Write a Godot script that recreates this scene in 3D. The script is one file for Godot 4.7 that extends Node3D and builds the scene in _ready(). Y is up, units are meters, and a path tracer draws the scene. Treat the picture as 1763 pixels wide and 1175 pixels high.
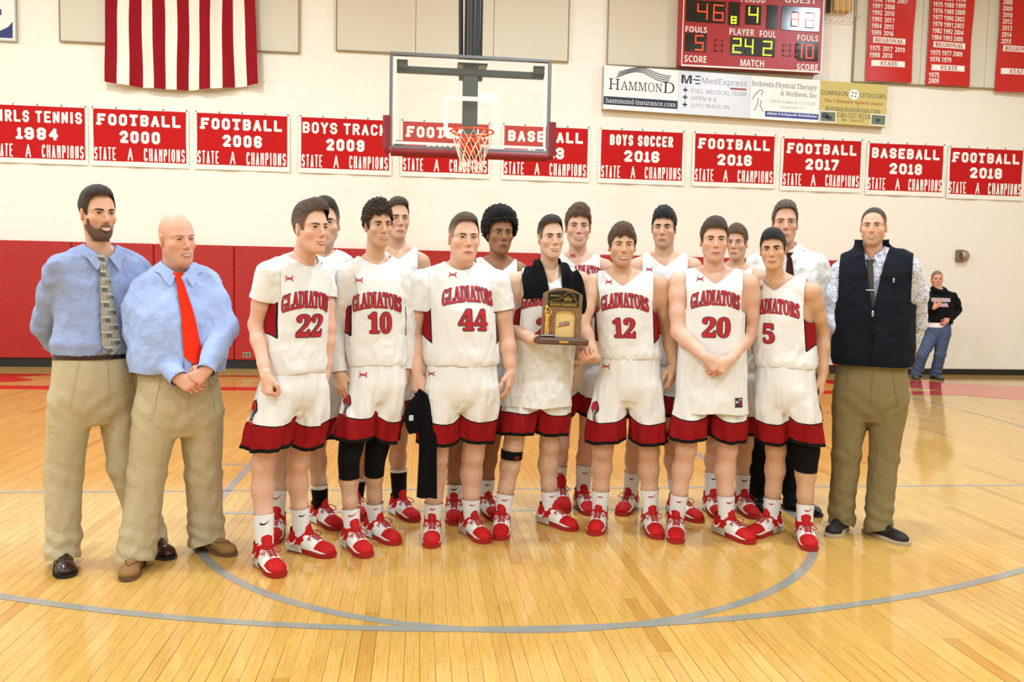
extends Node3D
# The end of a high school gym: a team and its coaches stand on the court under the basket.

const LAMP_GLOW := 6.0
const LAMP_POWER := 23.0
const FLOOR_ROUGH := 0.1
const LED := 1.6
const PAD_LABELS := ["red wall pad, leftmost of the row", "red wall pad, second from the left end", "red wall pad, third from the left end", "red wall pad at the left picture edge", "red wall pad behind the coach in a grey tie", "red wall pad behind the bald coach", "red wall pad behind the slim boy wearing twenty-two", "red wall pad behind the curly-haired boy with long sleeves", "red wall pad behind the stocky crew-cut boy", "red wall pad behind the boy with the afro", "red wall pad behind the trophy and towel", "red wall pad behind the wet-fringed boy", "red wall pad behind the broad boy with clasped hands", "red wall pad behind the coach in a plain white shirt", "rightmost red wall pad, behind the coach in a navy vest"]

var tex_fold: NoiseTexture2D
var cam: Camera3D

func _ready() -> void:
	cam = Camera3D.new()
	cam.name = "camera"
	cam.position = Vector3(-0.55, 1.4092, 9.2334)
	cam.basis = Basis(Vector3.UP, -0.1113) * Basis(Vector3.RIGHT, -0.069) * Basis(Vector3.BACK, 0.0204)
	cam.fov = 44.479
	cam.near = 0.05
	cam.far = 100.0
	add_child(cam)
	cam.current = true
	var env := Environment.new()
	env.background_mode = Environment.BG_COLOR
	env.background_color = Color(0.0, 0.0, 0.0)
	env.tonemap_mode = Environment.TONE_MAPPER_LINEAR
	env.tonemap_exposure = 1.0
	env.sdfgi_enabled = true
	env.ssao_enabled = true
	env.ssil_enabled = true
	var we := WorldEnvironment.new()
	we.name = "environment"
	we.environment = env
	add_child(we)
	tex_fold = noise_tex(0.02, 3, 256, false, 4)
	lights()
	shell()
	court()
	pads()
	panels()
	banners()
	flag()
	scoreboard()
	small_fittings()
	basket()
	people()
	held_things()


# ---------------------------------------------------------------- mesh container
class M:
	var v := PackedVector3Array()
	var n := PackedVector3Array()
	var c := PackedColorArray()
	var u := PackedVector2Array()
	var i := PackedInt32Array()

	func p(a: Vector3, nn := Vector3.UP, col := Color.WHITE, uv := Vector2.ZERO) -> int:
		v.append(a); n.append(nn); c.append(col); u.append(uv)
		return v.size() - 1

	func tri(a: int, b: int, d: int) -> void:
		var k := (v[b] - v[a]).cross(v[d] - v[a])
		if k.dot(n[a] + n[b] + n[d]) > 0.0:
			i.append(a); i.append(d); i.append(b)
		else:
			i.append(a); i.append(b); i.append(d)

	func quad(a: int, b: int, d: int, e: int) -> void:
		tri(a, b, d); tri(a, d, e)

	func flat(pts: Array, nn: Vector3, col := Color.WHITE) -> void:
		var k := []
		for q in pts:
			k.append(p(q, nn, col))
		for j in range(1, k.size() - 1):
			tri(k[0], k[j], k[j + 1])

	func box(lo: Vector3, hi: Vector3, col := Color.WHITE) -> void:
		for ax in 3:
			for sd in 2:
				var nn := Vector3.ZERO
				nn[ax] = 1.0 if sd else -1.0
				var a1 := (ax + 1) % 3
				var a2 := (ax + 2) % 3
				var q := []
				for k in [[0, 0], [1, 0], [1, 1], [0, 1]]:
					var w := Vector3.ZERO
					w[ax] = hi[ax] if sd else lo[ax]
					w[a1] = hi[a1] if k[0] else lo[a1]
					w[a2] = hi[a2] if k[1] else lo[a2]
					q.append(w)
				flat(q, nn, col)

	# a box whose edges are cut by b
	func bevel(lo: Vector3, hi: Vector3, b: float, col := Color.WHITE) -> void:
		for ax in 3:
			var a1 := (ax + 1) % 3
			var a2 := (ax + 2) % 3
			for sd in 2:
				var nn := Vector3.ZERO
				nn[ax] = 1.0 if sd else -1.0
				var q := []
				for k in [[0, 0], [1, 0], [1, 1], [0, 1]]:
					var w := Vector3.ZERO
					w[ax] = hi[ax] if sd else lo[ax]
					w[a1] = hi[a1] - b if k[0] else lo[a1] + b
					w[a2] = hi[a2] - b if k[1] else lo[a2] + b
					q.append(w)
				flat(q, nn, col)
			for s1 in 2:
				for s2 in 2:
					var nn := Vector3.ZERO
					nn[a1] = 0.7071 if s1 else -0.7071
					nn[a2] = 0.7071 if s2 else -0.7071
					var q := []
					for k in [[0, 0], [0, 1], [1, 1], [1, 0]]:
						var w := Vector3.ZERO
						w[ax] = hi[ax] - b if k[0] else lo[ax] + b
						w[a1] = (hi[a1] if s1 else lo[a1]) - (b * (1 if s1 else -1) if k[1] else 0.0)
						w[a2] = (hi[a2] if s2 else lo[a2]) - (0.0 if k[1] else b * (1 if s2 else -1))
						q.append(w)
					flat(q, nn, col)

	func tube(pts: PackedVector3Array, rad: Array, seg := 8, col := Color.WHITE, caps := true, flatten := 1.0, up := Vector3.ZERO) -> void:
		var m := pts.size()
		var prev := -1
		var nx := Vector3.ZERO
		for j in m:
			var t := (pts[mini(j + 1, m - 1)] - pts[maxi(j - 1, 0)]).normalized()
			if j == 0 or up != Vector3.ZERO:
				var w := up if up != Vector3.ZERO else (Vector3.UP if absf(t.y) < 0.8 else Vector3.RIGHT)
				nx = (w - t * w.dot(t)).normalized()
			else:
				nx = (nx - t * nx.dot(t)).normalized()
			var ny := t.cross(nx)
			var r: float = rad[mini(j, rad.size() - 1)]
			var first := v.size()
			for k in seg:
				var a := TAU * k / seg
				var nn := (nx * cos(a) + ny * sin(a) / flatten).normalized()
				p(pts[j] + nx * cos(a) * r + ny * sin(a) * r * flatten, nn, col, Vector2(float(k) / seg, float(j) / m))
			if prev >= 0:
				for k in seg:
					quad(prev + k, prev + (k + 1) % seg, first + (k + 1) % seg, first + k)
			prev = first
			if caps and (j == 0 or j == m - 1):
				var q := p(pts[j], -t if j == 0 else t, col)
				for k in seg:
					tri(q, first + k, first + (k + 1) % seg)

	# profile of (radius, height) turned round the y axis
	func lathe(prof: Array, seg := 24, at := Vector3.ZERO, col := Color.WHITE) -> void:
		var prev := -1
		for j in prof.size():
			var a: Vector2 = prof[maxi(j - 1, 0)]
			var b: Vector2 = prof[mini(j + 1, prof.size() - 1)]
			var t := (b - a).normalized()
			var first := v.size()
			for k in seg + 1:
				var an := TAU * k / seg
				p(at + Vector3(prof[j].x * cos(an), prof[j].y, prof[j].x * sin(an)), Vector3(t.y * cos(an), -t.x, t.y * sin(an)), col, Vector2(float(k) / seg, float(j) / prof.size()))
			if prev >= 0:
				for k in seg:
					quad(prev + k, prev + k + 1, first + k + 1, first + k)
			prev = first

	func add(m: M, t := Transform3D()) -> void:
		var f := v.size()
		var turned := t.basis.determinant() < 0.0
		v.append_array(t * m.v)
		n.append_array(Transform3D(t.basis.orthonormalized(), Vector3.ZERO) * m.n)
		c.append_array(m.c)
		u.append_array(m.u)
		for j in range(0, m.i.size(), 3):
			i.append(m.i[j] + f)
			i.append(m.i[j + (2 if turned else 1)] + f)
			i.append(m.i[j + (1 if turned else 2)] + f)

	func tint(col: Color) -> M:
		c.resize(v.size())
		c.fill(col)
		return self

	# keeps what lies where g < 0, cutting triangles exactly
	func clip(g: PackedFloat32Array) -> M:
		var out := M.new()
		var map := PackedInt32Array()
		map.resize(v.size())
		map.fill(-1)
		var cut := {}
		var hc := c.size() == v.size()
		var hu := u.size() == v.size()
		for j in range(0, i.size(), 3):
			var ids := [i[j], i[j + 1], i[j + 2]]
			var inside := int(g[ids[0]] < 0.0) + int(g[ids[1]] < 0.0) + int(g[ids[2]] < 0.0)
			if inside == 0:
				continue
			var poly := []
			for k in 3:
				var a: int = ids[k]
				var b: int = ids[(k + 1) % 3]
				if g[a] < 0.0:
					if map[a] < 0:
						map[a] = out.v.size()
						out.v.append(v[a]); out.n.append(n[a])
						if hc: out.c.append(c[a])
						if hu: out.u.append(u[a])
					poly.append(map[a])
				if (g[a] < 0.0) != (g[b] < 0.0):
					var lo := mini(a, b)
					var hi := maxi(a, b)
					var key := lo * 4194304 + hi
					if not cut.has(key):
						var t: float = g[lo] / (g[lo] - g[hi])
						cut[key] = out.v.size()
						out.v.append(v[lo].lerp(v[hi], t)); out.n.append(n[lo].lerp(n[hi], t).normalized())
						if hc: out.c.append(c[lo].lerp(c[hi], t))
						if hu: out.u.append(u[lo].lerp(u[hi], t))
					poly.append(cut[key])
			for k in range(1, poly.size() - 1):
				out.i.append(poly[0]); out.i.append(poly[k]); out.i.append(poly[k + 1])
		return out

	func neg(g: PackedFloat32Array) -> M:
		var h := g.duplicate()
		for j in h.size():
			h[j] = -h[j]
		return clip(h)

	func copy() -> M:
		var out := M.new()
		out.v = v.duplicate(); out.n = n.duplicate(); out.c = c.duplicate(); out.u = u.duplicate(); out.i = i.duplicate()
		return out

	# splits edges longer than e once
	func finer(e: float) -> M:
		var out := copy()
		out.i = PackedInt32Array()
		var mid := {}
		for j in range(0, i.size(), 3):
			var a := i[j]
			var b := i[j + 1]
			var d := i[j + 2]
			if v[a].distance_to(v[b]) < e and v[b].distance_to(v[d]) < e and v[d].distance_to(v[a]) < e:
				out.i.append(a); out.i.append(b); out.i.append(d)
				continue
			var w := []
			for q in [[a, b], [b, d], [d, a]]:
				var key: int = mini(q[0], q[1]) * 4194304 + maxi(q[0], q[1])
				if not mid.has(key):
					mid[key] = out.p((v[q[0]] + v[q[1]]) * 0.5, n[q[0]], c[q[0]])
				w.append(mid[key])
			for q in [[a, w[0], w[2]], [w[0], b, w[1]], [w[2], w[1], d], [w[0], w[1], w[2]]]:
				for k in q:
					out.i.append(k)
		return out

	func mesh() -> ArrayMesh:
		var ar := []
		ar.resize(Mesh.ARRAY_MAX)
		ar[Mesh.ARRAY_VERTEX] = v
		ar[Mesh.ARRAY_NORMAL] = n
		if c.size() == v.size(): ar[Mesh.ARRAY_COLOR] = c
		if u.size() == v.size(): ar[Mesh.ARRAY_TEX_UV] = u
		ar[Mesh.ARRAY_INDEX] = i
		var am := ArrayMesh.new()
		if i.size():
			am.add_surface_from_arrays(Mesh.PRIMITIVE_TRIANGLES, ar)
		return am


# ---------------------------------------------------------------- distance field on a grid, meshed as surface nets
class Field:
	var o := Vector3.ZERO
	var s := 0.01
	var nx := 0
	var ny := 0
	var nz := 0
	var d := PackedFloat32Array()

	func _init(lo: Vector3, hi: Vector3, cell: float) -> void:
		o = lo
		s = cell
		nx = int(ceil((hi.x - lo.x) / cell)) + 1
		ny = int(ceil((hi.y - lo.y) / cell)) + 1
		nz = int(ceil((hi.z - lo.z) / cell)) + 1
		d.resize(nx * ny * nz)
		d.fill(9.0)

	func lo_i(q: Vector3) -> Vector3i:
		var w := ((q - o) / s).floor()
		return Vector3i(clampi(int(w.x), 0, nx - 1), clampi(int(w.y), 0, ny - 1), clampi(int(w.z), 0, nz - 1))

	func hi_i(q: Vector3) -> Vector3i:
		var w := ((q - o) / s).ceil()
		return Vector3i(clampi(int(w.x), 0, nx - 1), clampi(int(w.y), 0, ny - 1), clampi(int(w.z), 0, nz - 1))

	# tapered capsule; squashed to the share q along the axis ax
	func cap(a: Vector3, b: Vector3, ra: float, rb: float, k := 0.02, ax := Vector3.ZERO, q := 1.0) -> void:
		var e := Vector3.ONE * (maxf(ra, rb) + k + 3.0 * s)
		var lo := lo_i(a.min(b) - e)
		var hi := hi_i(a.max(b) + e)
		var ab := b - a
		var l2 := 1.0 / maxf(ab.length_squared(), 1e-9)
		var sq := ax != Vector3.ZERO
		var add := 1.0 / q - 1.0
		var k4 := 0.25 / k
		for z in range(lo.z, hi.z + 1):
			for y in range(lo.y, hi.y + 1):
				var id := (z * ny + y) * nx + lo.x
				var w := o + Vector3(lo.x, y, z) * s - a
				for x in range(lo.x, hi.x + 1):
					var t := clampf(w.dot(ab) * l2, 0.0, 1.0)
					var r := w - ab * t
					if sq:
						r += ax * (r.dot(ax) * add)
					var dd := r.length() - (ra + (rb - ra) * t)
					var cur := d[id]
					var m := minf(cur, dd)
					var h := k - absf(cur - dd)
					if h > 0.0:
						m -= h * h * k4
					d[id] = m
					id += 1
					w.x += s

	# ellipsoid of half axes r, turned by bs; sub carves it out
	func ell(ct: Vector3, r: Vector3, k := 0.01, bs := Basis(), sub := false) -> void:
		var e := Vector3.ONE * (maxf(r.x, maxf(r.y, r.z)) + k + 3.0 * s)
		var lo := lo_i(ct - e)
		var hi := hi_i(ct + e)
		var inv := bs.transposed()
		var ir := Vector3.ONE / r
		var mr := minf(r.x, minf(r.y, r.z))
		var k4 := 0.25 / k
		for z in range(lo.z, hi.z + 1):
			for y in range(lo.y, hi.y + 1):
				var id := (z * ny + y) * nx + lo.x
				for x in range(lo.x, hi.x + 1):
					var w := inv * (o + Vector3(x, y, z) * s - ct) * ir
					var l := w.length()
					var dd := -mr
					if l > 1e-4:
						dd = (l - 1.0) * l / (w * ir).length()
					var cur := d[id]
					var m: float
					var h: float
					if sub:
						m = maxf(cur, -dd)
						h = k - absf(cur + dd)
						if h > 0.0:
							m += h * h * k4
					else:
						m = minf(cur, dd)
						h = k - absf(cur - dd)
						if h > 0.0:
							m -= h * h * k4
					d[id] = m
					id += 1

	# stacked ellipses: rows of [y, half width, half depth, centre x, centre z], turned by the yaw t
	func stack(rows: Array, t: float, off := 0.0, k := 0.03, power := 2.0) -> void:
		var ct := cos(t)
		var st := sin(t)
		var wm := 0.0
		var c0 := Vector3(1e3, 0, 1e3)
		var c1 := Vector3(-1e3, 0, -1e3)
		for r in rows:
			wm = maxf(wm, maxf(r[1], r[2]))
			c0 = c0.min(Vector3(r[3], 0, r[4]))
			c1 = c1.max(Vector3(r[3], 0, r[4]))
		wm += k + 3.0 * s + maxf(off, 0.0)
		var y0: float = rows[0][0]
		var y1: float = rows[-1][0]
		var lo := lo_i(Vector3(c0.x - wm, y0 - k - 3.0 * s, c0.z - wm))
		var hi := hi_i(Vector3(c1.x + wm, y1 + k + 3.0 * s, c1.z + wm))
		var k4 := 0.25 / k
		var seg := 0
		for y in range(lo.y, hi.y + 1):
			var py := o.y + y * s
			while seg < rows.size() - 2 and py > rows[seg + 1][0]:
				seg += 1
			var A: Array = rows[seg]
			var B: Array = rows[seg + 1]
			var f := clampf((py - A[0]) / (B[0] - A[0]), 0.0, 1.0)
			var P: Array = rows[maxi(seg - 1, 0)]
			var Q: Array = rows[mini(seg + 2, rows.size() - 1)]
			var w: float = maxf(cubic_interpolate(A[1], B[1], P[1], Q[1], f) , 0.01)
			var dp: float = maxf(cubic_interpolate(A[2], B[2], P[2], Q[2], f), 0.01)
			var cx: float = lerpf(A[3], B[3], f)
			var cz: float = lerpf(A[4], B[4], f)
			var ey := maxf(py - y1, y0 - py)
			var iw := 1.0 / w
			var idp := 1.0 / dp
			for z in range(lo.z, hi.z + 1):
				var id := (z * ny + y) * nx + lo.x
				var rz := o.z + z * s - cz
				for x in range(lo.x, hi.x + 1):
					var rx := o.x + x * s - cx
					var a := (rx * ct - rz * st) * iw
					var b := (rx * st + rz * ct) * idp
					var l: float
					if power == 2.0:
						l = sqrt(a * a + b * b)
					else:
						l = pow(pow(absf(a), power) + pow(absf(b), power), 1.0 / power)
					var gx := a * iw
					var gz := b * idp
					var gr := sqrt(gx * gx + gz * gz)
					var dd := -minf(w, dp)
					if gr > 1e-4:
						dd = (l - 1.0) * l / gr
					dd = maxf(dd - off, ey)
					var cur := d[id]
					var m := minf(cur, dd)
					var h := k - absf(cur - dd)
					if h > 0.0:
						m -= h * h * k4
					d[id] = m
					id += 1

	func at(q: Vector3) -> float:
		var w := (q - o) / s
		var x := clampi(int(w.x), 0, nx - 2)
		var y := clampi(int(w.y), 0, ny - 2)
		var z := clampi(int(w.z), 0, nz - 2)
		var f := w - Vector3(x, y, z)
		var id := (z * ny + y) * nx + x
		var yx := nx
		var zx := nx * ny
		var a := lerpf(lerpf(d[id], d[id + 1], f.x), lerpf(d[id + yx], d[id + yx + 1], f.x), f.y)
		var b := lerpf(lerpf(d[id + zx], d[id + zx + 1], f.x), lerpf(d[id + zx + yx], d[id + zx + yx + 1], f.x), f.y)
		return lerpf(a, b, f.z)

	# first hit of a ray with the surface
	func hit(from: Vector3, dir: Vector3, reach: float) -> Vector3:
		var t := 0.0
		var last := 0.0
		var step := s * 0.6
		while t < reach:
			var v := at(from + dir * t)
			if v < 0.0:
				var a := last
				var b := t
				for j in 8:
					var m := (a + b) * 0.5
					if at(from + dir * m) < 0.0:
						b = m
					else:
						a = m
				return from + dir * b
			last = t
			t += step if v > 1.0 else maxf(minf(v * 0.6, 0.05), step)
		return from + dir * reach

	func surface() -> M:
		var out := M.new()
		var vi := PackedInt32Array()
		vi.resize(d.size())
		vi.fill(-1)
		var lim := s * 4.0
		var sx := nx * ny
		var q := PackedFloat32Array()
		q.resize(8)
		for z in nz - 1:
			for y in ny - 1:
				var id := (z * ny + y) * nx - 1
				for x in nx - 1:
					id += 1
					var d0 := d[id]
					if absf(d0) > lim:
						continue
					q[0] = d0
					q[1] = d[id + 1]
					q[2] = d[id + nx]
					q[3] = d[id + nx + 1]
					q[4] = d[id + sx]
					q[5] = d[id + sx + 1]
					q[6] = d[id + sx + nx]
					q[7] = d[id + sx + nx + 1]
					var neg := int(q[0] < 0.0) + int(q[1] < 0.0) + int(q[2] < 0.0) + int(q[3] < 0.0) + int(q[4] < 0.0) + int(q[5] < 0.0) + int(q[6] < 0.0) + int(q[7] < 0.0)
					if neg == 0 or neg == 8:
						continue
					var sum := Vector3.ZERO
					var cnt := 0
					for k in 4:
						var b := k * 2
						if (q[b] < 0.0) != (q[b + 1] < 0.0):
							sum += Vector3(q[b] / (q[b] - q[b + 1]), k & 1, k >> 1); cnt += 1
						b = (k & 1) + (k >> 1) * 4
						if (q[b] < 0.0) != (q[b + 2] < 0.0):
							sum += Vector3(k & 1, q[b] / (q[b] - q[b + 2]), k >> 1); cnt += 1
						if (q[k] < 0.0) != (q[k + 4] < 0.0):
							sum += Vector3(k & 1, k >> 1, q[k] / (q[k] - q[k + 4])); cnt += 1
					vi[id] = out.v.size()
					out.v.append(o + (Vector3(x, y, z) + sum / cnt) * s)
					out.n.append(Vector3(q[1] + q[3] + q[5] + q[7] - q[0] - q[2] - q[4] - q[6], q[2] + q[3] + q[6] + q[7] - q[0] - q[1] - q[4] - q[5], q[4] + q[5] + q[6] + q[7] - q[0] - q[1] - q[2] - q[3]).normalized())
					var s0 := d0 < 0.0
					if s0 != (q[1] < 0.0) and y > 0 and z > 0:
						face(out, vi[id], vi[id - nx], vi[id - nx - sx], vi[id - sx], s0)
					if s0 != (q[2] < 0.0) and x > 0 and z > 0:
						face(out, vi[id], vi[id - sx], vi[id - sx - 1], vi[id - 1], s0)
					if s0 != (q[4] < 0.0) and x > 0 and y > 0:
						face(out, vi[id], vi[id - 1], vi[id - 1 - nx], vi[id - nx], s0)
		return out

	func face(out: M, a: int, b: int, e: int, f: int, s0: bool) -> void:
		if a < 0 or b < 0 or e < 0 or f < 0:
			return
		if s0:
			out.i.append_array(PackedInt32Array([a, f, e, a, e, b]))
		else:
			out.i.append_array(PackedInt32Array([a, b, e, a, e, f]))


static func cubic(a: float, b: float, pre: float, post: float, t: float) -> float:
	return cubic_interpolate(a, b, pre, post, t)


static func V(x: float, y: float, z: float) -> Vector3:
	return Vector3(x, y, z)


static func lin(r: float, g: float, b: float) -> Color:
	return Color(r, g, b).srgb_to_linear()


# ---------------------------------------------------------------- nodes
func obj(called: String, m: Variant, mat: Material, parent: Node = self) -> MeshInstance3D:
	var o := MeshInstance3D.new()
	o.name = numbered(called, parent)
	o.mesh = m.mesh() if m is M else m
	o.material_override = mat
	parent.add_child(o, true)
	return o


var taken := {}

func numbered(called: String, parent: Node) -> String:
	var key := "%d/%s" % [parent.get_instance_id(), called]
	var k: int = taken.get(key, 0)
	taken[key] = k + 1
	return called if k == 0 else "%s_%03d" % [called, k]


func thing(called: String, label: String, category: String, at := Vector3.ZERO, group := "") -> Node3D:
	var o := Node3D.new()
	o.name = numbered(called, self)
	add_child(o, true)
	o.position = at
	tag(o, label, category, group)
	return o


func tag(o: Node, label: String, category: String, group := "") -> void:
	o.set_meta("label", label)
	o.set_meta("category", category)
	if group:
		o.set_meta("group", group)


func struct(o: Node, label := "") -> Node:
	o.set_meta("kind", "structure")
	if label:
		o.set_meta("label", label)
	return o


func mat(col: Color, rough := 0.6, metal := 0.0) -> StandardMaterial3D:
	var m := StandardMaterial3D.new()
	m.albedo_color = col
	m.roughness = rough
	m.metallic = metal
	m.metallic_specular = 0.5
	return m


func noise_tex(fr: float, oct := 3, sz := 256, as_normal := false, sd := 1, ramp: Array = []) -> NoiseTexture2D:
	var f := FastNoiseLite.new()
	f.frequency = fr
	f.fractal_octaves = oct
	f.seed = sd
	var t := NoiseTexture2D.new()
	t.width = sz
	t.height = sz
	t.seamless = true
	t.noise = f
	t.as_normal_map = as_normal
	if ramp:
		var g := Gradient.new()
		g.colors = PackedColorArray(ramp)
		var offs := PackedFloat32Array()
		for k in ramp.size():
			offs.append(float(k) / (ramp.size() - 1))
		g.offsets = offs
		t.color_ramp = g
	return t


func cloth(col: Color, relief := 0.08, scale := 9.0, rough := 0.85) -> StandardMaterial3D:
	var m := mat(col, rough)
	m.uv1_triplanar = true
	m.uv1_scale = Vector3.ONE * scale
	m.heightmap_enabled = true
	m.heightmap_texture = tex_fold
	m.heightmap_scale = relief
	m.metallic_specular = 0.3
	return m

# ---------------------------------------------------------------- lettering
const GLYPH := {
	"A": "00-26-40;12-32", "B": "00-06-36-45-44-33-42-41-30-00;03-33", "C": "45-36-16-05-01-10-30-41", "D": "00-06-36-45-41-30-00", "E": "46-06-00-40;03-33", "F": "46-06-00;03-33",
	"G": "45-36-16-05-01-10-30-41-43-23", "H": "00-06;40-46;03-43", "I": "20-26", "K": "00-06;46-02;13-40", "L": "06-00-40", "M": "00-06-23-46-40", "N": "00-06-40-46", "O": "01-05-16-36-45-41-30-10-01",
	"P": "00-06-36-45-44-33-03", "R": "00-06-36-45-44-33-03;23-40", "S": "45-36-16-05-04-13-33-42-41-30-10-01", "T": "26-20;06-46", "U": "06-01-10-30-41-46", "Y": "06-23-46;23-20",
	"0": "01-05-16-36-45-41-30-10-01", "1": "15-26-20;10-30", "2": "05-16-36-45-44-00-40", "3": "05-16-36-45-44-33-13;33-42-41-30-10-01", "4": "30-36-02-42", "5": "46-06-03-33-42-41-30-10-01",
	"6": "45-36-16-05-01-10-30-41-42-33-03", "7": "06-46-10", "8": "13-04-05-16-36-45-44-33-42-41-30-10-01-02-13-33", "9": "01-10-30-41-45-36-16-05-04-13-43",
}

func seg(m: M, a: Vector2, b: Vector2, t: float, ea: float, eb: float) -> void:
	var w := (b - a).normalized()
	var nn := Vector2(-w.y, w.x) * t * 0.5
	a -= w * ea
	b += w * eb
	m.flat([Vector3(a.x + nn.x, a.y + nn.y, 0), Vector3(b.x + nn.x, b.y + nn.y, 0), Vector3(b.x - nn.x, b.y - nn.y, 0), Vector3(a.x - nn.x, a.y - nn.y, 0)], Vector3.BACK)

# block letters built of strokes, filling the box x0..x1, y0..y1
func block(m: M, text: String, x0: float, y0: float, x1: float, y1: float, t: float, serif := false, gap := 0.28) -> void:
	var units := 0.0
	for ch in text:
		units += 0.5 if ch in "I1" else 0.75 if ch == " " else 1.0
	units += gap * (text.length() - 1)
	var cw := (x1 - x0) / units
	var x := x0
	for ch in text:
		var adv := 0.5 if ch in "I1" else 0.75 if ch == " " else 1.0
		if GLYPH.has(ch):
			var ox := x + t * 0.5
			var sx := (cw * (1.0 if ch not in "I1" else 0.5) - t) / (4.0 if ch not in "I1" else 2.0)
			var sy := (y1 - y0 - t) / 6.0
			var off := 1.0 if ch in "I1" else 0.0
			for line in (GLYPH[ch] as String).split(";"):
				var pts := []
				for q in line.split("-"):
					pts.append(Vector2(ox + (float(q[0]) - off) * sx, y0 + t * 0.5 + float(q[1]) * sy))
				for k in pts.size() - 1:
					var closed: bool = pts[0] == pts[-1]
					seg(m, pts[k], pts[k + 1], t, t * (0.5 if k == 0 and not closed else 0.25), t * (0.5 if k == pts.size() - 2 and not closed else 0.25))
				if serif and ch in "FTPI1":
					for e in [pts[0], pts[-1]]:
						if absf(e.y - y0 - t * 0.5) < 1e-4:
							seg(m, e + Vector2(-t * 0.9, 0), e + Vector2(t * 0.9, 0), t * 0.8, 0, 0)
		x += (adv + gap) * cw


func font(kind: String, weight := 400, bold := 0.0) -> Font:
	var f := SystemFont.new()
	f.font_names = PackedStringArray([kind])
	f.font_weight = weight
	if bold == 0.0:
		return f
	var w := FontVariation.new()
	w.base_font = f
	w.variation_embolden = bold
	return w


# flat lettering as a mesh that fills a box w by h round the origin
func words(text: String, f: Font, w: float, h: float, italic := 0.0) -> M:
	var tm := TextMesh.new()
	tm.text = text
	tm.font = f
	tm.font_size = 32
	tm.depth = 0.0
	tm.pixel_size = 0.05
	tm.curve_step = 1.5
	var ar := tm.get_mesh_arrays()
	var v: PackedVector3Array = ar[Mesh.ARRAY_VERTEX]
	var nn: PackedVector3Array = ar[Mesh.ARRAY_NORMAL]
	var ix: PackedInt32Array = ar[Mesh.ARRAY_INDEX] if ar[Mesh.ARRAY_INDEX] != null else PackedInt32Array(range(v.size()))
	var lo := Vector3(1e9, 1e9, 0)
	var hi := -lo
	for q in v:
		lo = lo.min(q)
		hi = hi.max(q)
	var m := M.new()
	for q in v:
		var x := ((q.x - lo.x) / (hi.x - lo.x) - 0.5) * w
		var y := ((q.y - lo.y) / (hi.y - lo.y) - 0.5) * h
		m.p(Vector3(x + y * italic, y, 0), Vector3.BACK)
	for j in range(0, ix.size(), 3):
		if nn[ix[j]].z > 0.5 or nn[ix[j]].is_zero_approx():
			m.tri(ix[j], ix[j + 1], ix[j + 2])
	return m


func words_in(m: M, text: String, f: Font, x0: float, y0: float, x1: float, y1: float, z := 0.0, italic := 0.0) -> void:
	m.add(words(text, f, x1 - x0, y1 - y0, italic), Transform3D(Basis(), Vector3((x0 + x1) / 2, (y0 + y1) / 2, z)))


func rect(m: M, x0: float, y0: float, x1: float, y1: float, z := 0.0, col := Color.WHITE) -> void:
	m.flat([Vector3(x0, y0, z), Vector3(x1, y0, z), Vector3(x1, y1, z), Vector3(x0, y1, z)], Vector3.BACK, col)


func poly(m: M, pts: Array, z := 0.0) -> void:
	var q := PackedVector2Array(pts)
	var ix := Geometry2D.triangulate_polygon(q)
	var k := m.v.size()
	for w in q:
		m.p(Vector3(w.x, w.y, z), Vector3.BACK)
	for j in range(0, ix.size(), 3):
		m.tri(k + ix[j], k + ix[j + 1], k + ix[j + 2])

# ---------------------------------------------------------------- the hall
const ZW := -4.1      # face of the block wall
const X0 := -11.0
const X1 := 12.0
const ZF := 21.0
const HT := 7.6

func lights() -> void:
	var bell := mat(Color(0.5, 0.5, 0.5), 0.5, 0.6)
	var glow := mat(Color(1, 1, 1), 0.5)
	glow.emission_enabled = true
	glow.emission = Color(1.0, 0.97, 0.92)
	glow.emission_energy_multiplier = LAMP_GLOW
	var n := 0
	for z in [0.0, 5.1, 10.3, 15.4]:
		for x in [-10.2, -4.5, 1.45, 7.4]:
			var t := thing("ceiling_lamp", "grey high bay ceiling lamp, %s row from the block wall, %s column" % [["first", "second", "third", "fourth"][int(z / 5.0)], ["far left", "left", "middle", "right"][n % 4]], "lamp", V(x, 7.0, z), "high bay lamps under the ceiling")
			var b := M.new()
			b.lathe([Vector2(0.05, 0.6), Vector2(0.05, 0.42), Vector2(0.12, 0.4), Vector2(0.16, 0.3), Vector2(0.29, 0.02), Vector2(0.3, 0.0), Vector2(0.28, 0.02), Vector2(0.15, 0.28)], 24)
			obj("shade", b, bell, t)
			var g := M.new()
			g.lathe([Vector2(0.0, 0.03), Vector2(0.26, 0.03), Vector2(0.26, 0.05), Vector2(0.0, 0.05)], 24)
			obj("bulb", g, glow, t)
			var l := AreaLight3D.new()
			l.name = "lamp_light"
			l.area_size = Vector2(0.46, 0.46)
			l.light_color = Color(0.87, 0.945, 1.0)
			l.light_energy = LAMP_POWER
			l.area_range = 30.0
			l.area_attenuation = 2.0
			l.shadow_enabled = true
			t.add_child(l)
			l.position = V(0, -0.01, 0)
			l.rotation_degrees = V(-90, 0, 0)
			n += 1


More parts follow.
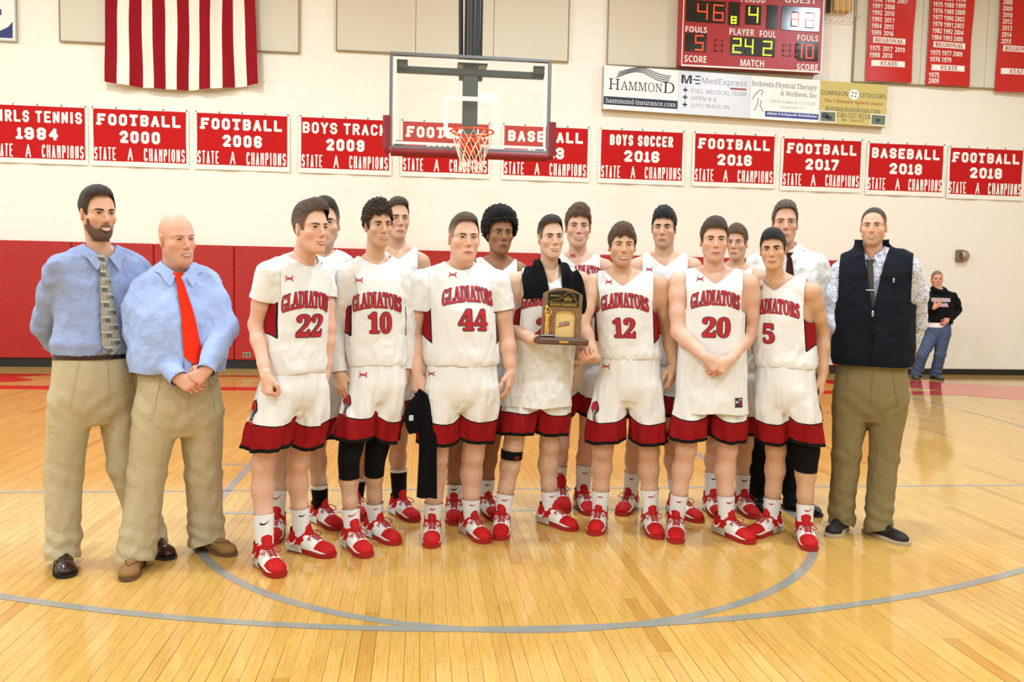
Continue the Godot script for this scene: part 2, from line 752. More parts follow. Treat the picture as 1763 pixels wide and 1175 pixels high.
func shell() -> void:
	var cream := mat(Color(0.935, 0.905, 0.85), 0.55)
	cream.uv1_triplanar = true
	cream.uv1_world_triplanar = true
	cream.uv1_scale = V(3, 3, 3)
	cream.heightmap_enabled = true
	cream.heightmap_texture = noise_tex(0.06, 4, 256)
	cream.heightmap_scale = 0.1
	var m := M.new()
	m.box(V(X0 - 0.3, -0.3, ZW - 0.4), V(X1 + 0.3, HT + 0.3, ZW - 0.02))
	var wall: Node3D = struct(obj("wall_back", m, cream))
	# courses of painted concrete blocks, each with its own edges
	var blk := M.new()
	blk.bevel(V(-0.1998, -0.0998, -0.03), V(0.1998, 0.0998, 0.0), 0.0016)
	var half := blk.mesh()
	var spots := []
	for r in 38:
		for k in 59:
			var q := V(X0 + 0.2 + k * 0.4 + (0.2 if r % 2 else 0.0), 0.1 + r * 0.2, ZW)
			if q.x > X1 - 0.1:
				continue
			var seen := q.y < 6.4 and q.y > 0.1 and q.x > -7.2 and q.x < 10.0
			if q.x < 6.9 and q.y < 1.85: seen = false
			if q.y > 3.05 and q.y < 3.95 and q.x < 9.5: seen = false
			if q.y > 4.9 and (q.x < 1.9 and q.x > -5.9 or q.x > 2.4 and q.x < 5.85 or q.x > 6.5): seen = false
			if q.y > 4.15 and q.y < 4.85 and q.x > 2.3 and q.x < 7.1: seen = false
			spots.append([0.0 if seen else 100.0, absf(q.x - 1.5) + absf(q.y - 2.5) * 1.6, q])
	spots.sort_custom(func(a, b): return a[0] + a[1] < b[0] + b[1])
	var rest := M.new()
	for k in spots.size():
		if k < 300:
			obj("block", half, cream, wall).position = spots[k][2]
		else:
			rest.add(blk, Transform3D(Basis(), spots[k][2]))
	obj("blocks", rest, cream, wall).set_meta("kind", "stuff")
	var plain := mat(Color(0.90, 0.86, 0.78), 0.6)
	for w in [["wall_left", V(X0 - 0.3, -0.3, ZW - 0.4), V(X0, HT + 0.3, ZF)], ["wall_right", V(X1, -0.3, ZW - 0.4), V(X1 + 0.3, HT + 0.3, ZF)], ["wall_front", V(X0 - 0.3, -0.3, ZF), V(X1 + 0.3, HT + 0.3, ZF + 0.3)]]:
		m = M.new()
		m.box(w[1], w[2])
		struct(obj(w[0], m, plain))
	m = M.new()
	m.box(V(X0 - 0.3, HT, ZW - 0.4), V(X1 + 0.3, HT + 0.3, ZF + 0.3))
	struct(obj("ceiling", m, mat(Color(0.88, 0.86, 0.82), 0.8)))
	# black rubber base along the wall
	m = M.new()
	m.bevel(V(X0, 0.0, ZW), V(X1, 0.1, ZW + 0.015), 0.004)
	struct(obj("baseboard_back", m, mat(Color(0.05, 0.045, 0.05), 0.5)))


func court() -> void:
	var rg := RandomNumberGenerator.new()
	rg.seed = 11
	var wood := mat(Color.WHITE, FLOOR_ROUGH)
	wood.vertex_color_use_as_albedo = true
	wood.uv1_triplanar = true
	wood.uv1_world_triplanar = true
	wood.uv1_scale = V(9.0, 1.0, 0.55)
	wood.albedo_texture = noise_tex(0.018, 4, 512, false, 5, [Color(0.9, 0.86, 0.8), Color(0.97, 0.96, 0.94), Color(1, 1, 1), Color(1, 0.995, 0.985)])
	wood.metallic_specular = 0.5
	var m := M.new()
	m.box(V(X0 - 0.3, -0.3, ZW - 0.4), V(X1 + 0.3, -0.012, ZF + 0.3))
	var floor: Node3D = struct(obj("floor", m, mat(Color(0.25, 0.16, 0.08), 0.7)))
	var w := 0.0572
	var boards := []
	for k in int((X1 - X0) / w):
		var x := X0 + k * w
		var z := ZW - rg.randf() * 1.0
		while z < ZF:
			var l := rg.randf_range(0.45, 1.7)
			var z1 := minf(z + l, ZF)
			var z0 := maxf(z, ZW)
			if z1 > z0:
				var tone := rg.randf()
				var col := Color(0.785, 0.61, 0.32).lerp(Color(0.82, 0.65, 0.355), tone)
				if rg.randf() < 0.04:
					col = Color(0.74, 0.55, 0.275)
				var mid := (z0 + z1) / 2
				var dist := 9.2 - mid
				var vis := absf(x + 0.0286 - (-0.45 + dist * 0.11)) < dist * 0.60 and mid < 6.35
				boards.append([dist if vis else 100.0 + absf(dist), x, z0, z1, col.srgb_to_linear()])
			z = z1 + 0.0006
	boards.sort_custom(func(a, b): return a[0] < b[0])
	var rest := M.new()
	for k in boards.size():
		var b: Array = boards[k]
		var q := M.new() if k < 300 else rest
		var a0 := V(b[1] + 0.0003, -0.012, b[2] + 0.0003)
		var a1 := V(b[1] + w - 0.0003, 0.0, b[3] - 0.0003)
		var e := 0.0006
		q.flat([V(a0.x + e, 0, a0.z), V(a1.x - e, 0, a0.z), V(a1.x - e, 0, a1.z), V(a0.x + e, 0, a1.z)], Vector3.UP, b[4])
		if k < 300 or b[0] < 12.0:
			q.flat([V(a0.x, -e, a0.z), V(a0.x + e, 0, a0.z), V(a0.x + e, 0, a1.z), V(a0.x, -e, a1.z)], V(-0.7, 0.7, 0), b[4])
			q.flat([V(a1.x, -e, a0.z), V(a1.x - e, 0, a0.z), V(a1.x - e, 0, a1.z), V(a1.x, -e, a1.z)], V(0.7, 0.7, 0), b[4])
			q.flat([V(a0.x + e, 0, a1.z), V(a1.x - e, 0, a1.z), V(a1.x - e, -0.012, a1.z), V(a0.x + e, -0.012, a1.z)], V(0, 0, 1), b[4])
		if k < 300:
			obj("floorboard", q, wood, floor)
	obj("floorboards", rest, wood, floor).set_meta("kind", "stuff")
	# painted lines, a thin coat on the boards
	var grey := mat(Color(0.56, 0.555, 0.52), FLOOR_ROUGH)
	var red := mat(Color(0.78, 0.14, 0.09), FLOOR_ROUGH)
	arc_line("three_point_line", 0.0, 5.94, 0.05, 0.0, PI, grey, floor, true)
	arc_line("key_circle", 4.16, 1.80, 0.05, 0.0, PI, grey, floor)
	strip("free_throw_line", -1.83, 4.13, 1.83, 4.18, grey, floor)
	strip("lane_line", -1.83, -1.6, -1.77, 4.13, grey, floor)
	strip("lane_line", 1.77, -1.6, 1.83, 4.13, grey, floor)
	strip("end_line", -8.0, 3.60, 8.6, 3.64, grey, floor)
	for z in [2.81, 1.9, 0.99, -0.2]:
		strip("lane_mark", -2.05, z - 0.025, -1.83, z + 0.025, grey, floor)
		strip("lane_mark", 1.83, z - 0.025, 2.05, z + 0.025, grey, floor)
	strip("red_line", -8.0, -3.12, 5.6, -2.95, red, floor)
	strip("red_line", -8.0, -1.8, 5.6, -1.46, red, floor)
	shape("painted_shape", [Vector2(-8.0, -3.0), Vector2(-5.9, -3.0), Vector2(-5.72, -2.9), Vector2(-6.0, -2.75), Vector2(-5.6, -2.4), Vector2(-5.75, -2.2), Vector2(-6.5, -2.0), Vector2(-6.3, -1.84), Vector2(-8, -1.84)], red, floor)
	shape("painted_shape", [Vector2(5.6, -3.14), Vector2(7.2, -3.14), Vector2(7.9, -2.75), Vector2(9.2, -2.1), Vector2(9.2, -0.6), Vector2(7.4, -0.95), Vector2(6.85, -1.4), Vector2(5.6, -1.46), Vector2(5.6, -1.8), Vector2(6.6, -1.8), Vector2(6.95, -1.95), Vector2(6.5, -2.4), Vector2(5.6, -2.6)], red, floor)


func strip(called: String, x0: float, z0: float, x1: float, z1: float, mt: Material, on: Node) -> void:
	var m := M.new()
	m.box(V(x0, -0.002, z0), V(x1, 0.0012, z1))
	obj(called, m, mt, on)


func shape(called: String, pts: Array, mt: Material, on: Node) -> void:
	var m := M.new()
	var ix := Geometry2D.triangulate_polygon(PackedVector2Array(pts))
	for q in pts:
		m.p(V(q.x, 0.0014, q.y), Vector3.UP)
	for j in range(0, ix.size(), 3):
		m.tri(ix[j], ix[j + 1], ix[j + 2])
	obj(called, m, mt, on)


func arc_line(called: String, cz: float, r: float, w: float, a0: float, a1: float, mt: Material, on: Node, legs := false) -> void:
	var m := M.new()
	var n := 96
	for k in n:
		var q := []
		for e in [[k, -0.5], [k, 0.5], [k + 1, 0.5], [k + 1, -0.5]]:
			var a := lerpf(a0, a1, float(e[0]) / n)
			q.append(V(cos(a) * (r + w * e[1]), 0.0016 if legs else 0.0011, cz + sin(a) * (r + w * e[1])))
		m.flat(q, Vector3.UP)
	if legs:
		for sd in [-1.0, 1.0]:
			m.box(V(sd * r - w / 2, -0.002, -1.6), V(sd * r + w / 2, 0.0011, cz))
	obj(called, m, mt, on)


func pads() -> void:
	var vinyl := mat(Color(0.66, 0.105, 0.095), 0.42)
	vinyl.uv1_triplanar = true
	vinyl.uv1_scale = V(5, 5, 5)
	vinyl.heightmap_enabled = true
	vinyl.heightmap_texture = noise_tex(0.012, 2, 256, false, 8)
	vinyl.heightmap_scale = 0.2
	var strip_m := mat(Color(0.09, 0.09, 0.085), 0.6)
	var w := 1.185
	var n := 0
	for k in 15:
		var x0 := -10.5 + 0.0 + k * w
		x0 = -4.575 + (k - 5) * w
		var t := thing("wall_pad", PAD_LABELS[k], "wall pad", V(x0 + w / 2, 0, ZW), "red pads along the foot of the block wall")
		var m := M.new()
		var g := Field.new(V(-w / 2 - 0.02, 0.12, -0.03), V(w / 2 + 0.02, 1.93, 0.12), 0.03)
		m.bevel(V(-w / 2 + 0.003, 0.135, 0.0), V(w / 2 - 0.003, 1.9, 0.07), 0.014)
		obj("cover", m, vinyl, t)
		m = M.new()
		m.box(V(-w / 2, 0.0, 0.016), V(w / 2, 0.134, 0.045))
		obj("base_strip", m, strip_m, t)
		n += 1
	var t := thing("outlet_plate", "small steel outlet plate set into the red wall pad behind the boy wearing 22", "outlet", V(-3.2, 0.22, ZW + 0.07))
	var m := M.new()
	m.bevel(V(-0.06, -0.04, 0), V(0.06, 0.04, 0.008), 0.003)
	obj("plate", m, mat(Color(0.62, 0.6, 0.52), 0.4, 0.5), t)
	m = M.new()
	for s in [-1.0, 1.0]:
		m.box(V(s * 0.025 - 0.014, -0.02, 0.006), V(s * 0.025 + 0.014, 0.02, 0.0095))
	obj("socket", m, mat(Color(0.2, 0.19, 0.17), 0.5), t)


# ---------------------------------------------------------------- hangings on the wall
func sheet(w: float, h: float, nx: int, ny: int, f: Callable, col := Color.WHITE) -> M:
	var m := M.new()
	for j in ny + 1:
		for k in nx + 1:
			var x := -w / 2 + w * k / nx
			var y := -h * j / ny
			var e := 0.01
			var z: float = f.call(x, y)
			var nn := V(-(f.call(x + e, y) - z) / e, -(f.call(x, y + e) - z) / e, 1).normalized()
			m.p(V(x, y, z), nn, col, Vector2(float(k) / nx, float(j) / ny))
	for j in ny:
		for k in nx:
			var a := j * (nx + 1) + k
			m.quad(a, a + 1, a + nx + 2, a + nx + 1)
	return m


func on_sheet(m: M, f: Callable, up: float) -> M:
	for k in m.v.size():
		m.v[k].z += f.call(m.v[k].x, m.v[k].y) + up
	return m


func banners() -> void:
	var white := cloth(Color(0.93, 0.91, 0.87), 0.1, 3.0)
	var red := cloth(Color(0.73, 0.10, 0.105), 0.1, 3.0)
	var ink := cloth(Color(0.95, 0.93, 0.9), 0.03, 6.0)
	var grom := mat(Color(0.75, 0.7, 0.58), 0.4, 0.3)
	var list := [[-6.23, "GIRLS TENNIS", "1984", "red champions banner reading GIRLS TENNIS 1984"], [-4.77, "FOOTBALL", "2000", "red FOOTBALL 2000 banner, second in the row, under the flag's left edge"], [-3.27, "FOOTBALL", "2006", "red FOOTBALL 2006 banner, third in the row, under the flag's right edge"], [-1.72, "BOYS TRACK", "2009", "red champions banner reading BOYS TRACK 2009"], [-0.17, "FOOTBALL", "2010", "red FOOTBALL banner behind the hoop and net"], [1.42, "BASEBALL", "2013", "red BASEBALL 2013 banner half behind the backboard's right end"], [2.98, "BOYS SOCCER", "2016", "red champions banner reading BOYS SOCCER 2016"], [4.53, "FOOTBALL", "2016", "red FOOTBALL 2016 banner directly right of the soccer banner"], [6.03, "FOOTBALL", "2017", "red FOOTBALL 2017 banner under the right end of the advertising board"], [7.5, "BASEBALL", "2018", "red BASEBALL 2018 banner, second from the right end"], [8.94, "FOOTBALL", "2018", "red FOOTBALL 2018 banner, last at the right end of the row"]]
	for k in list.size():
		var b: Array = list[k]
		var w := 1.42 if k < 9 else 1.39
		var h := 0.88
		var top := 3.93 - 0.02 * maxf(0, k - 7)
		var ph := k * 1.7
		var f := func(x: float, y: float) -> float: return 0.018 + 0.006 * sin(x * 7.0 + ph) * (-y / h) + 0.004 * sin(x * 13.0 - y * 9.0 + ph) + 0.012 * pow(-y / h, 2.0) * (0.5 + 0.5 * sin(x * 13.5 + ph))
		var t := thing("championship_banner", b[3], "banner", V(b[0], top, ZW), "red state champion banners in a row on the block wall")
		obj("border", sheet(w, h, 40, 20, f), white, t)
		obj("field", on_sheet(sheet(w - 0.08, h - 0.11, 40, 20, func(_x, _y): return 0.0), func(x, y): return f.call(x, y - 0.04), 0.003), red, t).position = V(0, -0.035, 0)
		var m := M.new()
		var long: bool = b[1].length() > 9
		var cw: float = (w - 0.12) / 2 if b[1] == "BOYS TRACK" or b[1] == "GIRLS TENNIS" else 0.53 if long else 0.61
		var parts: PackedStringArray = b[1].split(" ")
		var units := 0.0
		for q in parts:
			units += q.length() * 1.3 - (0.65 if "I" in q else 0.0)
		units += 0.75 * (parts.size() - 1)
		var xw: float = -cw
		for q in parts:
			var wid: float = 2.0 * cw * (q.length() * 1.3 - (0.65 if "I" in q else 0.0)) / units
			m = M.new()
			block(m, q, xw, -0.275, xw + wid - 0.02, -0.105, 0.034 if long else 0.042, not long, 0.3)
			obj("heading", on_sheet(m.finer(0.08), f, 0.006), ink, t)
			xw += wid + 2.0 * cw * 0.75 / units
		m = M.new()
		block(m, b[2], -0.29, -0.53, 0.29, -0.35, 0.045, true, 0.3)
		obj("year", on_sheet(m.finer(0.08), f, 0.006), ink, t)
		for q in [["STATE", -0.66, -0.35], ["A", -0.18, -0.1], ["CHAMPIONS", 0.06, 0.65]]:
			m = M.new()
			block(m, q[0], q[1], -0.79, q[2], -0.6, 0.0195, false, 0.42)
			obj("motto", on_sheet(m.finer(0.08), f, 0.006), ink, t)
		for q in 5:
			m = M.new()
			m.lathe([Vector2(0.006, 0.0), Vector2(0.012, 0.002), Vector2(0.013, 0.0)], 8)
			for j in range(m.v.size() - 27, m.v.size()):
				var o := m.v[j]
				m.v[j] = V(o.x - w / 2 + 0.03 + q * (w - 0.06) / 4, o.z - 0.016, 0.022 + o.y)
				m.n[j] = V(m.n[j].x, m.n[j].z, m.n[j].y)
			obj("grommet", m, grom, t)

	# long banners of years on the tan panel
	var serif := font("Droid Serif", 700)
	var sans := font("Droid Sans", 700)
	var years := [[7.08, 0.8, 4.85, 6.9, [["1990", "1998", "2007"], ["1991", "2008"], ["1992", "2010"], ["1993", "2011"], ["1994", "2015"], ["1995", "2016"]], 5.46, [["1975", "2017", "2019"], ["1998", "2018"]], 5.09, [], "narrow red banner of white years, left of the three on the tan panel"],
		[8.12, 0.77, 4.83, 6.9, [["1974", "1987", "1998"], ["1975", "1988", "1999"], ["1976", "1989", "2000"], ["1977", "1990", "2002"], ["1979", "1991", "2003"], ["1982", "1992", "2004"], ["1984", "1993", "2005"]], 5.44, [["1975", "1977", "2009"], ["1976", "1979"]], 5.07, [["1975"], ["2009"]], "narrow red banner of white years, middle of the three on the tan panel"],
		[9.38, 0.82, 4.78, 6.9, [["2007"], ["2008"], ["2009"], ["2010"], ["2012"], ["2013"], ["2014"], ["2015"]], 5.44, [], 5.07, [], "narrow red banner of years, right of three, cut by the picture edge"]]
	for b in years:
		var h: float = b[3] - b[2]
		var w: float = b[1]
		var f := func(x: float, y: float) -> float: return 0.03 + 0.012 * sin(x * 6.0 + y * 2.5) + 0.008 * sin(y * 5.0 - x * 3.0)
		var t := thing("year_banner", b[9], "banner", V(b[0], b[3], ZW + 0.06), "narrow year banners on the tan panel")
		var gl := mat(Color(0.76, 0.13, 0.115), 0.35)
		obj("cloth", sheet(w, h, 16, 40, f), gl, t)
		var m := M.new()
		var lab := M.new()
		var rowh := 0.107
		var y: float = b[5] - b[3] + 0.12 + rowh * (b[4].size() - 1)
		var x0 := -w / 2 + 0.045
		var cwid := 0.2 if w < 0.78 or b[4].size() < 7 else 0.245
		if b[0] < 8.0:
			cwid = 0.22
		for r in b[4]:
			for q in r.size():
				words_in(m, r[q], sans, x0 + q * cwid, y + 0.0, x0 + q * cwid + 0.175, y + 0.08)
			y -= rowh
		y = b[5] - b[3]
		rect(lab, x0 + 0.04, y, x0 + 0.62, y + 0.095)
		var ser := M.new()
		words_in(ser, "REGIONAL", serif, x0 + 0.07, y + 0.015, x0 + 0.59, y + 0.08)
		y -= 0.125
		for r in b[6]:
			for q in r.size():
				words_in(m, r[q], sans, x0 + q * cwid, y, x0 + q * cwid + 0.175, y + 0.08)
			y -= rowh
		y = b[7] - b[3]
		rect(lab, x0 + 0.04, y, x0 + 0.62, y + 0.095)
		words_in(ser, "STATE", serif, x0 + 0.19, y + 0.015, x0 + 0.49, y + 0.08)
		y -= 0.115
		for r in b[8]:
			for q in r.size():
				words_in(m, r[q], sans, x0 + q * cwid, y, x0 + q * cwid + 0.175, y + 0.08)
			y -= 0.095
		obj("lettering", on_sheet(m, f, 0.004), ink, t)
		obj("label_band", on_sheet(lab.finer(0.08).finer(0.08).finer(0.08), f, 0.005), ink, t)
		obj("lettering", on_sheet(ser, f, 0.009), gl, t)


func panels() -> void:
	var tan := mat(Color(0.90, 0.865, 0.79), 0.95)
	tan.uv1_triplanar = true
	tan.uv1_world_triplanar = true
	tan.uv1_scale = V(2, 2, 2)
	tan.heightmap_enabled = true
	tan.heightmap_texture = noise_tex(0.25, 3, 512)
	tan.heightmap_scale = 0.25
	tan.albedo_texture = noise_tex(0.2, 3, 512, false, 3, [Color(0.9, 0.9, 0.9), Color(1, 1, 1)])
	var edge := mat(Color(0.62, 0.56, 0.45), 0.6)
	for q in [[-5.88, -2.43, 4.86, [-4.15], "tan acoustic wall panel behind the striped flag"], [-1.86, 1.73, 4.93, [-0.66, 0.55], "tan acoustic wall panel behind the backboard pole"], [2.37, 5.8, 4.915, [3.5, 4.65], "tan acoustic wall panel behind the scoreboard"], [6.49, 10.0, 4.84, [7.65, 8.8], "tan acoustic wall panel behind the three year banners"]]:
		var t := thing("acoustic_panel", q[4], "wall panel", V(0, 0, ZW), "tan acoustic panels high on the block wall")
		var xs: Array = [q[0]] + q[3] + [q[1]]
		for k in xs.size() - 1:
			var m := M.new()
			m.bevel(V(xs[k] + 0.003, q[2], 0.0), V(xs[k + 1] - 0.003, 7.3, 0.05), 0.006)
			obj("panel", m, tan, t)
		var m := M.new()
		m.box(V(q[0] - 0.012, q[2] - 0.014, 0), V(q[1] + 0.012, q[2] - 0.001, 0.054))
		m.box(V(q[0] - 0.014, q[2], 0), V(q[0] - 0.001, 7.3, 0.054))
		m.box(V(q[1] + 0.001, q[2], 0), V(q[1] + 0.014, 7.3, 0.054))
		obj("edge_trim", m, edge, t)


func flag() -> void:
	var red := cloth(Color(0.56, 0.065, 0.115), 0.1, 5.0)
	var white := cloth(Color(0.93, 0.90, 0.84), 0.1, 5.0)
	var blue := cloth(Color(0.09, 0.1, 0.25), 0.1, 5.0)
	var t := thing("flag", "large flag of red and white stripes hung upright high on the wall", "flag", V(-4.12, 7.4, ZW + 0.06))
	var w := 2.17
	var h := 3.13
	var f := func(x: float, y: float) -> float: return 0.06 + 0.028 * sin(x * 9.0 + y * 0.8) + 0.02 * sin(x * 17.0 + 1.0 - y * 0.5) + 0.012 * sin(y * 6.0 + x * 5.0)
	for k in 13:
		var s := M.new()
		var nx := 6
		var ny := 60
		for j in ny + 1:
			for i in nx + 1:
				var u := (k + float(i) / nx) / 13.0
				var fy := float(j) / ny
				var x := (u - 0.5) * w * (0.96 + 0.05 * fy) + 0.012 * sin(fy * 5.0 + u * 9.0)
				var bottom := h + 0.07 - 0.075 * pow(absf(u - 0.48) * 2.0, 2.0) - (0.06 if u > 0.5 else 0.0) * (u - 0.5) * 2.0
				var y := -fy * bottom
				var e := 0.01
				var z: float = f.call(x, y)
				s.p(V(x, y, z), V(-(f.call(x + e, y) - z) / e, -(f.call(x, y + e) - z) / e, 1).normalized())
		for j in ny:
			for i in nx:
				var a := j * (nx + 1) + i
				s.quad(a, a + 1, a + nx + 2, a + nx + 1)
		obj("stripe", s, red if k % 2 == 0 else white, t)
	var m := sheet(1.17, 1.25, 20, 20, func(x, y): return f.call(x - 0.5, y) + 0.01)
	obj("canton", m, blue, t).position = V(-0.5, 0, 0)
	m = M.new()
	m.tube(PackedVector3Array([V(-1.15, 0.01, 0.06), V(1.15, 0.01, 0.06)]), [0.02])
	obj("rod", m, mat(Color(0.6, 0.5, 0.3), 0.4, 0.6), t)
	# the framed board at the left edge
	t = thing("wall_sign", "white framed board with a blue curved corner at the upper left edge", "sign", V(-6.51, 4.83, ZW))
	m = M.new()
	m.bevel(V(-1.6, 0, 0), V(0, 1.9, 0.03), 0.004)
	obj("board", m, mat(Color(0.92, 0.91, 0.88), 0.5), t)
	m = M.new()
	m.box(V(-1.62, -0.02, 0), V(0.02, 0, 0.045))
	m.box(V(0, 0, 0), V(0.02, 1.9, 0.045))
	m.box(V(-1.62, 0, 0), V(-1.6, 1.9, 0.045))
	obj("frame", m, mat(Color(0.68, 0.66, 0.62), 0.5, 0.4), t)
	m = M.new()
	poly(m, [Vector2(-0.8, 0.03), Vector2(-0.04, 0.03), Vector2(-0.035, 0.27), Vector2(-0.1, 0.19), Vector2(-0.25, 0.11), Vector2(-0.5, 0.06)], 0.033)
	poly(m, [Vector2(-0.22, 0.42), Vector2(-0.19, 0.45), Vector2(-0.19, 0.36), Vector2(-0.25, 0.33), Vector2(-0.4, 0.3), Vector2(-0.4, 0.34)], 0.033)
	obj("print", m, mat(Color(0.07, 0.13, 0.42), 0.5), t)


# ---------------------------------------------------------------- scoreboard and advertising boards
func seven(m: M, off: M, digit: int, x0: float, y0: float, x1: float, y1: float) -> void:
	# seven segment figure made of round lamps
	var on: String = ["abcdef", "bc", "abged", "abgcd", "fgbc", "afgcd", "afgedc", "abc", "abcdefg", "abcdfg"][digit]
	var ym := (y0 + y1) / 2
	var sg := {"a": [x0, y1, x1, y1], "b": [x1, y1, x1, ym], "c": [x1, ym, x1, y0], "d": [x0, y0, x1, y0], "e": [x0, ym, x0, y0], "f": [x0, y1, x0, ym], "g": [x0, ym, x1, ym]}
	for k in sg:
		var q: Array = sg[k]
		var a := Vector2(q[0], q[1])
		var b := Vector2(q[2], q[3])
		var n := int(round(a.distance_to(b) / 0.021))
		for j in n + 1:
			var c := a.lerp(b, float(j) / n)
			var w: M = m if k in on else off
			if w == null:
				continue
			var ring := []
			for e in 8:
				ring.append(V(c.x + cos(e * TAU / 8) * 0.0115, c.y + sin(e * TAU / 8) * 0.0115, 0))
			w.flat(ring, Vector3.BACK)


func led(col: Color) -> StandardMaterial3D:
	var m := mat(col, 0.4)
	m.emission_enabled = true
	m.emission = col
	m.emission_energy_multiplier = LED
	return m


func scoreboard() -> void:
	var t := thing("scoreboard", "red electronic scoreboard showing 46 and 4 with lit figures", "scoreboard", V(0, 0, -3.88))
	var red := mat(Color(0.66, 0.085, 0.085), 0.4)
	var m := M.new()
	m.bevel(V(3.485, 4.905, -0.165), V(5.85, 7.0, -0.004), 0.01)
	obj("case", m, red, t)
	var white := mat(Color(0.93, 0.92, 0.9), 0.5)
	m = M.new()
	m.box(V(3.52, 4.9, -0.004), V(5.85, 4.925, 0.004))
	m.box(V(3.52, 4.925, -0.004), V(3.535, 7.0, 0.004))
	m.box(V(5.83, 4.925, -0.004), V(5.85, 7.0, 0.004))
	obj("edge_trim", m, white, t)
	var black := mat(Color(0.035, 0.035, 0.04), 0.16)
	black.metallic_specular = 0.6
	for q in [[3.57, 5.59, 4.21, 5.925], [4.26, 5.57, 4.45, 5.93], [4.54, 5.6, 4.8, 5.9], [4.89, 5.55, 5.08, 5.92], [5.13, 5.54, 5.78, 5.92], [3.57, 5.13, 3.92, 5.42], [4.31, 5.11, 5.05, 5.4], [5.43, 5.08, 5.78, 5.38]]:
		m = M.new()
		m.bevel(V(q[0], q[1], -0.002), V(q[2], q[3], 0.006), 0.004)
		obj("window", m, black, t)
	var f := font("Droid Sans", 700)
	for q in [["FOULS", 3.57, 5.43, 3.92, 5.52], ["PLAYER", 4.29, 5.425, 4.70, 5.525], ["FOUL", 4.79, 5.415, 5.06, 5.515], ["FOULS", 5.42, 5.39, 5.77, 5.485], ["SCORE", 3.57, 4.965, 3.93, 5.07], ["MATCH", 4.49, 4.945, 4.88, 5.05], ["SCORE", 5.43, 4.93, 5.79, 5.03], ["PERIOD", 4.46, 5.945, 4.86, 6.045], ["GUEST", 5.18, 5.975, 5.71, 6.085], ["HOME", 3.62, 5.985, 4.12, 6.085]]:
		m = M.new()
		words_in(m, q[0], f, q[1], q[2], q[3], q[4], 0.001)
		obj("lettering", m, white, t)
	var on_r := led(Color(1.0, 0.25, 0.12))
	var on_y := led(Color(0.95, 1.0, 0.12))
	var offm := mat(Color(0.08, 0.06, 0.06), 0.5)
	for q in [[0, 4, 3.76, 5.64, 3.91, 5.87], [0, 6, 4.02, 5.635, 4.17, 5.865], [1, 8, 4.315, 5.605, 4.385, 5.70], [1, 4, 4.6, 5.64, 4.74, 5.86], [0, 4, 5.3, 5.61, 5.42, 5.83], [0, 4, 5.54, 5.60, 5.68, 5.83], [0, 5, 3.74, 5.16, 3.86, 5.38], [1, 2, 4.36, 5.155, 4.48, 5.365], [1, 4, 4.56, 5.15, 4.68, 5.36], [1, 2, 4.86, 5.135, 4.99, 5.345], [0, 1, 5.4, 5.13, 5.5, 5.33], [0, 0, 5.58, 5.125, 5.69, 5.325]]:
		var lit := M.new()
		var dim := M.new()
		seven(lit, dim, q[1], q[2], q[3], q[4], q[5])
		obj("lit_figure", lit, on_y if q[0] else on_r, t).position.z = 0.008
		if dim.i.size():
			obj("dark_figure", dim, offm, t).position.z = 0.0075
	for q in [[4.06, 5.16, 4.18, 5.33], [5.19, 5.14, 5.31, 5.31]]:
		var rm := M.new()
		seven(rm, rm, 8, q[0], q[1], q[2], q[3])
		obj("unlit_figure", rm, mat(Color(0.5, 0.05, 0.05), 0.4), t).position.z = 0.001

	var adz := V(0, 0, -3.97)
	var ads := thing("advertising_board", "long white advertising board with four printed sponsor panels under the scoreboard", "sign", adz)
	m = M.new()
	m.bevel(V(2.3, 4.15, -0.125), V(7.05, 4.83, -0.003), 0.004)
	# the board hangs a little lower at its right end
	for k in m.v.size():
		m.v[k].y += -0.02 * (m.v[k].x - 4.7)
	obj("case", m, mat(Color(0.72, 0.66, 0.52), 0.5), ads)
	var cols := [Color(0.95, 0.94, 0.93), Color(0.85, 0.86, 0.89), Color(0.95, 0.945, 0.93), Color(0.80, 0.73, 0.45)]
	var xs := [2.3, 3.515, 4.715, 5.885, 7.05]
	var sk := Transform3D(Basis(V(1, -0.02, 0), V(0, 1, 0), V(0, 0, 1)), V(0, 0.094, 0))
	for k in 4:
		m = M.new()
		m.bevel(V(xs[k] + 0.002, 4.15, -0.004), V(xs[k + 1] - 0.002, 4.83, 0.0), 0.001)
		var mm := M.new()
		mm.add(m, sk)
		obj("panel", mm, mat(cols[k], 0.22), ads)
	var navy := mat(Color(0.10, 0.12, 0.22), 0.4)
	var grey := mat(Color(0.56, 0.57, 0.62), 0.4)
	var ser := font("Droid Serif", 400)
	var serb := font("Droid Serif", 700)
	var sans := font("Droid Sans", 400)
	var dk := M.new()
	words_in(dk, "H", ser, 2.38, 4.46, 2.56, 4.63)
	words_in(dk, "AMMON", ser, 2.575, 4.465, 3.25, 4.6)
	words_in(dk, "D", ser, 3.265, 4.46, 3.45, 4.63)
	rect(dk, 2.305, 4.22, 3.51, 4.35)
	for w in 4:
		for s in 14:
			var u0 := s / 14.0
			var u1 := (s + 1) / 14.0
			var fy := func(u: float) -> float: return 4.67 + w * 0.026 + 0.05 * sin(u * TAU * 0.95 - 0.6) * (1.0 - 0.1 * w) + (0.5 - absf(u - 0.5)) * 0.09
			var xa: float = 2.5 + u0 * 0.85 + w * 0.012
			var xb: float = 2.5 + u1 * 0.85 + w * 0.012
			dk.flat([V(xa, fy.call(u0) + 0.014, 0), V(xb, fy.call(u1) + 0.014, 0), V(xb, fy.call(u1) - 0.001, 0), V(xa, fy.call(u0) - 0.001, 0)], Vector3.BACK)
	words_in(dk, "M", font("Droid Sans", 700), 3.56, 4.63, 3.73, 4.765)
	rect(dk, 3.75, 4.69, 3.79, 4.71)
	for b in 3:
		rect(dk, 3.79, 4.63 + b * 0.057, 3.87, 4.65 + b * 0.057)
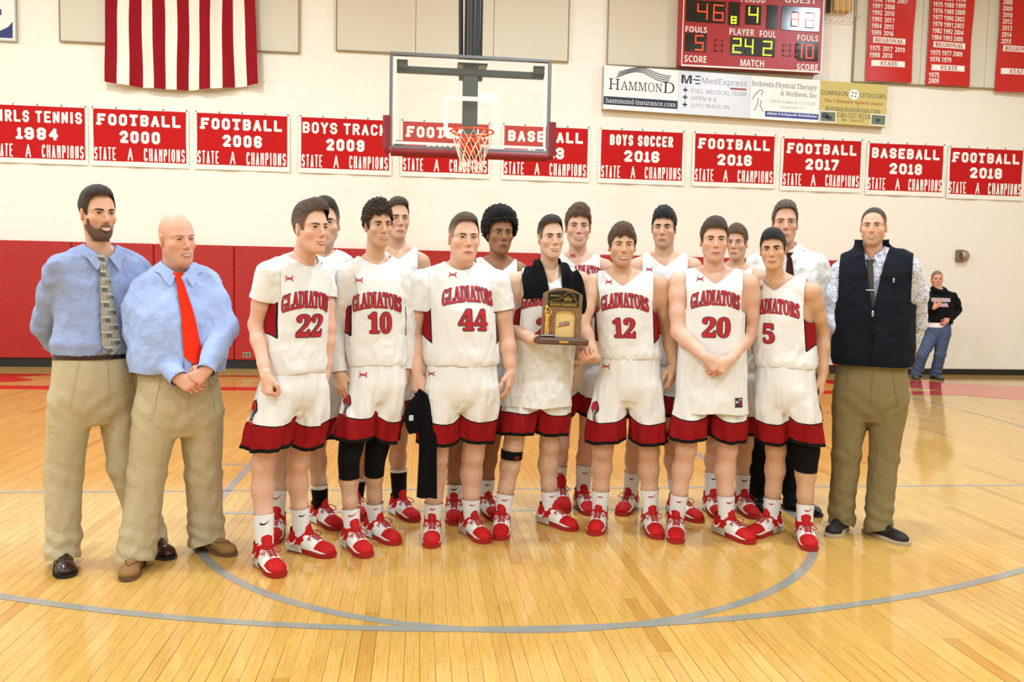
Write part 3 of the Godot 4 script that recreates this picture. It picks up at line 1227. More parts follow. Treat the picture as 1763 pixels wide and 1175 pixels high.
	for b in 3:
		var cy := 4.53 - b * 0.115
		rect(dk, 3.59, cy - 0.01, 3.67, cy + 0.01)
		rect(dk, 3.62, cy - 0.04, 3.64, cy + 0.04)
	words_in(dk, "Bethesda Physical Therapy", font("Droid Serif", 400), 4.73, 4.64, 5.83, 4.75, 0.0, 0.1)
	words_in(dk, "& Wellness, Inc.", ser, 5.22, 4.53, 5.85, 4.62)
	var fig := M.new()
	fig.tube(PackedVector3Array([V(4.86, 4.6, 0), V(4.83, 4.57, 0), V(4.77, 4.5, 0), V(4.75, 4.45, 0)]), [0.006], 5)
	fig.tube(PackedVector3Array([V(4.86, 4.6, 0), V(4.9, 4.61, 0), V(4.92, 4.57, 0), V(4.89, 4.53, 0)]), [0.006], 5)
	fig.tube(PackedVector3Array([V(4.85, 4.48, 0), V(4.84, 4.4, 0), V(4.80, 4.3, 0), V(4.78, 4.28, 0)]), [0.006], 5)
	fig.tube(PackedVector3Array([V(4.9, 4.45, 0), V(4.88, 4.36, 0), V(4.92, 4.3, 0), V(4.93, 4.27, 0)]), [0.006], 5)
	dk.add(fig, Transform3D(Basis.from_scale(V(1, 1, 0.2)), Vector3.ZERO))
	words_in(dk, "DOMINION", sans, 5.905, 4.605, 6.36, 4.675)
	words_in(dk, "UTDOORS", sans, 6.58, 4.605, 7.02, 4.675)
	words_in(dk, "dominionoutdoors.com", ser, 5.99, 4.36, 6.94, 4.44)
	words_in(dk, "540-337-9218", ser, 6.19, 4.26, 6.77, 4.335)
	words_in(dk, "John 3:16", ser, 6.42, 4.195, 6.66, 4.245)
	fig = M.new()
	fig.tube(PackedVector3Array([V(6.28, 4.235, 0), V(6.33, 4.205, 0), V(6.38, 4.22, 0), V(6.33, 4.24, 0), V(6.28, 4.205, 0)]), [0.004], 4)
	dk.add(fig, Transform3D(Basis.from_scale(V(1, 1, 0.2)), Vector3.ZERO))
	var put := func(called: String, mm: M, mt: Material, z: float) -> void:
		var w := M.new()
		w.add(mm, sk.translated(V(0, 0, z)))
		obj(called, w, mt, ads)
	put.call("print", dk, navy, 0.001)
	var lt := M.new()
	words_in(lt, "hammond-insurance.com", ser, 2.34, 4.25, 3.48, 4.325)
	words_in(lt, "INSURANCE SERVICES", ser, 2.39, 4.385, 3.45, 4.42)
	put.call("print", lt, mat(Color(0.9, 0.9, 0.92), 0.4), 0.0022)
	var gr := M.new()
	words_in(gr, "MedExpress", sans, 3.9, 4.62, 4.65, 4.745)
	words_in(gr, "FULL MEDICAL TEAM", sans, 3.73, 4.49, 4.64, 4.56)
	words_in(gr, "OPEN 8-8", sans, 3.73, 4.38, 4.15, 4.445)
	words_in(gr, "JUST WALK IN", sans, 3.73, 4.26, 4.36, 4.33)
	words_in(gr, "1609 N. Coalter St. • 213-1538", sans, 5.04, 4.42, 5.81, 4.475)
	words_in(gr, "Doug Rohr, PT", sans, 5.23, 4.335, 5.63, 4.385)
	put.call("print", gr, grey, 0.001)
	var rd := M.new()
	rect(rd, 4.37, 4.585, 4.64, 4.615)
	words_in(rd, "The Ultimate Sports Store", serb, 5.96, 4.475, 6.97, 4.545)
	put.call("print", rd, mat(Color(0.62, 0.25, 0.17), 0.4), 0.001)
	var bl := M.new()
	rect(bl, 4.97, 4.195, 5.875, 4.285)
	put.call("print", bl, mat(Color(0.1, 0.2, 0.55), 0.4), 0.001)
	lt = M.new()
	words_in(lt, "Athletic & Orthopaedic Rehabilitation", serb, 5.0, 4.215, 5.85, 4.27, 0.0, 0.2)
	var ring := []
	for e in 20:
		ring.append(V(6.47 + cos(e * TAU / 20) * 0.085, 4.64 + sin(e * TAU / 20) * 0.085, 0))
	lt.flat(ring, Vector3.BACK)
	rect(lt, 5.895, 4.165, 6.18, 4.35)
	rect(lt, 6.775, 4.165, 7.045, 4.35)
	put.call("print", lt, mat(Color(0.95, 0.95, 0.95), 0.4), 0.0022)
	var green := mat(Color(0.42, 0.47, 0.36), 0.4)
	for q in [[5.91, 6.165], [6.79, 7.03]]:
		var pic := M.new()
		rect(pic, q[0], 4.18, q[1], 4.335)
		put.call("picture", pic, green, 0.003)
	var ph := M.new()
	for e in [[5.99, 4.27, 0.045], [6.06, 4.24, 0.035], [6.9, 4.25, 0.03]]:
		ring = []
		for k in 12:
			ring.append(V(e[0] + cos(k * TAU / 12) * e[2] * 1.4, e[1] + sin(k * TAU / 12) * e[2], 0))
		ph.flat(ring, Vector3.BACK)
	for k in 4:
		var c := Vector2(6.47, 4.64) + Vector2(0.04, 0).rotated(k * TAU / 4 + 0.7)
		ring = []
		for e in 8:
			ring.append(V(c.x + cos(e * TAU / 8) * 0.014, c.y + sin(e * TAU / 8) * 0.014, 0))
		ph.flat(ring, Vector3.BACK)
	put.call("print", ph, mat(Color(0.2, 0.2, 0.27), 0.4), 0.004)


func small_fittings() -> void:
	# horn in a wire cage beside the scoreboard
	var t := thing("caged_horn", "wooden horn box in a wire cage between scoreboard and year banners", "horn", V(6.2, 5.92, ZW))
	var m := M.new()
	m.bevel(V(-0.16, 0.0, 0.02), V(0.16, 0.8, 0.16), 0.01)
	obj("box", m, mat(Color(0.78, 0.6, 0.3), 0.5), t)
	m = M.new()
	m.box(V(-0.21, 0.0, 0.0), V(-0.165, 0.8, 0.13))
	obj("bracket", m, mat(Color(0.3, 0.24, 0.16), 0.5), t)
	m = M.new()
	for k in 6:
		var x := -0.24 + k * 0.1
		m.tube(PackedVector3Array([V(x, 0.9, 0.25), V(x, -0.09, 0.25), V(x, -0.11, 0.2), V(x, -0.12, 0.0)]), [0.004], 6)
	for y in [-0.09, 0.3, 0.7]:
		m.tube(PackedVector3Array([V(-0.25, y, 0.0), V(-0.25, y, 0.25), V(0.27, y, 0.25), V(0.27, y, 0.0)]), [0.004], 6)
	obj("cage", m, mat(Color(0.85, 0.82, 0.74), 0.35, 0.5), t)
	t = thing("wall_bell", "square steel wall fitting with a round bell, above the man in a sweatshirt", "bell", V(8.58, 2.03, ZW))
	m = M.new()
	m.bevel(V(-0.1, -0.1, 0), V(0.03, 0.1, 0.08), 0.012)
	obj("box", m, mat(Color(0.5, 0.4, 0.33), 0.4, 0.4), t)
	m = M.new()
	m.lathe([Vector2(0.0, 0.1), Vector2(0.06, 0.09), Vector2(0.095, 0.05), Vector2(0.1, 0.0)], 24)
	var w := M.new()
	w.add(m, Transform3D(Basis(Vector3.RIGHT, PI / 2), V(0.03, 0, 0.02)))
	obj("bell", w, mat(Color(0.68, 0.6, 0.52), 0.35, 0.6), t)
	m = M.new()
	m.bevel(V(-0.06, -0.05, 0.08), V(0.0, 0.05, 0.11), 0.008)
	obj("striker_cover", m, mat(Color(0.38, 0.28, 0.22), 0.5), t)


# ---------------------------------------------------------------- basket
func basket() -> void:
	var t := thing("basketball_goal", "glass backboard with orange rim and white net hanging from a dark pole", "basketball goal", V(0, 0, 0))
	var zf := -0.38
	var x := 0.915
	var y0 := 2.9
	var y1 := 3.965
	var glass := mat(Color(0.9, 0.97, 0.94, 0.06), 0.02)
	glass.transparency = BaseMaterial3D.TRANSPARENCY_ALPHA
	var m := M.new()
	rect(m, -x + 0.03, y0 + 0.03, x - 0.03, y1 - 0.03, zf)
	obj("glass", m, glass, t)
	var steel := mat(Color(0.45, 0.46, 0.47), 0.4, 0.5)
	m = M.new()
	for q in [[-x, y0, x, y0 + 0.035], [-x, y1 - 0.035, x, y1], [-x, y0 + 0.035, -x + 0.035, y1 - 0.035], [x - 0.035, y0 + 0.035, x, y1 - 0.035]]:
		m.bevel(V(q[0], q[1], zf - 0.05), V(q[2], q[3], zf + 0.012), 0.004)
	obj("frame", m, steel, t)
	var white := mat(Color(0.92, 0.93, 0.92), 0.5)
	m = M.new()
	for q in [[-x + 0.05, y0 + 0.05, x - 0.05, y0 + 0.08], [-x + 0.05, y1 - 0.08, x - 0.05, y1 - 0.05], [-x + 0.05, y0 + 0.08, -x + 0.08, y1 - 0.08], [x - 0.08, y0 + 0.08, x - 0.05, y1 - 0.08],
			[-0.305, 3.05, -0.255, 3.51], [0.255, 3.05, 0.305, 3.51], [-0.255, 3.46, 0.255, 3.51], [-0.255, 3.05, -0.1, 3.1], [0.1, 3.05, 0.255, 3.1]]:
		m.box(V(q[0], q[1], zf + 0.0005), V(q[2], q[3], zf + 0.002))
	obj("white_lines", m, white, t)
	# red padding along the lower edge and corners
	m = M.new()
	var pr := PackedVector3Array([V(-x - 0.02, y0 + 0.36, zf - 0.015), V(-x - 0.02, y0 - 0.005, zf - 0.015), V(-x + 0.02, y0 - 0.035, zf - 0.015), V(x - 0.02, y0 - 0.035, zf - 0.015), V(x + 0.02, y0 - 0.005, zf - 0.015), V(x + 0.02, y0 + 0.36, zf - 0.015)])
	for k in pr.size() - 1:
		var a := pr[k]
		var b := pr[k + 1]
		m.tube(PackedVector3Array([a, b]), [0.05], 12, Color.WHITE, true, 0.9)
	obj("padding", m, mat(Color(0.5, 0.055, 0.075), 0.5), t)
	var iron := mat(Color(0.2, 0.21, 0.20), 0.5, 0.3)
	m = M.new()
	m.bevel(V(-x + 0.07, 3.77, zf - 0.17), V(x - 0.07, 3.84, zf - 0.09), 0.006)
	for s in [-1.0, 1.0]:
		m.bevel(V(s * (x - 0.13) - 0.07, 3.80, zf - 0.1), V(s * (x - 0.13) + 0.07, 3.92, zf - 0.03), 0.006)
		m.tube(PackedVector3Array([V(s * (x - 0.06), 2.97, zf - 0.05), V(s * (x - 0.16), 2.97, zf - 0.07)]), [0.03], 6)
	m.bevel(V(-0.13, 3.74, zf - 0.26), V(0.14, 3.79, zf - 0.17), 0.006)
	obj("brace", m, iron, t)
	m = M.new()
	m.bevel(V(-0.085, 3.02, zf - 0.27), V(0.085, 3.9, zf - 0.11), 0.008)
	obj("mast", m, mat(Color(0.27, 0.28, 0.27), 0.45, 0.3), t)
	m = M.new()
	m.tube(PackedVector3Array([V(0.03, 3.9, zf - 0.19), V(0.03, HT, zf - 0.19)]), [0.105], 20)
	m.bevel(V(-0.15, 3.88, zf - 0.33), V(0.19, 3.93, zf - 0.07), 0.006)
	obj("pole", m, mat(Color(0.16, 0.165, 0.16), 0.3, 0.4), t)
	m = M.new()
	m.tube(PackedVector3Array([V(-0.11, 3.97, zf - 0.2), V(-0.18, 7.5, zf - 0.2)]), [0.026], 10)
	obj("cable", m, mat(Color(0.03, 0.03, 0.03), 0.5), t)
	# rim, bracket and net
	var orange := mat(Color(0.92, 0.27, 0.06), 0.4)
	m = M.new()
	var ring := PackedVector3Array()
	for k in 49:
		ring.append(V(sin(k * TAU / 48) * 0.233, 3.05, cos(k * TAU / 48) * 0.233))
	m.tube(ring, [0.0095], 8, Color.WHITE, false)
	var rim: Node3D = obj("rim", m, orange, t)
	m = M.new()
	for s in [-1.0, 1.0]:
		m.tube(PackedVector3Array([V(s * 0.2, 3.045, -0.12), V(s * 0.1, 3.04, -0.3)]), [0.01], 6)
	m.bevel(V(-0.12, 2.985, -0.3), V(0.12, 3.035, -0.23), 0.01)
	var fb := Field.new(V(-0.16, 2.8, -0.42), V(0.16, 3.1, -0.2), 0.012)
	fb.ell(V(0, 2.965, -0.34), V(0.115, 0.075, 0.08), 0.01)
	fb.ell(V(0, 2.89, -0.35), V(0.06, 0.05, 0.05), 0.03)
	var hub := fb.surface().tint(Color.WHITE)
	hub.u.resize(hub.v.size())
	m.add(hub)
	obj("bracket", m, orange, rim)
	m = M.new()
	words_in(m, "GARED", font("Droid Sans", 700), -0.055, 2.945, 0.055, 2.975, -0.248)
	obj("lettering", m, mat(Color(0.3, 0.05, 0.03), 0.5), rim)
	m = M.new()
	var rings := [[0.228, 3.035], [0.2, 2.94], [0.165, 2.84], [0.135, 2.75], [0.12, 2.68], [0.118, 2.61]]
	for k in 12:
		for j in rings.size() - 1:
			for s in [-1.0, 1.0]:
				var pts := PackedVector3Array()
				for e in 4:
					var f := (j + e / 3.0) / 5.0 * 5.0
					var lo := int(minf(f, 4.0))
					var r: float = lerpf(rings[lo][0], rings[lo + 1][0], f - lo)
					var yy: float = lerpf(rings[lo][1], rings[lo + 1][1], f - lo)
					var a: float = TAU * (k + (0.5 if j % 2 else 0.0) + s * 0.5 * e / 3.0) / 12.0
					pts.append(V(sin(a) * r, yy, cos(a) * r))
				m.tube(pts, [0.0042 if j else 0.0034], 5, Color.WHITE, false)
			if j == 0:
				var a := TAU * k / 12.0
				m.tube(PackedVector3Array([V(sin(a) * 0.232, 3.058, cos(a) * 0.232), V(sin(a) * 0.24, 3.03, cos(a) * 0.24), V(sin(a) * 0.226, 3.03, cos(a) * 0.226)]), [0.004], 5, Color.WHITE, false)
	obj("net", m, mat(Color(0.92, 0.88, 0.78), 0.8), t)

# ---------------------------------------------------------------- people
var fold_noise := FastNoiseLite.new()
var hair_noise := FastNoiseLite.new()
var hand_made := {}
var text_made := {}
var shoe_made := {}
var mats := {}

func renormal(m: M) -> void:
	var nn := PackedVector3Array()
	nn.resize(m.v.size())
	for j in range(0, m.i.size(), 3):
		var a := m.i[j]
		var b := m.i[j + 1]
		var c := m.i[j + 2]
		var k := (m.v[c] - m.v[a]).cross(m.v[b] - m.v[a])
		nn[a] += k
		nn[b] += k
		nn[c] += k
	for k in nn.size():
		m.n[k] = nn[k].normalized() if nn[k].length_squared() > 1e-20 else m.n[k]


func crumple_at(q: Vector3, amp: float, fx: float, fy: float, ph: float, lo := 0.35, y_lo := 0.0, y_hi := 1.0) -> float:
	var g := fold_noise.get_noise_3d(q.x * fx + ph, q.y * fy, q.z * fx)
	var r := 0.22 - absf(fold_noise.get_noise_3d(q.x * fx * 1.3 + q.y * fy * 0.6, q.y * fy * 1.3 - q.x * fx * 0.5 + ph, q.z * fx * 1.3))
	var share := lerpf(1.0, lo, smoothstep(y_lo, y_hi, q.y))
	return amp * share * (0.55 * g + 0.75 * r)


func crumple(m: M, amp: float, fx: float, fy: float, ph: float, lo := 1.0, y_lo := 0.0, y_hi := 1.0) -> void:
	for k in m.v.size():
		m.v[k] += m.n[k] * crumple_at(m.v[k], amp, fx, fy, ph, lo, y_lo, y_hi)


func gradient(f: Field, q: Vector3) -> Vector3:
	var e := f.s * 0.8
	return V(f.at(q + V(e, 0, 0)) - f.at(q - V(e, 0, 0)), f.at(q + V(0, e, 0)) - f.at(q - V(0, e, 0)), f.at(q + V(0, 0, e)) - f.at(q - V(0, 0, e))).normalized()


func pw(x: float, xs: Array, ys: Array) -> float:
	if x <= xs[0]:
		return ys[0]
	for k in xs.size() - 1:
		if x <= xs[k + 1]:
			return lerpf(ys[k], ys[k + 1], (x - xs[k]) / (xs[k + 1] - xs[k]))
	return ys[-1]


# ---- heads: x to the viewer's right, y up, z out of the face; the chin at -0.117, the crown at 0.125
func build_head(h: Dictionary, nb: Vector3, skin: Color) -> Dictionary:
	var f := Field.new(V(-0.105, minf(-0.2, nb.y - 0.03), -0.135), V(0.105, 0.15, 0.14), 0.0036)
	var wd: float = h.get("wide", 1.0)
	var jw: float = h.get("jaw", 1.0)
	var fat: float = h.get("fat", 0.0)
	f.ell(V(0, 0.038, -0.014), V(0.075 * wd, 0.086, 0.096), 0.01)
	f.ell(V(0, 0.02, 0.022), V(0.067 * wd, 0.088, 0.066), 0.02)
	f.ell(V(0, -0.05, 0.026), V((0.051 + fat) * wd, 0.058, 0.058), 0.03)
	f.ell(V(0, -0.03, 0.012), V((0.0645 + fat * 0.5) * wd, 0.052, 0.058), 0.025)
	f.ell(V(0, -0.075, 0.04), V((0.04 + fat * 0.6) * jw, 0.038, 0.045), 0.02)
	for s in [-1.0, 1.0]:
		f.cap(V(s * (0.0465 * jw + fat * 0.8), -0.056, -0.002), V(s * 0.017 * jw, -0.098, 0.06), 0.0175, 0.0155, 0.024)
	f.ell(V(0, -0.102, 0.067), V(0.0185 * jw, 0.0155, 0.017), 0.016)
	if fat > 0.004:
		f.ell(V(0, -0.105, 0.02), V(0.045, 0.03, 0.04), 0.03)
	for s in [-1.0, 1.0]:
		f.ell(V(s * 0.045 * wd, -0.022, 0.055), V(0.0175, 0.014, 0.018), 0.026)
		f.cap(V(s * 0.012, 0.024, 0.082), V(s * 0.05 * wd, 0.022, 0.061), 0.0105, 0.0095, 0.014)
		f.ell(V(s * 0.032, 0.003, 0.1), V(0.019, 0.0125, 0.0235), 0.01, Basis(), true)
		f.ell(V(s * 0.0315, 0.003, 0.0715), V(0.0155, 0.0125, 0.0125), 0.006)
	# nose
	var nw: float = h.get("nose", 1.0)
	f.cap(V(0, 0.02, 0.082), V(0, -0.022, 0.1015), 0.0065, 0.0082 * nw, 0.012)
	f.ell(V(0, -0.0295, 0.1015), V(0.0098 * nw, 0.0088, 0.0112), 0.008)
	for s in [-1.0, 1.0]:
		f.ell(V(s * 0.0112 * nw, -0.0335, 0.091), V(0.0072, 0.0068, 0.0098), 0.005)
	# mouth mound
	f.ell(V(0, -0.066, 0.072), V(0.027, 0.017, 0.018), 0.014)
	# ears
	for s in [-1.0, 1.0]:
		var eb := Basis(Vector3.UP, s * 0.42) * Basis(Vector3.RIGHT, -0.15)
		f.ell(V(s * (0.0755 * wd + fat * 0.5), -0.004, -0.014), V(0.0078, 0.030, 0.0185), 0.007, eb)
		f.ell(V(s * (0.0845 * wd + fat * 0.5), -0.001, -0.009), V(0.0065, 0.02, 0.0115), 0.003, eb, true)
	# neck
	var nk: float = h.get("neck", 1.0)
	f.cap(V(0, -0.05, -0.028), nb, 0.053 * nk, 0.06 * nk, 0.03)
	var m := f.surface()
	var st: float = h.get("stubble", 0.0)
	var hc: Color = h.get("hair", Color(0.1, 0.07, 0.05))
	var red := Color(skin.r * 1.0, skin.g * 0.77, skin.b * 0.73)
	var frk: float = h.get("freckle", 0.0)
	m.c.resize(m.v.size())
	for k in m.v.size():
		var q := m.v[k]
		var ax := absf(q.x)
		var c := skin
		var blush := 0.55 * exp(-(pow(ax - 0.043, 2) + pow(q.y + 0.03, 2)) / 0.0005) * float(q.z > 0.02)
		blush += 0.5 * exp(-(q.x * q.x + pow(q.y + 0.032, 2)) / 0.00022) * float(q.z > 0.08)
		blush += 0.5 * smoothstep(0.074, 0.082, ax) * float(q.y > -0.045)
		blush += 0.25 * exp(-(q.x * q.x + pow(q.y + 0.1, 2)) / 0.0006)
		blush += 0.12 * hair_noise.get_noise_3d(q.x * 300, q.y * 300, q.z * 300)
		c = c.lerp(red, clampf(blush, 0.0, 0.8))
		if st > 0.0:
			var b := smoothstep(-0.03, -0.05, q.y + ax * 0.15) * smoothstep(-0.02, 0.02, q.z) * smoothstep(-0.14, -0.115, q.y)
			b = maxf(b, smoothstep(-0.04, -0.05, q.y) * smoothstep(0.07, 0.08, q.z) * float(q.y > -0.08))
			b *= 1.0 - 0.7 * exp(-(pow(ax - 0.04, 2) + pow(q.y + 0.045, 2)) / 0.0003)
			c = c.lerp(hc, clampf(b * st * (0.85 + 0.3 * hair_noise.get_noise_3d(q.x * 900, q.y * 900, q.z * 900)), 0.0, 0.95))
		if frk > 0.0:
			c = c.lerp(red, frk * smoothstep(0.25, 0.45, hair_noise.get_noise_3d(q.x * 700, q.y * 700, q.z * 700)))
		m.c[k] = c
	m.u.resize(m.v.size())
	var out := {"skin": m}
	var front := func(x: float, y: float) -> float: return f.hit(V(x, y, 0.138), V(0, 0, -1), 0.2).z
	# eyes
	var eyes := []
	var brows := []
	var open: float = h.get("open", 1.0) * 0.86
	var iris: Color = h.get("iris", Color(0.12, 0.08, 0.05))
	var look: float = h.get("look", 0.0)
	for s in [-1.0, 1.0]:
		var e := M.new()
		var cx: float = s * 0.0315
		var nx := 26
		var ny := 12
		for j in ny + 1:
			for i in nx + 1:
				var t := -1.0 + 2.0 * i / nx
				var up := 0.0056 * open * sqrt(maxf(0.0, 1.0 - pow(absf(t), 2.2)))
				var dn := -0.0043 * open * sqrt(maxf(0.0, 1.0 - pow(absf(t), 2.0)))
				var x := cx + t * 0.0138
				var y: float = 0.0035 + lerpf(dn, up, float(j) / ny) + 0.001 * t * s
				var z: float = 0.0842 - (x - cx) * (x - cx) * 26.0 - (y - 0.0035) * (y - 0.0035) * 30.0
				z = maxf(z, front.call(x, y) + 0.0006)
				var ir := Vector2(x - cx - look, y - 0.0042).length()
				var c := Color(0.55, 0.5, 0.46).lerp(Color(0.5, 0.3, 0.26), smoothstep(0.75, 1.0, absf(t)))
				if ir < 0.0062:
					c = iris if ir > 0.0026 else Color(0.006, 0.006, 0.006)
				e.p(V(x, y, z), V((x - cx) * 55.0, (y - 0.0035) * 50.0, 1).normalized(), c)
		for j in ny:
			for i in nx:
				var a := j * (nx + 1) + i
				e.quad(a, a + 1, a + nx + 2, a + nx + 1)
		eyes.append(e)
		# lash line and lid fold, part of the skin
		for lid in 2:
			var pts := PackedVector3Array()
			for i in 11:
				var t := -1.0 + 0.2 * i
				var y: float
				if lid == 0:
					y = 0.0035 + 0.0060 * open * sqrt(maxf(0.0, 1.0 - pow(absf(t), 2.2))) + 0.001 * t * s
				else:
					y = 0.0035 - 0.0048 * open * sqrt(maxf(0.0, 1.0 - pow(absf(t), 2.0))) + 0.001 * t * s
				var x := cx + t * 0.0142
				pts.append(V(x, y, maxf(0.0842 - (x - cx) * (x - cx) * 26.0 - (y - 0.0035) * (y - 0.0035) * 30.0, front.call(x, y)) + 0.0003))
			m.add(tinted_tube(pts, [0.0006, 0.0016, 0.0021, 0.0023, 0.0023, 0.0023, 0.0023, 0.0023, 0.0021, 0.0016, 0.0006] if lid == 0 else [0.0012], 6, Color(0.03, 0.02, 0.015) if lid == 0 else skin.lerp(red, 0.6)))
		var pts := PackedVector3Array()
		var rr := []
		var by: float = h.get("brow_y", 0.0)
		for i in 9:
			var t := i / 8.0
			var x: float = s * lerpf(0.0135, 0.049, t)
			var y: float = by + 0.0180 + 0.006 * sin(t * 2.3) - 0.003 * t
			pts.append(V(x, y, front.call(x, y) + 0.0004))
			rr.append((0.0042 - 0.0024 * t * t) * h.get("brow", 1.0))
		var bm := M.new()
		bm.tube(pts, rr, 8, Color.WHITE, true, 0.5, Vector3.UP)
		brows.append(bm)
	out.eyes = eyes
	out.brows = brows
	# lips and teeth
	var sm: float = h.get("smile", 0.0)
	var gap: float = h.get("gap", 0.0)
	var lip: Color = h.get("lip", skin.lerp(Color(0.36, 0.09, 0.085), 0.7))
	var hw := 0.0235 + 0.006 * sm
	for lo in 2:
		var pts := PackedVector3Array()
		var rr := []
		for i in 15:
			var t := -1.0 + i / 7.0
			var a := absf(t)
			var cy := -0.0685 + 0.008 * sm * a * a * 1.2 - 0.003 * (1.0 - sm) * a * a
			var y: float
			if lo == 0:
				y = cy + 0.0036 + gap * 0.6 * (1.0 - a * a) - 0.0012 * exp(-t * t * 40.0) - 0.003 * a * a
			else:
				y = cy - 0.0040 - gap * 0.75 * (1.0 - a * a) + 0.0035 * a * a
			var x := t * hw
			pts.append(V(x, y, front.call(x, y) + 0.0004 * (1.0 - a)))
			rr.append((0.0036 if lo == 0 else 0.0046) * maxf(0.25, sqrt(maxf(0.0, 1.0 - a * a * 0.96))))
		m.add(tinted_tube(pts, rr, 8, lip, 0.8))
	var line := PackedVector3Array()
	for i in 13:
		var t := -1.0 + i / 6.0
		var cy := -0.0685 + 0.0096 * sm * t * t - 0.003 * (1.0 - sm) * t * t
		line.append(V(t * hw * 1.06, cy, front.call(t * hw * 1.06, cy) + 0.0012 * (1.0 - t * t) + 0.0002))
	if gap > 0.0:
		var tm := M.new()
		var dark := M.new()
		for i in 12:
			for q in [[tm, 0.78, 0.0004], [dark, 0.95, 0.0]]:
				var qs := []
				for e in [[i, -1], [i + 1, -1], [i + 1, 1], [i, 1]]:
					var t: float = (-1.0 + e[0] / 6.0) * q[1]
					var g: float = (gap * 0.85 + 0.0004) * (1.0 - t * t)
					var x := t * hw
					var y: float = -0.0685 + 0.0096 * sm * t * t - 0.0003 + (g if e[1] > 0 else -g)
					qs.append(V(x, y, front.call(x, y) + 0.0007 + q[2]))
				(q[0] as M).flat(qs, Vector3.BACK, Color(0.012, 0.004, 0.004))
		m.add(dark)
		out.teeth = tm
	else:
		m.add(tinted_tube(line, [0.0007, 0.0011, 0.0012, 0.0012, 0.0012, 0.0012, 0.0012, 0.0012, 0.0012, 0.0012, 0.0012, 0.0011, 0.0007], 6, lip.lerp(Color(0.05, 0.01, 0.01), 0.7)))
	# full beard: the skin of the jaw, lifted
	if h.get("beard", 0.0) > 0.0:
		var g := PackedFloat32Array()
		g.resize(m.v.size())
		for k in m.v.size():
			var q := m.v[k]
			var ax := absf(q.x)
			var jit := 0.005 * hair_noise.get_noise_3d(q.x * 500, q.y * 500, q.z * 500)
			var top := pw(ax, [0.0, 0.022, 0.03, 0.045, 0.058, 0.07], [-0.0495, -0.0525, -0.07, -0.068, -0.05, -0.015]) + jit
			var keep := q.y < top and q.y > -0.128 - jit and q.z > 0.022 - (0.012 if q.y < -0.05 else 0.0) and ax < 0.078
			var mouth := (pow(q.x / 0.026, 2) + pow((q.y + 0.0675) / 0.0105, 2)) < 1.0
			g[k] = -0.01 if keep and not mouth else 0.01
			if q.y > top - 0.01 and q.y < top + 0.01 and not mouth and q.z > 0.022:
				g[k] = (q.y - top)
		var bd := m.clip(g)
		for k in bd.v.size():
			var q := bd.v[k]
			bd.v[k] += bd.n[k] * (0.0014 + 0.0015 * hair_noise.get_noise_3d(q.x * 700, q.y * 350, q.z * 700))
			bd.c[k] = hc.lerp(skin, 0.16) * (1.1 + 0.8 * hair_noise.get_noise_3d(q.x * 900, q.y * 300, q.z * 900))
		out.beard = bd
	if h.has("style"):
		out.hair = build_hair(h, hc, wd, skin)
	return out


func tinted_tube(pts: PackedVector3Array, rr: Array, n: int, col: Color, fl := 1.0) -> M:
	var m := M.new()
	m.tube(pts, rr, n, col, true, fl, Vector3.UP)
	return m


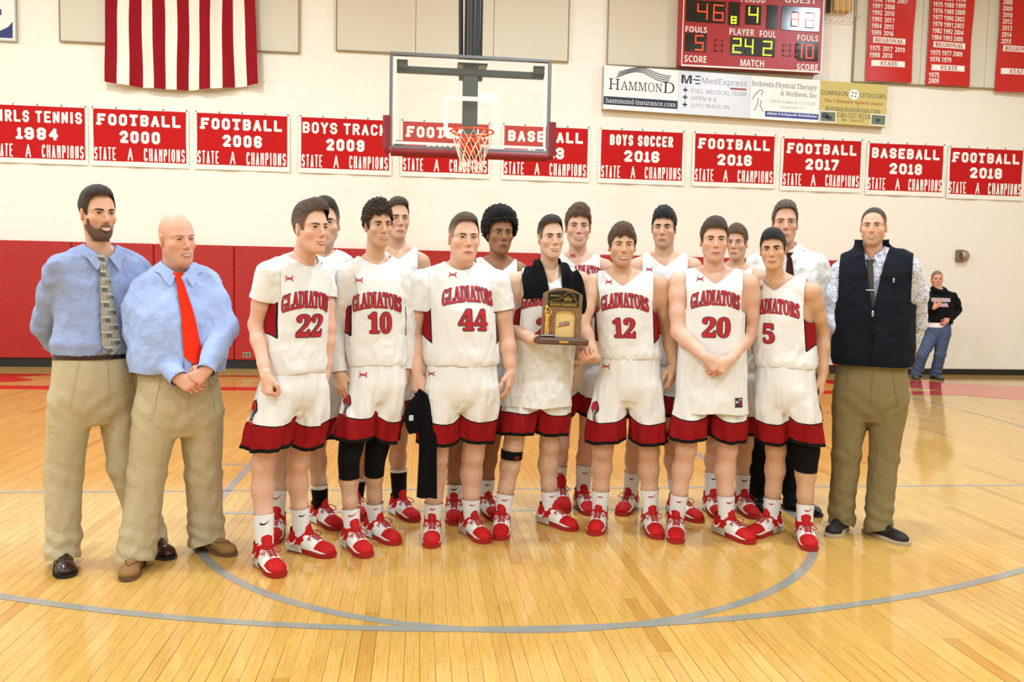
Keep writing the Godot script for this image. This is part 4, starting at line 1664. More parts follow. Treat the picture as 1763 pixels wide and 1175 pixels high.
func build_hair(h: Dictionary, hc: Color, wd: float, skin: Color) -> M:
	var fade: float = h.style.get("fade", 0.0)
	var s: Dictionary = h.style
	var top: float = s.get("top", 0.012)
	var side: float = s.get("side", 0.005)
	var back: float = s.get("back", 0.006)
	var front: float = s.get("front", 0.008)
	var fx: float = s.get("fx", 0.0)
	var line: float = s.get("line", 0.078)
	var low: float = s.get("low", -0.055)
	var curl: float = s.get("curl", 0.0032)
	var cf: float = s.get("cf", 160.0)
	var f := Field.new(V(-0.14, -0.11, -0.15), V(0.14, 0.215, 0.15), 0.0046)
	f.ell(V(0, 0.040, -0.014), V(0.0765 * wd + side, 0.085 + top, 0.0965 + back), 0.02)
	f.ell(V(0, 0.03, 0.018), V(0.069 * wd + side * 0.7, 0.082 + minf(top, 0.01), 0.0665 + minf(front, 0.006)), 0.02)
	if front > 0.004:
		f.ell(V(fx, 0.092 + front * 0.25, 0.04), V(0.056, 0.028 + front, 0.05), 0.03)
	var fringe: float = s.get("fringe", 0.0)
	if fringe > 0.0:
		f.ell(V(fx * 0.6, 0.07, 0.066), V(0.056, 0.034, 0.026), 0.02)
		line = 0.078 - fringe
	if s.has("afro"):
		f.ell(V(0, 0.062, -0.016), V(0.108, 0.108, 0.11), 0.02)
		f.ell(V(0, 0.03, -0.03), V(0.104, 0.085, 0.09), 0.02)
	var m := f.surface()
	var g := PackedFloat32Array()
	g.resize(m.v.size())
	var sb: float = s.get("burn", -0.018)
	var over: float = s.get("over", 0.026)
	for k in m.v.size():
		var q := m.v[k]
		var jit: float = hair_noise.get_noise_3d(q.x * 450, q.y * 60, q.z * 450) * s.get("jag", 0.006)
		var yb := pw(q.z, [-0.06, -0.04, -0.032, 0.012, 0.018, 0.033, 0.042, 0.06, 0.082], [low, low + 0.02, over, over, sb, sb, 0.022, line - 0.022, line])
		if fringe > 0.0 and q.z > 0.05:
			yb += fringe * 0.35 * sin(q.x * 95.0 + 1.0) * smoothstep(0.05, 0.08, q.z)
		g[k] = yb + jit - q.y
	m = m.clip(g)
	m.c.resize(m.v.size())
	var sx: float = s.get("flow", 0.22)
	for k in m.v.size():
		var q := m.v[k]
		var w: float
		var w2: float
		if sx > 0.8 or cf < 110.0:
			w = hair_noise.get_noise_3d(q.x * cf, q.y * cf * sx, q.z * cf * sx)
			w2 = hair_noise.get_noise_3d(q.x * cf * 2.2, q.y * cf * 2.0 * sx, q.z * cf * 2.0 * sx + 9.0)
		else:
			# locks lying back from the brow and down the sides
			w = hair_noise.get_noise_3d(q.x * 85.0 + q.z * 20.0, q.y * 22.0, q.z * 24.0)
			w2 = hair_noise.get_noise_3d(q.x * 420.0 + q.z * 60.0, q.y * 55.0, q.z * 60.0 + 9.0)
		m.v[k] += m.n[k] * (curl * w + curl * 0.3 * w2 + 0.0006)
		m.c[k] = hc * (1.0 + 0.9 * w2 + 0.5 * w)
		if fade > 0.0:
			m.c[k] = m.c[k].lerp(skin, fade * smoothstep(0.075, 0.01, q.y) * smoothstep(0.035, 0.06, absf(q.x) + maxf(0.0, -q.z) * 0.6))
	renormal(m)
	return m


# ---- hands: fingers along -y, thumb towards +x, back of the hand towards +z
func build_hand(pose: String) -> M:
	var f := Field.new(V(-0.075, -0.215, -0.1), V(0.105, 0.085, 0.045), 0.0037)
	var curl: Array = {"relaxed": [18, 28, 18], "hang": [30, 42, 28], "fist": [72, 88, 55], "wrap": [32, 42, 25], "under": [52, 62, 35], "flat": [14, 20, 14], "grip": [58, 80, 50]}[pose]
	f.cap(V(0, 0.008, 0), V(0, -0.01, 0), 0.0262, 0.0265, 0.01, Vector3.BACK, 0.86)
	f.cap(V(0, 0.0, 0), V(0.002, -0.03, 0), 0.026, 0.027, 0.012, Vector3.BACK, 0.72)
	var bx := [0.028, 0.0095, -0.0095, -0.027]
	var by := [0.088, 0.092, 0.086, 0.077]
	var ln := [[0.043, 0.026, 0.02], [0.047, 0.03, 0.021], [0.043, 0.028, 0.021], [0.034, 0.021, 0.018]]
	for k in 4:
		f.cap(V(bx[k] * 0.55, -0.015, -0.002), V(bx[k], -by[k], 0.0), 0.0155, 0.0125, 0.014)
		f.cap(V(bx[k] * 0.6, -0.03, -0.01), V(bx[k] * 0.9, -by[k] * 0.85, -0.007), 0.013, 0.011, 0.01)
	f.ell(V(0.022, -0.035, -0.012), V(0.018, 0.027, 0.015), 0.015)
	for k in 4:
		var q := V(bx[k], -by[k], 0.0)
		var a := 0.0
		var r := [0.0098, 0.0088, 0.0078, 0.0066] if k < 3 else [0.0085, 0.0076, 0.0068, 0.0058]
		var fan := (1.5 - k) * 0.05
		for j in 3:
			a += deg_to_rad(curl[j] * (1.0 + 0.09 * k))
			var e: Vector3 = q + V(sin(fan) * cos(a), -cos(a), -sin(a)).normalized() * ln[k][j]
			f.cap(q, e, r[j], r[j + 1], 0.004)
			q = e
	var th := [V(0.026, -0.024, -0.008), V(0.05, -0.056, -0.022), V(0.056, -0.09, -0.032), V(0.052, -0.116, -0.036)]
	if pose in ["fist", "grip"]:
		th = [V(0.026, -0.024, -0.01), V(0.045, -0.055, -0.032), V(0.036, -0.085, -0.046), V(0.014, -0.095, -0.052)]
	if pose in ["under", "flat"]:
		th = [V(0.026, -0.024, -0.004), V(0.058, -0.048, -0.006), V(0.078, -0.076, -0.008), V(0.088, -0.1, -0.008)]
	for j in 3:
		f.cap(th[j], th[j + 1], [0.0135, 0.0112, 0.0098][j], [0.0112, 0.0098, 0.0078][j], 0.008)
	return f.surface()


func hand_at(out: M, pose: String, w: Vector3, dir: Vector3, back: Vector3, mirror: bool, skin: Color, sc := 1.0) -> void:
	var y := -dir.normalized()
	var z := (back - y * back.dot(y)).normalized()
	var x := y.cross(z)
	var m: M = hand_made[pose].copy()
	m.c.resize(m.v.size())
	m.u.resize(m.v.size())
	var red := Color(skin.r * 0.97, skin.g * 0.72, skin.b * 0.68)
	for k in m.v.size():
		m.c[k] = skin.lerp(red, clampf(smoothstep(-0.05, -0.12, m.v[k].y) * 0.55 + 0.12 * hair_noise.get_noise_3d(m.v[k].x * 300, m.v[k].y * 300, m.v[k].z * 300), 0, 1))
	out.add(m, Transform3D(Basis(x * (-1.0 if mirror else 1.0) * sc, y * sc, z * sc), w))


# ---- the body: one continuous skin
func torso_rows(p: Dictionary) -> Array:
	var j: Array = p.j
	var yS: float = (j[1].y + j[2].y) / 2
	var yH: float = (j[7].y + j[8].y) / 2
	var cs: Vector3 = (j[1] + j[2]) / 2
	var ch: Vector3 = (j[7] + j[8]) / 2
	var hs: float = Vector2(j[1].x - j[2].x, j[1].z - j[2].z).length() / 2
	var b: float = p.get("bulk", 1.0)
	var mw: float = p.wj - 0.026
	var md: float = p.get("dj", maxf(p.wj * 0.66, 0.112)) - 0.022
	var rows := []
	for r in [[yH - 0.07, minf(0.155 * b, mw), minf(0.11 * b, md)], [yH + 0.04, minf(0.162 * b, mw), minf(0.115 * b, md)], [lerpf(yH, yS, 0.4), minf(0.145 * b, mw), minf(0.1 * b, md)], [lerpf(yH, yS, 0.74), maxf(hs - 0.02, 0.15), 0.114 * b], [yS - 0.03, hs + 0.0, 0.1], [yS + 0.02, hs * 0.84, 0.08], [yS + 0.045, hs * 0.6, 0.068], [maxf(j[0].y, yS + 0.06), 0.062, 0.06]]:
		var t: float = (r[0] - yH) / (yS - yH)
		var c := ch.lerp(cs, clampf(t, -0.2, 1.0))
		if t > 1.0:
			c = cs.lerp(j[0], clampf((r[0] - yS) / maxf(j[0].y - yS, 0.03), 0.0, 1.0))
		rows.append([r[0], r[1], r[2], c.x, c.z])
	return rows


func build_body(p: Dictionary) -> M:
	var j: Array = p.j
	var lo := Vector3.ONE * 9.0
	var hi := -lo
	for q in j:
		lo = lo.min(q)
		hi = hi.max(q)
	for ft in p.ft:
		lo = lo.min(V(ft.x, 0.0, ft.y))
		hi = hi.max(V(ft.x, 0.0, ft.y))
	var f := Field.new(V(lo.x - 0.17, 0.03, lo.z - 0.2), V(hi.x + 0.17, hi.y + 0.12, hi.z + 0.2), p.get("cell", 0.0125))
	var t := deg_to_rad(p.ty)
	var clad: bool = p.get("clad", false)
	f.stack(torso_rows(p), t, -0.022 if clad else -0.006, 0.03)
	var lm: float = p.get("lm", 1.0) * (0.86 if clad else 1.0)
	var am: float = p.get("am", p.get("lm", 1.0)) * (0.76 if clad else 1.0)
	for s in 2:
		var S: Vector3 = j[1 + s]
		var E: Vector3 = j[3 + s]
		var W: Vector3 = j[5 + s]
		var N: Vector3 = j[0]
		f.cap(N + V(0, 0.02, -0.02), S.lerp(N, 0.3) + V(0, 0.012, -0.01), 0.042, 0.042, 0.04)
		f.cap(S, S.lerp(E, 0.25), 0.058 * am, 0.054 * am, 0.03)
		f.cap(S.lerp(E, 0.25), S.lerp(E, 0.6), 0.054 * am, 0.048 * am, 0.02)
		f.cap(S.lerp(E, 0.6), E, 0.048 * am, 0.040 * am, 0.02)
		f.cap(E, E.lerp(W, 0.3), 0.0405 * am, 0.0425 * am, 0.02)
		f.cap(E.lerp(W, 0.3), E.lerp(W, 0.75), 0.0425 * am, 0.031 * am, 0.02)
		f.cap(E.lerp(W, 0.75), W, 0.031 * am, 0.0268, 0.02)
		var H: Vector3 = j[7 + s]
		var K: Vector3 = j[9 + s]
		var A := V(p.ft[s].x, 0.085, p.ft[s].y)
		var fw := V(sin(deg_to_rad(p.ft[s].z * 0.6)), 0, cos(deg_to_rad(p.ft[s].z * 0.6)))
		var HC: Vector3 = H.lerp((j[7] + j[8]) / 2, 0.16)
		f.cap(HC, H.lerp(K, 0.5), 0.074 * lm, 0.068 * lm, 0.03)
		f.cap(H.lerp(K, 0.5), K, 0.068 * lm, 0.056 * lm, 0.03)
		f.ell(K + fw * 0.02 + V(0, 0.005, 0), V(0.037, 0.045, 0.04) * lm, 0.02)
		var C := K.lerp(A, 0.3) - fw * 0.02
		f.cap(K, C, 0.053 * lm, 0.056 * lm, 0.025)
		f.cap(C, K.lerp(A, 0.6) - fw * 0.01, 0.056 * lm, 0.044 * lm, 0.025)
		f.cap(K.lerp(A, 0.6) - fw * 0.01, A, 0.044 * lm, 0.032, 0.025)
	var m := f.surface()
	var skin: Color = p.skin
	var red := Color(skin.r * 0.97, skin.g * 0.74, skin.b * 0.68)
	m.c.resize(m.v.size())
	m.u.resize(m.v.size())
	var hairy: float = p.get("hairy", 0.1)
	for k in m.v.size():
		var q := m.v[k]
		var c := skin
		var bl := 0.0
		for s in 2:
			bl = maxf(bl, 0.5 * exp(-(q - j[9 + s]).length_squared() / 0.005))
			bl = maxf(bl, 0.4 * exp(-(q - j[3 + s]).length_squared() / 0.003))
		c = c.lerp(red, clampf(bl + 0.15 * hair_noise.get_noise_3d(q.x * 90, q.y * 90, q.z * 90), 0, 1))
		if q.y < j[9].y + 0.05:
			c = c.lerp(Color(0.16, 0.09, 0.05), hairy * clampf(0.6 + hair_noise.get_noise_3d(q.x * 260, q.y * 90, q.z * 260), 0, 1))
		m.c[k] = c
	# hands
	for s in 2:
		var hd: Array = p.get("hands", [["relaxed"], ["relaxed"]])[s]
		var W: Vector3 = j[5 + s]
		var E: Vector3 = j[3 + s]
		var dir: Vector3 = hd[1] if hd.size() > 1 else (W - E).normalized() * 0.6 + V(0, -0.6, 0.05)
		var sg := -1.0 if s == 0 else 1.0
		var back: Vector3 = hd[2] if hd.size() > 2 else V(sg * 0.8, 0, 0.6).rotated(Vector3.UP, t)
		hand_at(m, hd[0], W - dir.normalized() * 0.012, dir, back, s == 1, skin, p.get("hand", 0.96))
	return m


# ---- clothes
func jersey_rows(p: Dictionary) -> Array:
	var rows := torso_rows(p)
	var b: Array = rows[1]
	var wj: float = p.wj
	var dj: float = p.get("dj", maxf(wj * 0.66, 0.112))
	var jh: float = p.jh
	var j: Array = p.j
	var yH: float = (j[7].y + j[8].y) / 2
	var out := []
	if p.get("untuck", false):
		out.append([jh - 0.03, wj * 1.1, dj * 1.08, rows[0][3], rows[0][4]])
		out.append([lerpf(jh, yH, 0.7), wj * 1.06, dj * 1.08, rows[0][3], rows[0][4]])
	else:
		out.append([jh - 0.03, wj * 0.9, dj * 0.9, rows[1][3], rows[1][4]])
		out.append([jh + 0.02, wj * 0.99, dj * 1.02, rows[1][3], rows[1][4]])
	out.append([rows[2][0], wj, dj, rows[2][3], rows[2][4]])
	out.append([rows[3][0], maxf(rows[3][1] + 0.006, wj * 0.94), maxf(rows[3][2] + 0.008, dj * 0.96), rows[3][3], rows[3][4] + 0.002])
	for k in range(4, rows.size()):
		out.append([rows[k][0] + 0.002, rows[k][1] + 0.006, rows[k][2] + 0.008, rows[k][3], rows[k][4]])
	return out


func build_jersey(p: Dictionary) -> Dictionary:
	var j: Array = p.j
	var rows := jersey_rows(p)
	var t := deg_to_rad(p.ty)
	var yS: float = (j[1].y + j[2].y) / 2
	var hs: float = Vector2(j[1].x - j[2].x, j[1].z - j[2].z).length() / 2
	var cs: Vector3 = (j[1] + j[2]) / 2
	var N: Vector3 = j[0]
	var f := Field.new(V(minf(cs.x, rows[0][3]) - 0.28, p.jh - 0.05, minf(cs.z, rows[0][4]) - 0.26), V(maxf(cs.x, rows[0][3]) + 0.28, N.y + 0.09, maxf(cs.z, rows[0][4]) + 0.26), 0.0095)
	f.stack(rows, t, 0.004, 0.03, 2.2)
	for s in 2:
		f.cap(N + V(0, 0.016, -0.02), j[1 + s].lerp(N, 0.3) + V(0, 0.012, -0.01), 0.05, 0.05, 0.04)
		f.cap(j[1 + s].lerp(N, 0.3), j[1 + s], 0.05, 0.056 * p.get("am", p.get("lm", 1.0)) + 0.004, 0.03)
	var m := f.surface()
	var ph: float = p.ph
	crumple(m, 0.012, 11.0, 5.0, ph, 0.3, p.jh, yS)
	renormal(m)
	var ct := cos(t)
	var sn := sin(t)
	var tee: int = p.get("tee", 0)
	var strap: float = hs * 0.74 + 0.012
	var vd: float = p.get("vdeep", 0.055)
	var sideways := func(q: Vector3) -> Vector2:
		var k := clampf((q.y - p.jh) / (yS - p.jh), 0.0, 1.0)
		var cx: float = lerpf(rows[0][3], cs.x, k)
		var cz: float = lerpf(rows[0][4], cs.z, k)
		return Vector2((q.x - cx) * ct - (q.z - cz) * sn, (q.x - cx) * sn + (q.z - cz) * ct)
	var g := PackedFloat32Array()
	g.resize(m.v.size())
	for k in m.v.size():
		var q := m.v[k]
		var l: Vector2 = sideways.call(q)
		var cut: float = p.jh + 0.004 * sin(l.x * 25.0 + ph) - q.y
		# armholes
		var ya := yS - 0.21
		var sx := strap + 0.25 * pow(smoothstep(ya + 0.09, ya - 0.02, q.y), 2.0) - 0.008 * sin(clampf((q.y - ya) / 0.2, 0.0, 1.0) * PI)
		cut = maxf(cut, (absf(l.x) - sx) if q.y > ya - 0.02 else -1.0)
		# neck opening: a V in front, round behind
		var dx := absf((q.x - N.x) * ct - (q.z - N.z) * sn)
		if l.y > 0.0:
			cut = maxf(cut, (q.y - (N.y - vd + pow(dx, 1.25) * 1.45)) * 0.6)
		else:
			cut = maxf(cut, (q.y - (N.y - 0.004 + dx * dx * 1.6)) * 0.6)
		g[k] = cut
	m = m.clip(g)
	# dark red side panels with a navy edge
	var pn: Array = p.get("panel", [1.3, 1.3])
	var out := {}
	g.resize(m.v.size())
	var g2 := g.duplicate()
	for k in m.v.size():
		var q := m.v[k]
		var l: Vector2 = sideways.call(q)
		var w := lerpf(p.wj, hs, clampf((q.y - p.jh) / (yS - p.jh), 0.0, 1.0))
		var lim: float = pn[0 if l.x < 0.0 else 1] * w
		var bot := yS - 0.315 + (absf(l.x) - lim) * 0.9
		var d := maxf(lim - absf(l.x), maxf(bot - q.y, q.y - (yS - 0.09)))
		g[k] = d
		g2[k] = d - 0.007
	out.side_panel = m.clip(g)
	var ring := m.neg(g)
	# the thin navy border round the red
	var gb := PackedFloat32Array()
	gb.resize(ring.v.size())
	for k in ring.v.size():
		var q := ring.v[k]
		var l: Vector2 = sideways.call(q)
		var w := lerpf(p.wj, hs, clampf((q.y - p.jh) / (yS - p.jh), 0.0, 1.0))
		var lim: float = pn[0 if l.x < 0.0 else 1] * w
		var bot := yS - 0.315 + (absf(l.x) - lim) * 0.9
		gb[k] = maxf(lim - absf(l.x), maxf(bot - q.y, q.y - (yS - 0.09))) - 0.007
	out.side_trim = ring.clip(gb)
	out.cloth = ring.neg(gb)
	for part in ["side_panel", "side_trim"]:
		var both: M = out[part]
		var gs := PackedFloat32Array()
		gs.resize(both.v.size())
		for k in gs.size():
			gs[k] = (sideways.call(both.v[k]) as Vector2).x
		out[part] = [both.clip(gs), both.neg(gs)]
	# printed lettering laid on the cloth
	var print_on := func(src: M, at: Vector3, arch: float, hw: float, lift: float) -> M:
		var w := src.copy()
		var base: Vector2 = sideways.call(at) + Vector2(p.get("tshift", 0.0), 0.0)
		for k in w.v.size():
			var q := w.v[k]
			var u: float = base.x * p.get("tpull", 1.0) + q.x * 0.97
			var y: float = at.y + q.y - arch * pow(q.x / hw, 2.0)
			var kk := clampf((y - p.jh) / (yS - p.jh), 0.0, 1.0)
			var c := V(lerpf(rows[0][3], cs.x, kk), y, lerpf(rows[0][4], cs.z, kk))
			var a: float = u / 0.27
			var far := c + V(ct, 0, -sn) * (sin(a) * 0.27 * 1.6) + V(sn, 0, ct) * 0.25
			var to := c + V(ct, 0, -sn) * (sin(a) * 0.27 * 0.72)
			var hitp := f.hit(far, (to - far).normalized(), 0.4)
			var nn := gradient(f, hitp)
			hitp += nn * (crumple_at(hitp, 0.012, 11.0, 5.0, ph, 0.3, p.jh, yS) + lift)
			w.v[k] = hitp
			w.n[k] = nn
		return w
	if p.has("tx") and p.get("print", true):
		var wide: float = p.get("textw", 1.0)
		var sc := Basis.from_scale(V(wide, wide, 1))
		var prep := func(key: String) -> M:
			var w := M.new()
			w.add(text_made[key], Transform3D(sc, Vector3.ZERO))
			return w
		out.name_edge = print_on.call(prep.call("team_edge"), p.tx[0] + V(0, 0.042, 0), 0.03, 0.135 * wide, 0.002)
		out.name = print_on.call(prep.call("team"), p.tx[0] + V(0, 0.042, 0), 0.03, 0.135 * wide, 0.0042)
		if p.has("num"):
			out.number_edge = print_on.call(prep.call(p.num + "_edge"), p.tx[1], 0.0, 0.1, 0.0025)
			out.number = print_on.call(prep.call(p.num), p.tx[1], 0.0, 0.1, 0.0042)
		out.emblem = print_on.call(prep.call("emblem"), p.tx[0] + V(-0.088 * ct, 0.14, 0.088 * sn), 0.0, 0.1, 0.003)
	if p.has("patch"):
		for e in ["patch", "patch_white", "patch_red"]:
			out[e] = print_on.call(text_made[e], p.patch, 0.0, 0.1, {"patch": 0.003, "patch_white": 0.0042, "patch_red": 0.0042}[e])
	# undershirt
	if tee > 0:
		var fs := Field.new(V(minf(j[1].x, minf(j[3].x, j[5].x)) - 0.14, (yS - 0.32 if tee == 1 else minf(j[5].y, j[6].y) - 0.06), minf(j[1].z, minf(j[2].z, minf(j[5].z, j[6].z))) - 0.2), V(maxf(j[2].x, maxf(j[4].x, j[6].x)) + 0.14, N.y + 0.1, maxf(j[1].z, maxf(j[2].z, maxf(j[5].z, j[6].z))) + 0.2), 0.0105)
		var inner := []
		for r in rows:
			if r[0] > yS - 0.34:
				inner.append([r[0], r[1] - 0.002, r[2] - 0.002, r[3], r[4]])
		if inner[0][0] > yS - 0.3:
			inner.push_front([yS - 0.34, rows[2][1] - 0.002, rows[2][2] - 0.002, rows[2][3], rows[2][4]])
		fs.stack(inner, t, 0.0, 0.03, 2.1)
		var am: float = p.get("am", p.get("lm", 1.0))
		for s in 2:
			var S: Vector3 = j[1 + s]
			var E: Vector3 = j[3 + s]
			var W: Vector3 = j[5 + s]
			fs.cap(N + V(0, 0.018, -0.02), S.lerp(N, 0.3) + V(0, 0.012, -0.01), 0.051, 0.05, 0.04)
			var r0 := 0.057 * am + 0.008
			if tee == 1:
				fs.cap(S, S.lerp(E, 0.62), r0, 0.052 * am + 0.017, 0.03)
			else:
				fs.cap(S, E, r0, 0.042 * am + 0.014, 0.03)
				fs.cap(E, W, 0.042 * am + 0.014, 0.042, 0.02)
		var mt := fs.surface()
		crumple(mt, 0.012 if tee == 2 else 0.008, 11.0, 9.0, ph + 3.0)
		renormal(mt)
		var gt := PackedFloat32Array()
		gt.resize(mt.v.size())
		for k in mt.v.size():
			var q := mt.v[k]
			var l: Vector2 = sideways.call(q)
			var dx := absf((q.x - N.x) * ct - (q.z - N.z) * sn)
			var cut: float = (q.y - (N.y - 0.012 + dx * dx * 6.0)) if l.y > 0.0 else (q.y - (N.y + 0.014 + dx * dx * 3.0))
			if absf(l.x) < hs * 0.9 and (tee == 1 or absf(l.x) < hs * 0.8):
				cut = maxf(cut, yS - 0.29 - q.y)
			for s in 2:
				var S: Vector3 = j[1 + s]
				var E: Vector3 = j[3 + s]
				var side := -1.0 if s == 0 else 1.0
				if l.x * side > hs * 0.75:
					if tee == 1:
						cut = maxf(cut, (q - S).dot((E - S).normalized()) - S.distance_to(E) * 0.5)
					else:
						var W: Vector3 = j[5 + s]
						cut = maxf(cut, (q - W).dot((W - E).normalized()) + 0.012)
			gt[k] = cut
		out.undershirt = mt.clip(gt)
	return out


func build_shorts(p: Dictionary) -> Dictionary:
	var j: Array = p.j
	var H0: Vector3 = j[7]
	var H1: Vector3 = j[8]
	var yH := (H0.y + H1.y) / 2
	var top: float = p.jh + 0.05
	if p.get("untuck", false):
		top = yH + 0.08
	var dp: float = p.get("dj", maxf(p.wj * 0.66, 0.112))
	var rows := jersey_rows(p)
	var yc := yH - 0.12
	var wp: float = p.wj * 0.98
	var t := deg_to_rad(p.ty)
	var ctr := (H0 + H1) / 2
	var hem: Array = p.hem
	var low: float = minf(hem[0], hem[1])
	var hw: float = p.get("hemw", 0.112) * 0.95
	var lo := V(minf(H0.x, j[9].x) - 0.24, low - 0.05, minf(ctr.z, minf(j[9].z, j[10].z)) - 0.27)
	var hi := V(maxf(H1.x, j[10].x) + 0.24, top + 0.04, maxf(ctr.z, maxf(j[9].z, j[10].z)) + 0.27)
	var f := Field.new(lo, hi, 0.0098)
	# the middle of each leg opening and the plane between them
	var hc := []
	for s in 2:
		var kk := clampf((j[7 + s].y - hem[s]) / (j[7 + s].y - j[9 + s].y), 0.0, 1.3)
		hc.append((j[7 + s] as Vector3).lerp(j[9 + s], kk))
	var mid: Vector3 = (hc[0] + hc[1]) / 2
	var across := V(hc[1].x - hc[0].x, 0, hc[1].z - hc[0].z).normalized()
	f.stack([[yc - 0.015, wp * 0.5, dp * 0.6, ctr.x, ctr.z], [yc + 0.035, wp * 0.86, dp * 0.88, ctr.x, ctr.z], [yH - 0.01, wp * 1.0, dp * 1.02, ctr.x, ctr.z], [maxf(yH + 0.03, top - 0.06), wp * 0.965, dp * 0.98, ctr.x, ctr.z], [top + 0.02, wp * 0.94, dp * 0.94, ctr.x, ctr.z]], t, 0.0, 0.03, 2.2)
	for s in 2:
		var H: Vector3 = j[7 + s]
		var K: Vector3 = j[9 + s]
		var k := clampf((H.y - hem[s]) / (H.y - K.y), 0.0, 1.3)
		var C := H.lerp(K, k)
		var lw := wp * 0.52
		f.stack([[hem[s] - 0.03, hw * 1.02, hw * 1.1, C.x, C.z], [hem[s] + 0.06, hw, hw * 1.12, C.lerp(H, 0.2).x, C.lerp(H, 0.2).z], [yc, lerpf(lw, hw, 0.6), maxf(0.112, dp * 0.92), lerpf(C.x, H.x, 0.7), lerpf(C.z, H.z, 0.7)], [yH, lw, dp * 0.93, H.x * 0.97 + ctr.x * 0.03, H.z], [yH + 0.07, lw * 0.8, dp * 0.8, lerpf(H.x, ctr.x, 0.15), lerpf(H.z, ctr.z, 0.15)]], t, 0.0, 0.012, 2.1)
	var m := f.surface()
	for k in m.v.size():
		var q := m.v[k]
		var fall := smoothstep(yH + 0.1, low, q.y)
		var sd := 0 if (q - mid).dot(across) < 0.0 else 1
		var K: Vector3 = hc[sd]
		var a := atan2(q.z - K.z, q.x - K.x)
		var w := sin(a * 7.0 + p.ph + 2.0 * fold_noise.get_noise_2d(q.y * 6.0, p.ph)) * 0.0075 * fall
		w += fold_noise.get_noise_3d(q.x * 16.0 + p.ph, q.y * 2.6, q.z * 16.0) * 0.017 * (0.35 + 0.65 * fall)
		m.v[k] += m.n[k] * w
	renormal(m)
	var band := func(mm: M, a0: float, a1: float) -> M:
		var g := PackedFloat32Array()
		g.resize(mm.v.size())
		for k in mm.v.size():
			var q := mm.v[k]
			var sd := 0 if (q - mid).dot(across) < 0.0 else 1
			var K: Vector3 = hc[sd]
			var y: float = q.y - hem[sd] - 0.02 * exp(-pow((q - mid).dot(across) / 0.03, 2.0)) - 0.006 * sin(atan2(q.z - K.z, q.x - K.x) * 2.0 + p.ph + sd)
			# the band climbs towards the side seams
			var rise := 0.03 * pow(absf((q - K).dot(across)) / 0.14, 2.0) if a0 > 0.06 else 0.0
			var rise1 := 0.03 * pow(absf((q - K).dot(across)) / 0.14, 2.0) if a1 > 0.06 else 0.0
			g[k] = maxf(a0 + rise - y, y - a1 - rise1)
		return mm.clip(g)
	var out := {"cloth": band.call(m, 0.125, 9.0), "line": band.call(m, 0.118, 0.125), "band": band.call(m, 0.019, 0.118), "trim": band.call(m, 0.0, 0.019)}
	# the crest low on the outer side of the leg
	var crest := func(src: M, at: Vector3, dir: Vector3, lift: float) -> M:
		var w := src.copy()
		var right := Vector3.UP.cross(-dir).normalized()
		for k in w.v.size():
			var q := w.v[k]
			var from := at - dir * 0.3 + right * q.x + V(0, q.y, 0)
			var hp := f.hit(from, dir, 0.6)
			var sd := 0 if (hp - mid).dot(across) < 0.0 else 1
			var K: Vector3 = hc[sd]
			var fall := smoothstep(yH + 0.1, low, hp.y)
			var a := atan2(hp.z - K.z, hp.x - K.x)
			var wv := sin(a * 7.0 + p.ph + 2.0 * fold_noise.get_noise_2d(hp.y * 6.0, p.ph)) * 0.0075 * fall
			wv += fold_noise.get_noise_3d(hp.x * 16.0 + p.ph, hp.y * 2.6, hp.z * 16.0) * 0.017 * (0.35 + 0.65 * fall)
			w.v[k] = hp - dir * (wv + lift)
			w.n[k] = -dir
		return w
	if p.has("crest"):
		for c in p.crest:
			var sd := int(c[0])
			var K: Vector3 = hc[sd]
			var dir := V(sin(deg_to_rad(c[1])), 0, cos(deg_to_rad(c[1]))) * -1.0
			var at := V(K.x, hem[sd] + 0.185, K.z)
			for e in ["crest_red", "crest_navy", "crest_grey"]:
				var mm: M = crest.call(text_made[e], at, dir, {"crest_navy": 0.002, "crest_red": 0.0055, "crest_grey": 0.0055}[e])
				if out.has(e):
					out[e].add(mm)
				else:
					out[e] = mm
		# the maker's emblem under the jersey hem
	if p.has("logo"):
		out.emblem = crest.call(text_made.emblem, V(j[7].x + p.logo, p.jh - 0.045, j[7].z), V(0.25, 0, -1).normalized(), 0.003)
	return out


# a tube of cloth along several joints
func sheath(pts: Array, rad: Array, seg := 24) -> M:
	var m := M.new()
	var q := PackedVector3Array()
	var rr := []
	var n := 24
	for k in n + 1:
		var f := float(k) / n * (pts.size() - 1)
		var a := int(minf(f, pts.size() - 2))
		q.append(pts[a].cubic_interpolate(pts[a + 1], pts[maxi(a - 1, 0)], pts[mini(a + 2, pts.size() - 1)], f - a))
		rr.append(cubic_interpolate(rad[a], rad[a + 1], rad[maxi(a - 1, 0)], rad[mini(a + 2, pts.size() - 1)], f - a) + 0.0008 * sin(f * 25.0))
	m.tube(q, rr, seg, Color.WHITE, false, 1.0, Vector3.RIGHT)
	return m


func ring_sleeve(a: Vector3, b: Vector3, ra: float, rb: float, bulge := 0.0, n := 10, seg := 20) -> M:
	var m := M.new()
	var pts := PackedVector3Array()
	var rr := []
	for k in n + 1:
		var t := float(k) / n
		pts.append(a.lerp(b, t))
		rr.append(lerpf(ra, rb, t) + bulge * sin(t * PI) + 0.0012 * sin(t * 40.0))
	m.tube(pts, rr, seg, Color.WHITE, false, 1.0, Vector3.RIGHT)
	return m

# ---------------------------------------------------------------- shoes, in the frame of the foot: z to the toe, the ankle over the origin
const SOLE_Z := [-0.092, -0.086, -0.07, -0.03, 0.02, 0.07, 0.12, 0.16, 0.19, 0.208, 0.216]
const SOLE_W := [0.0, 0.02, 0.034, 0.039, 0.0385, 0.042, 0.0495, 0.048, 0.039, 0.022, 0.0]

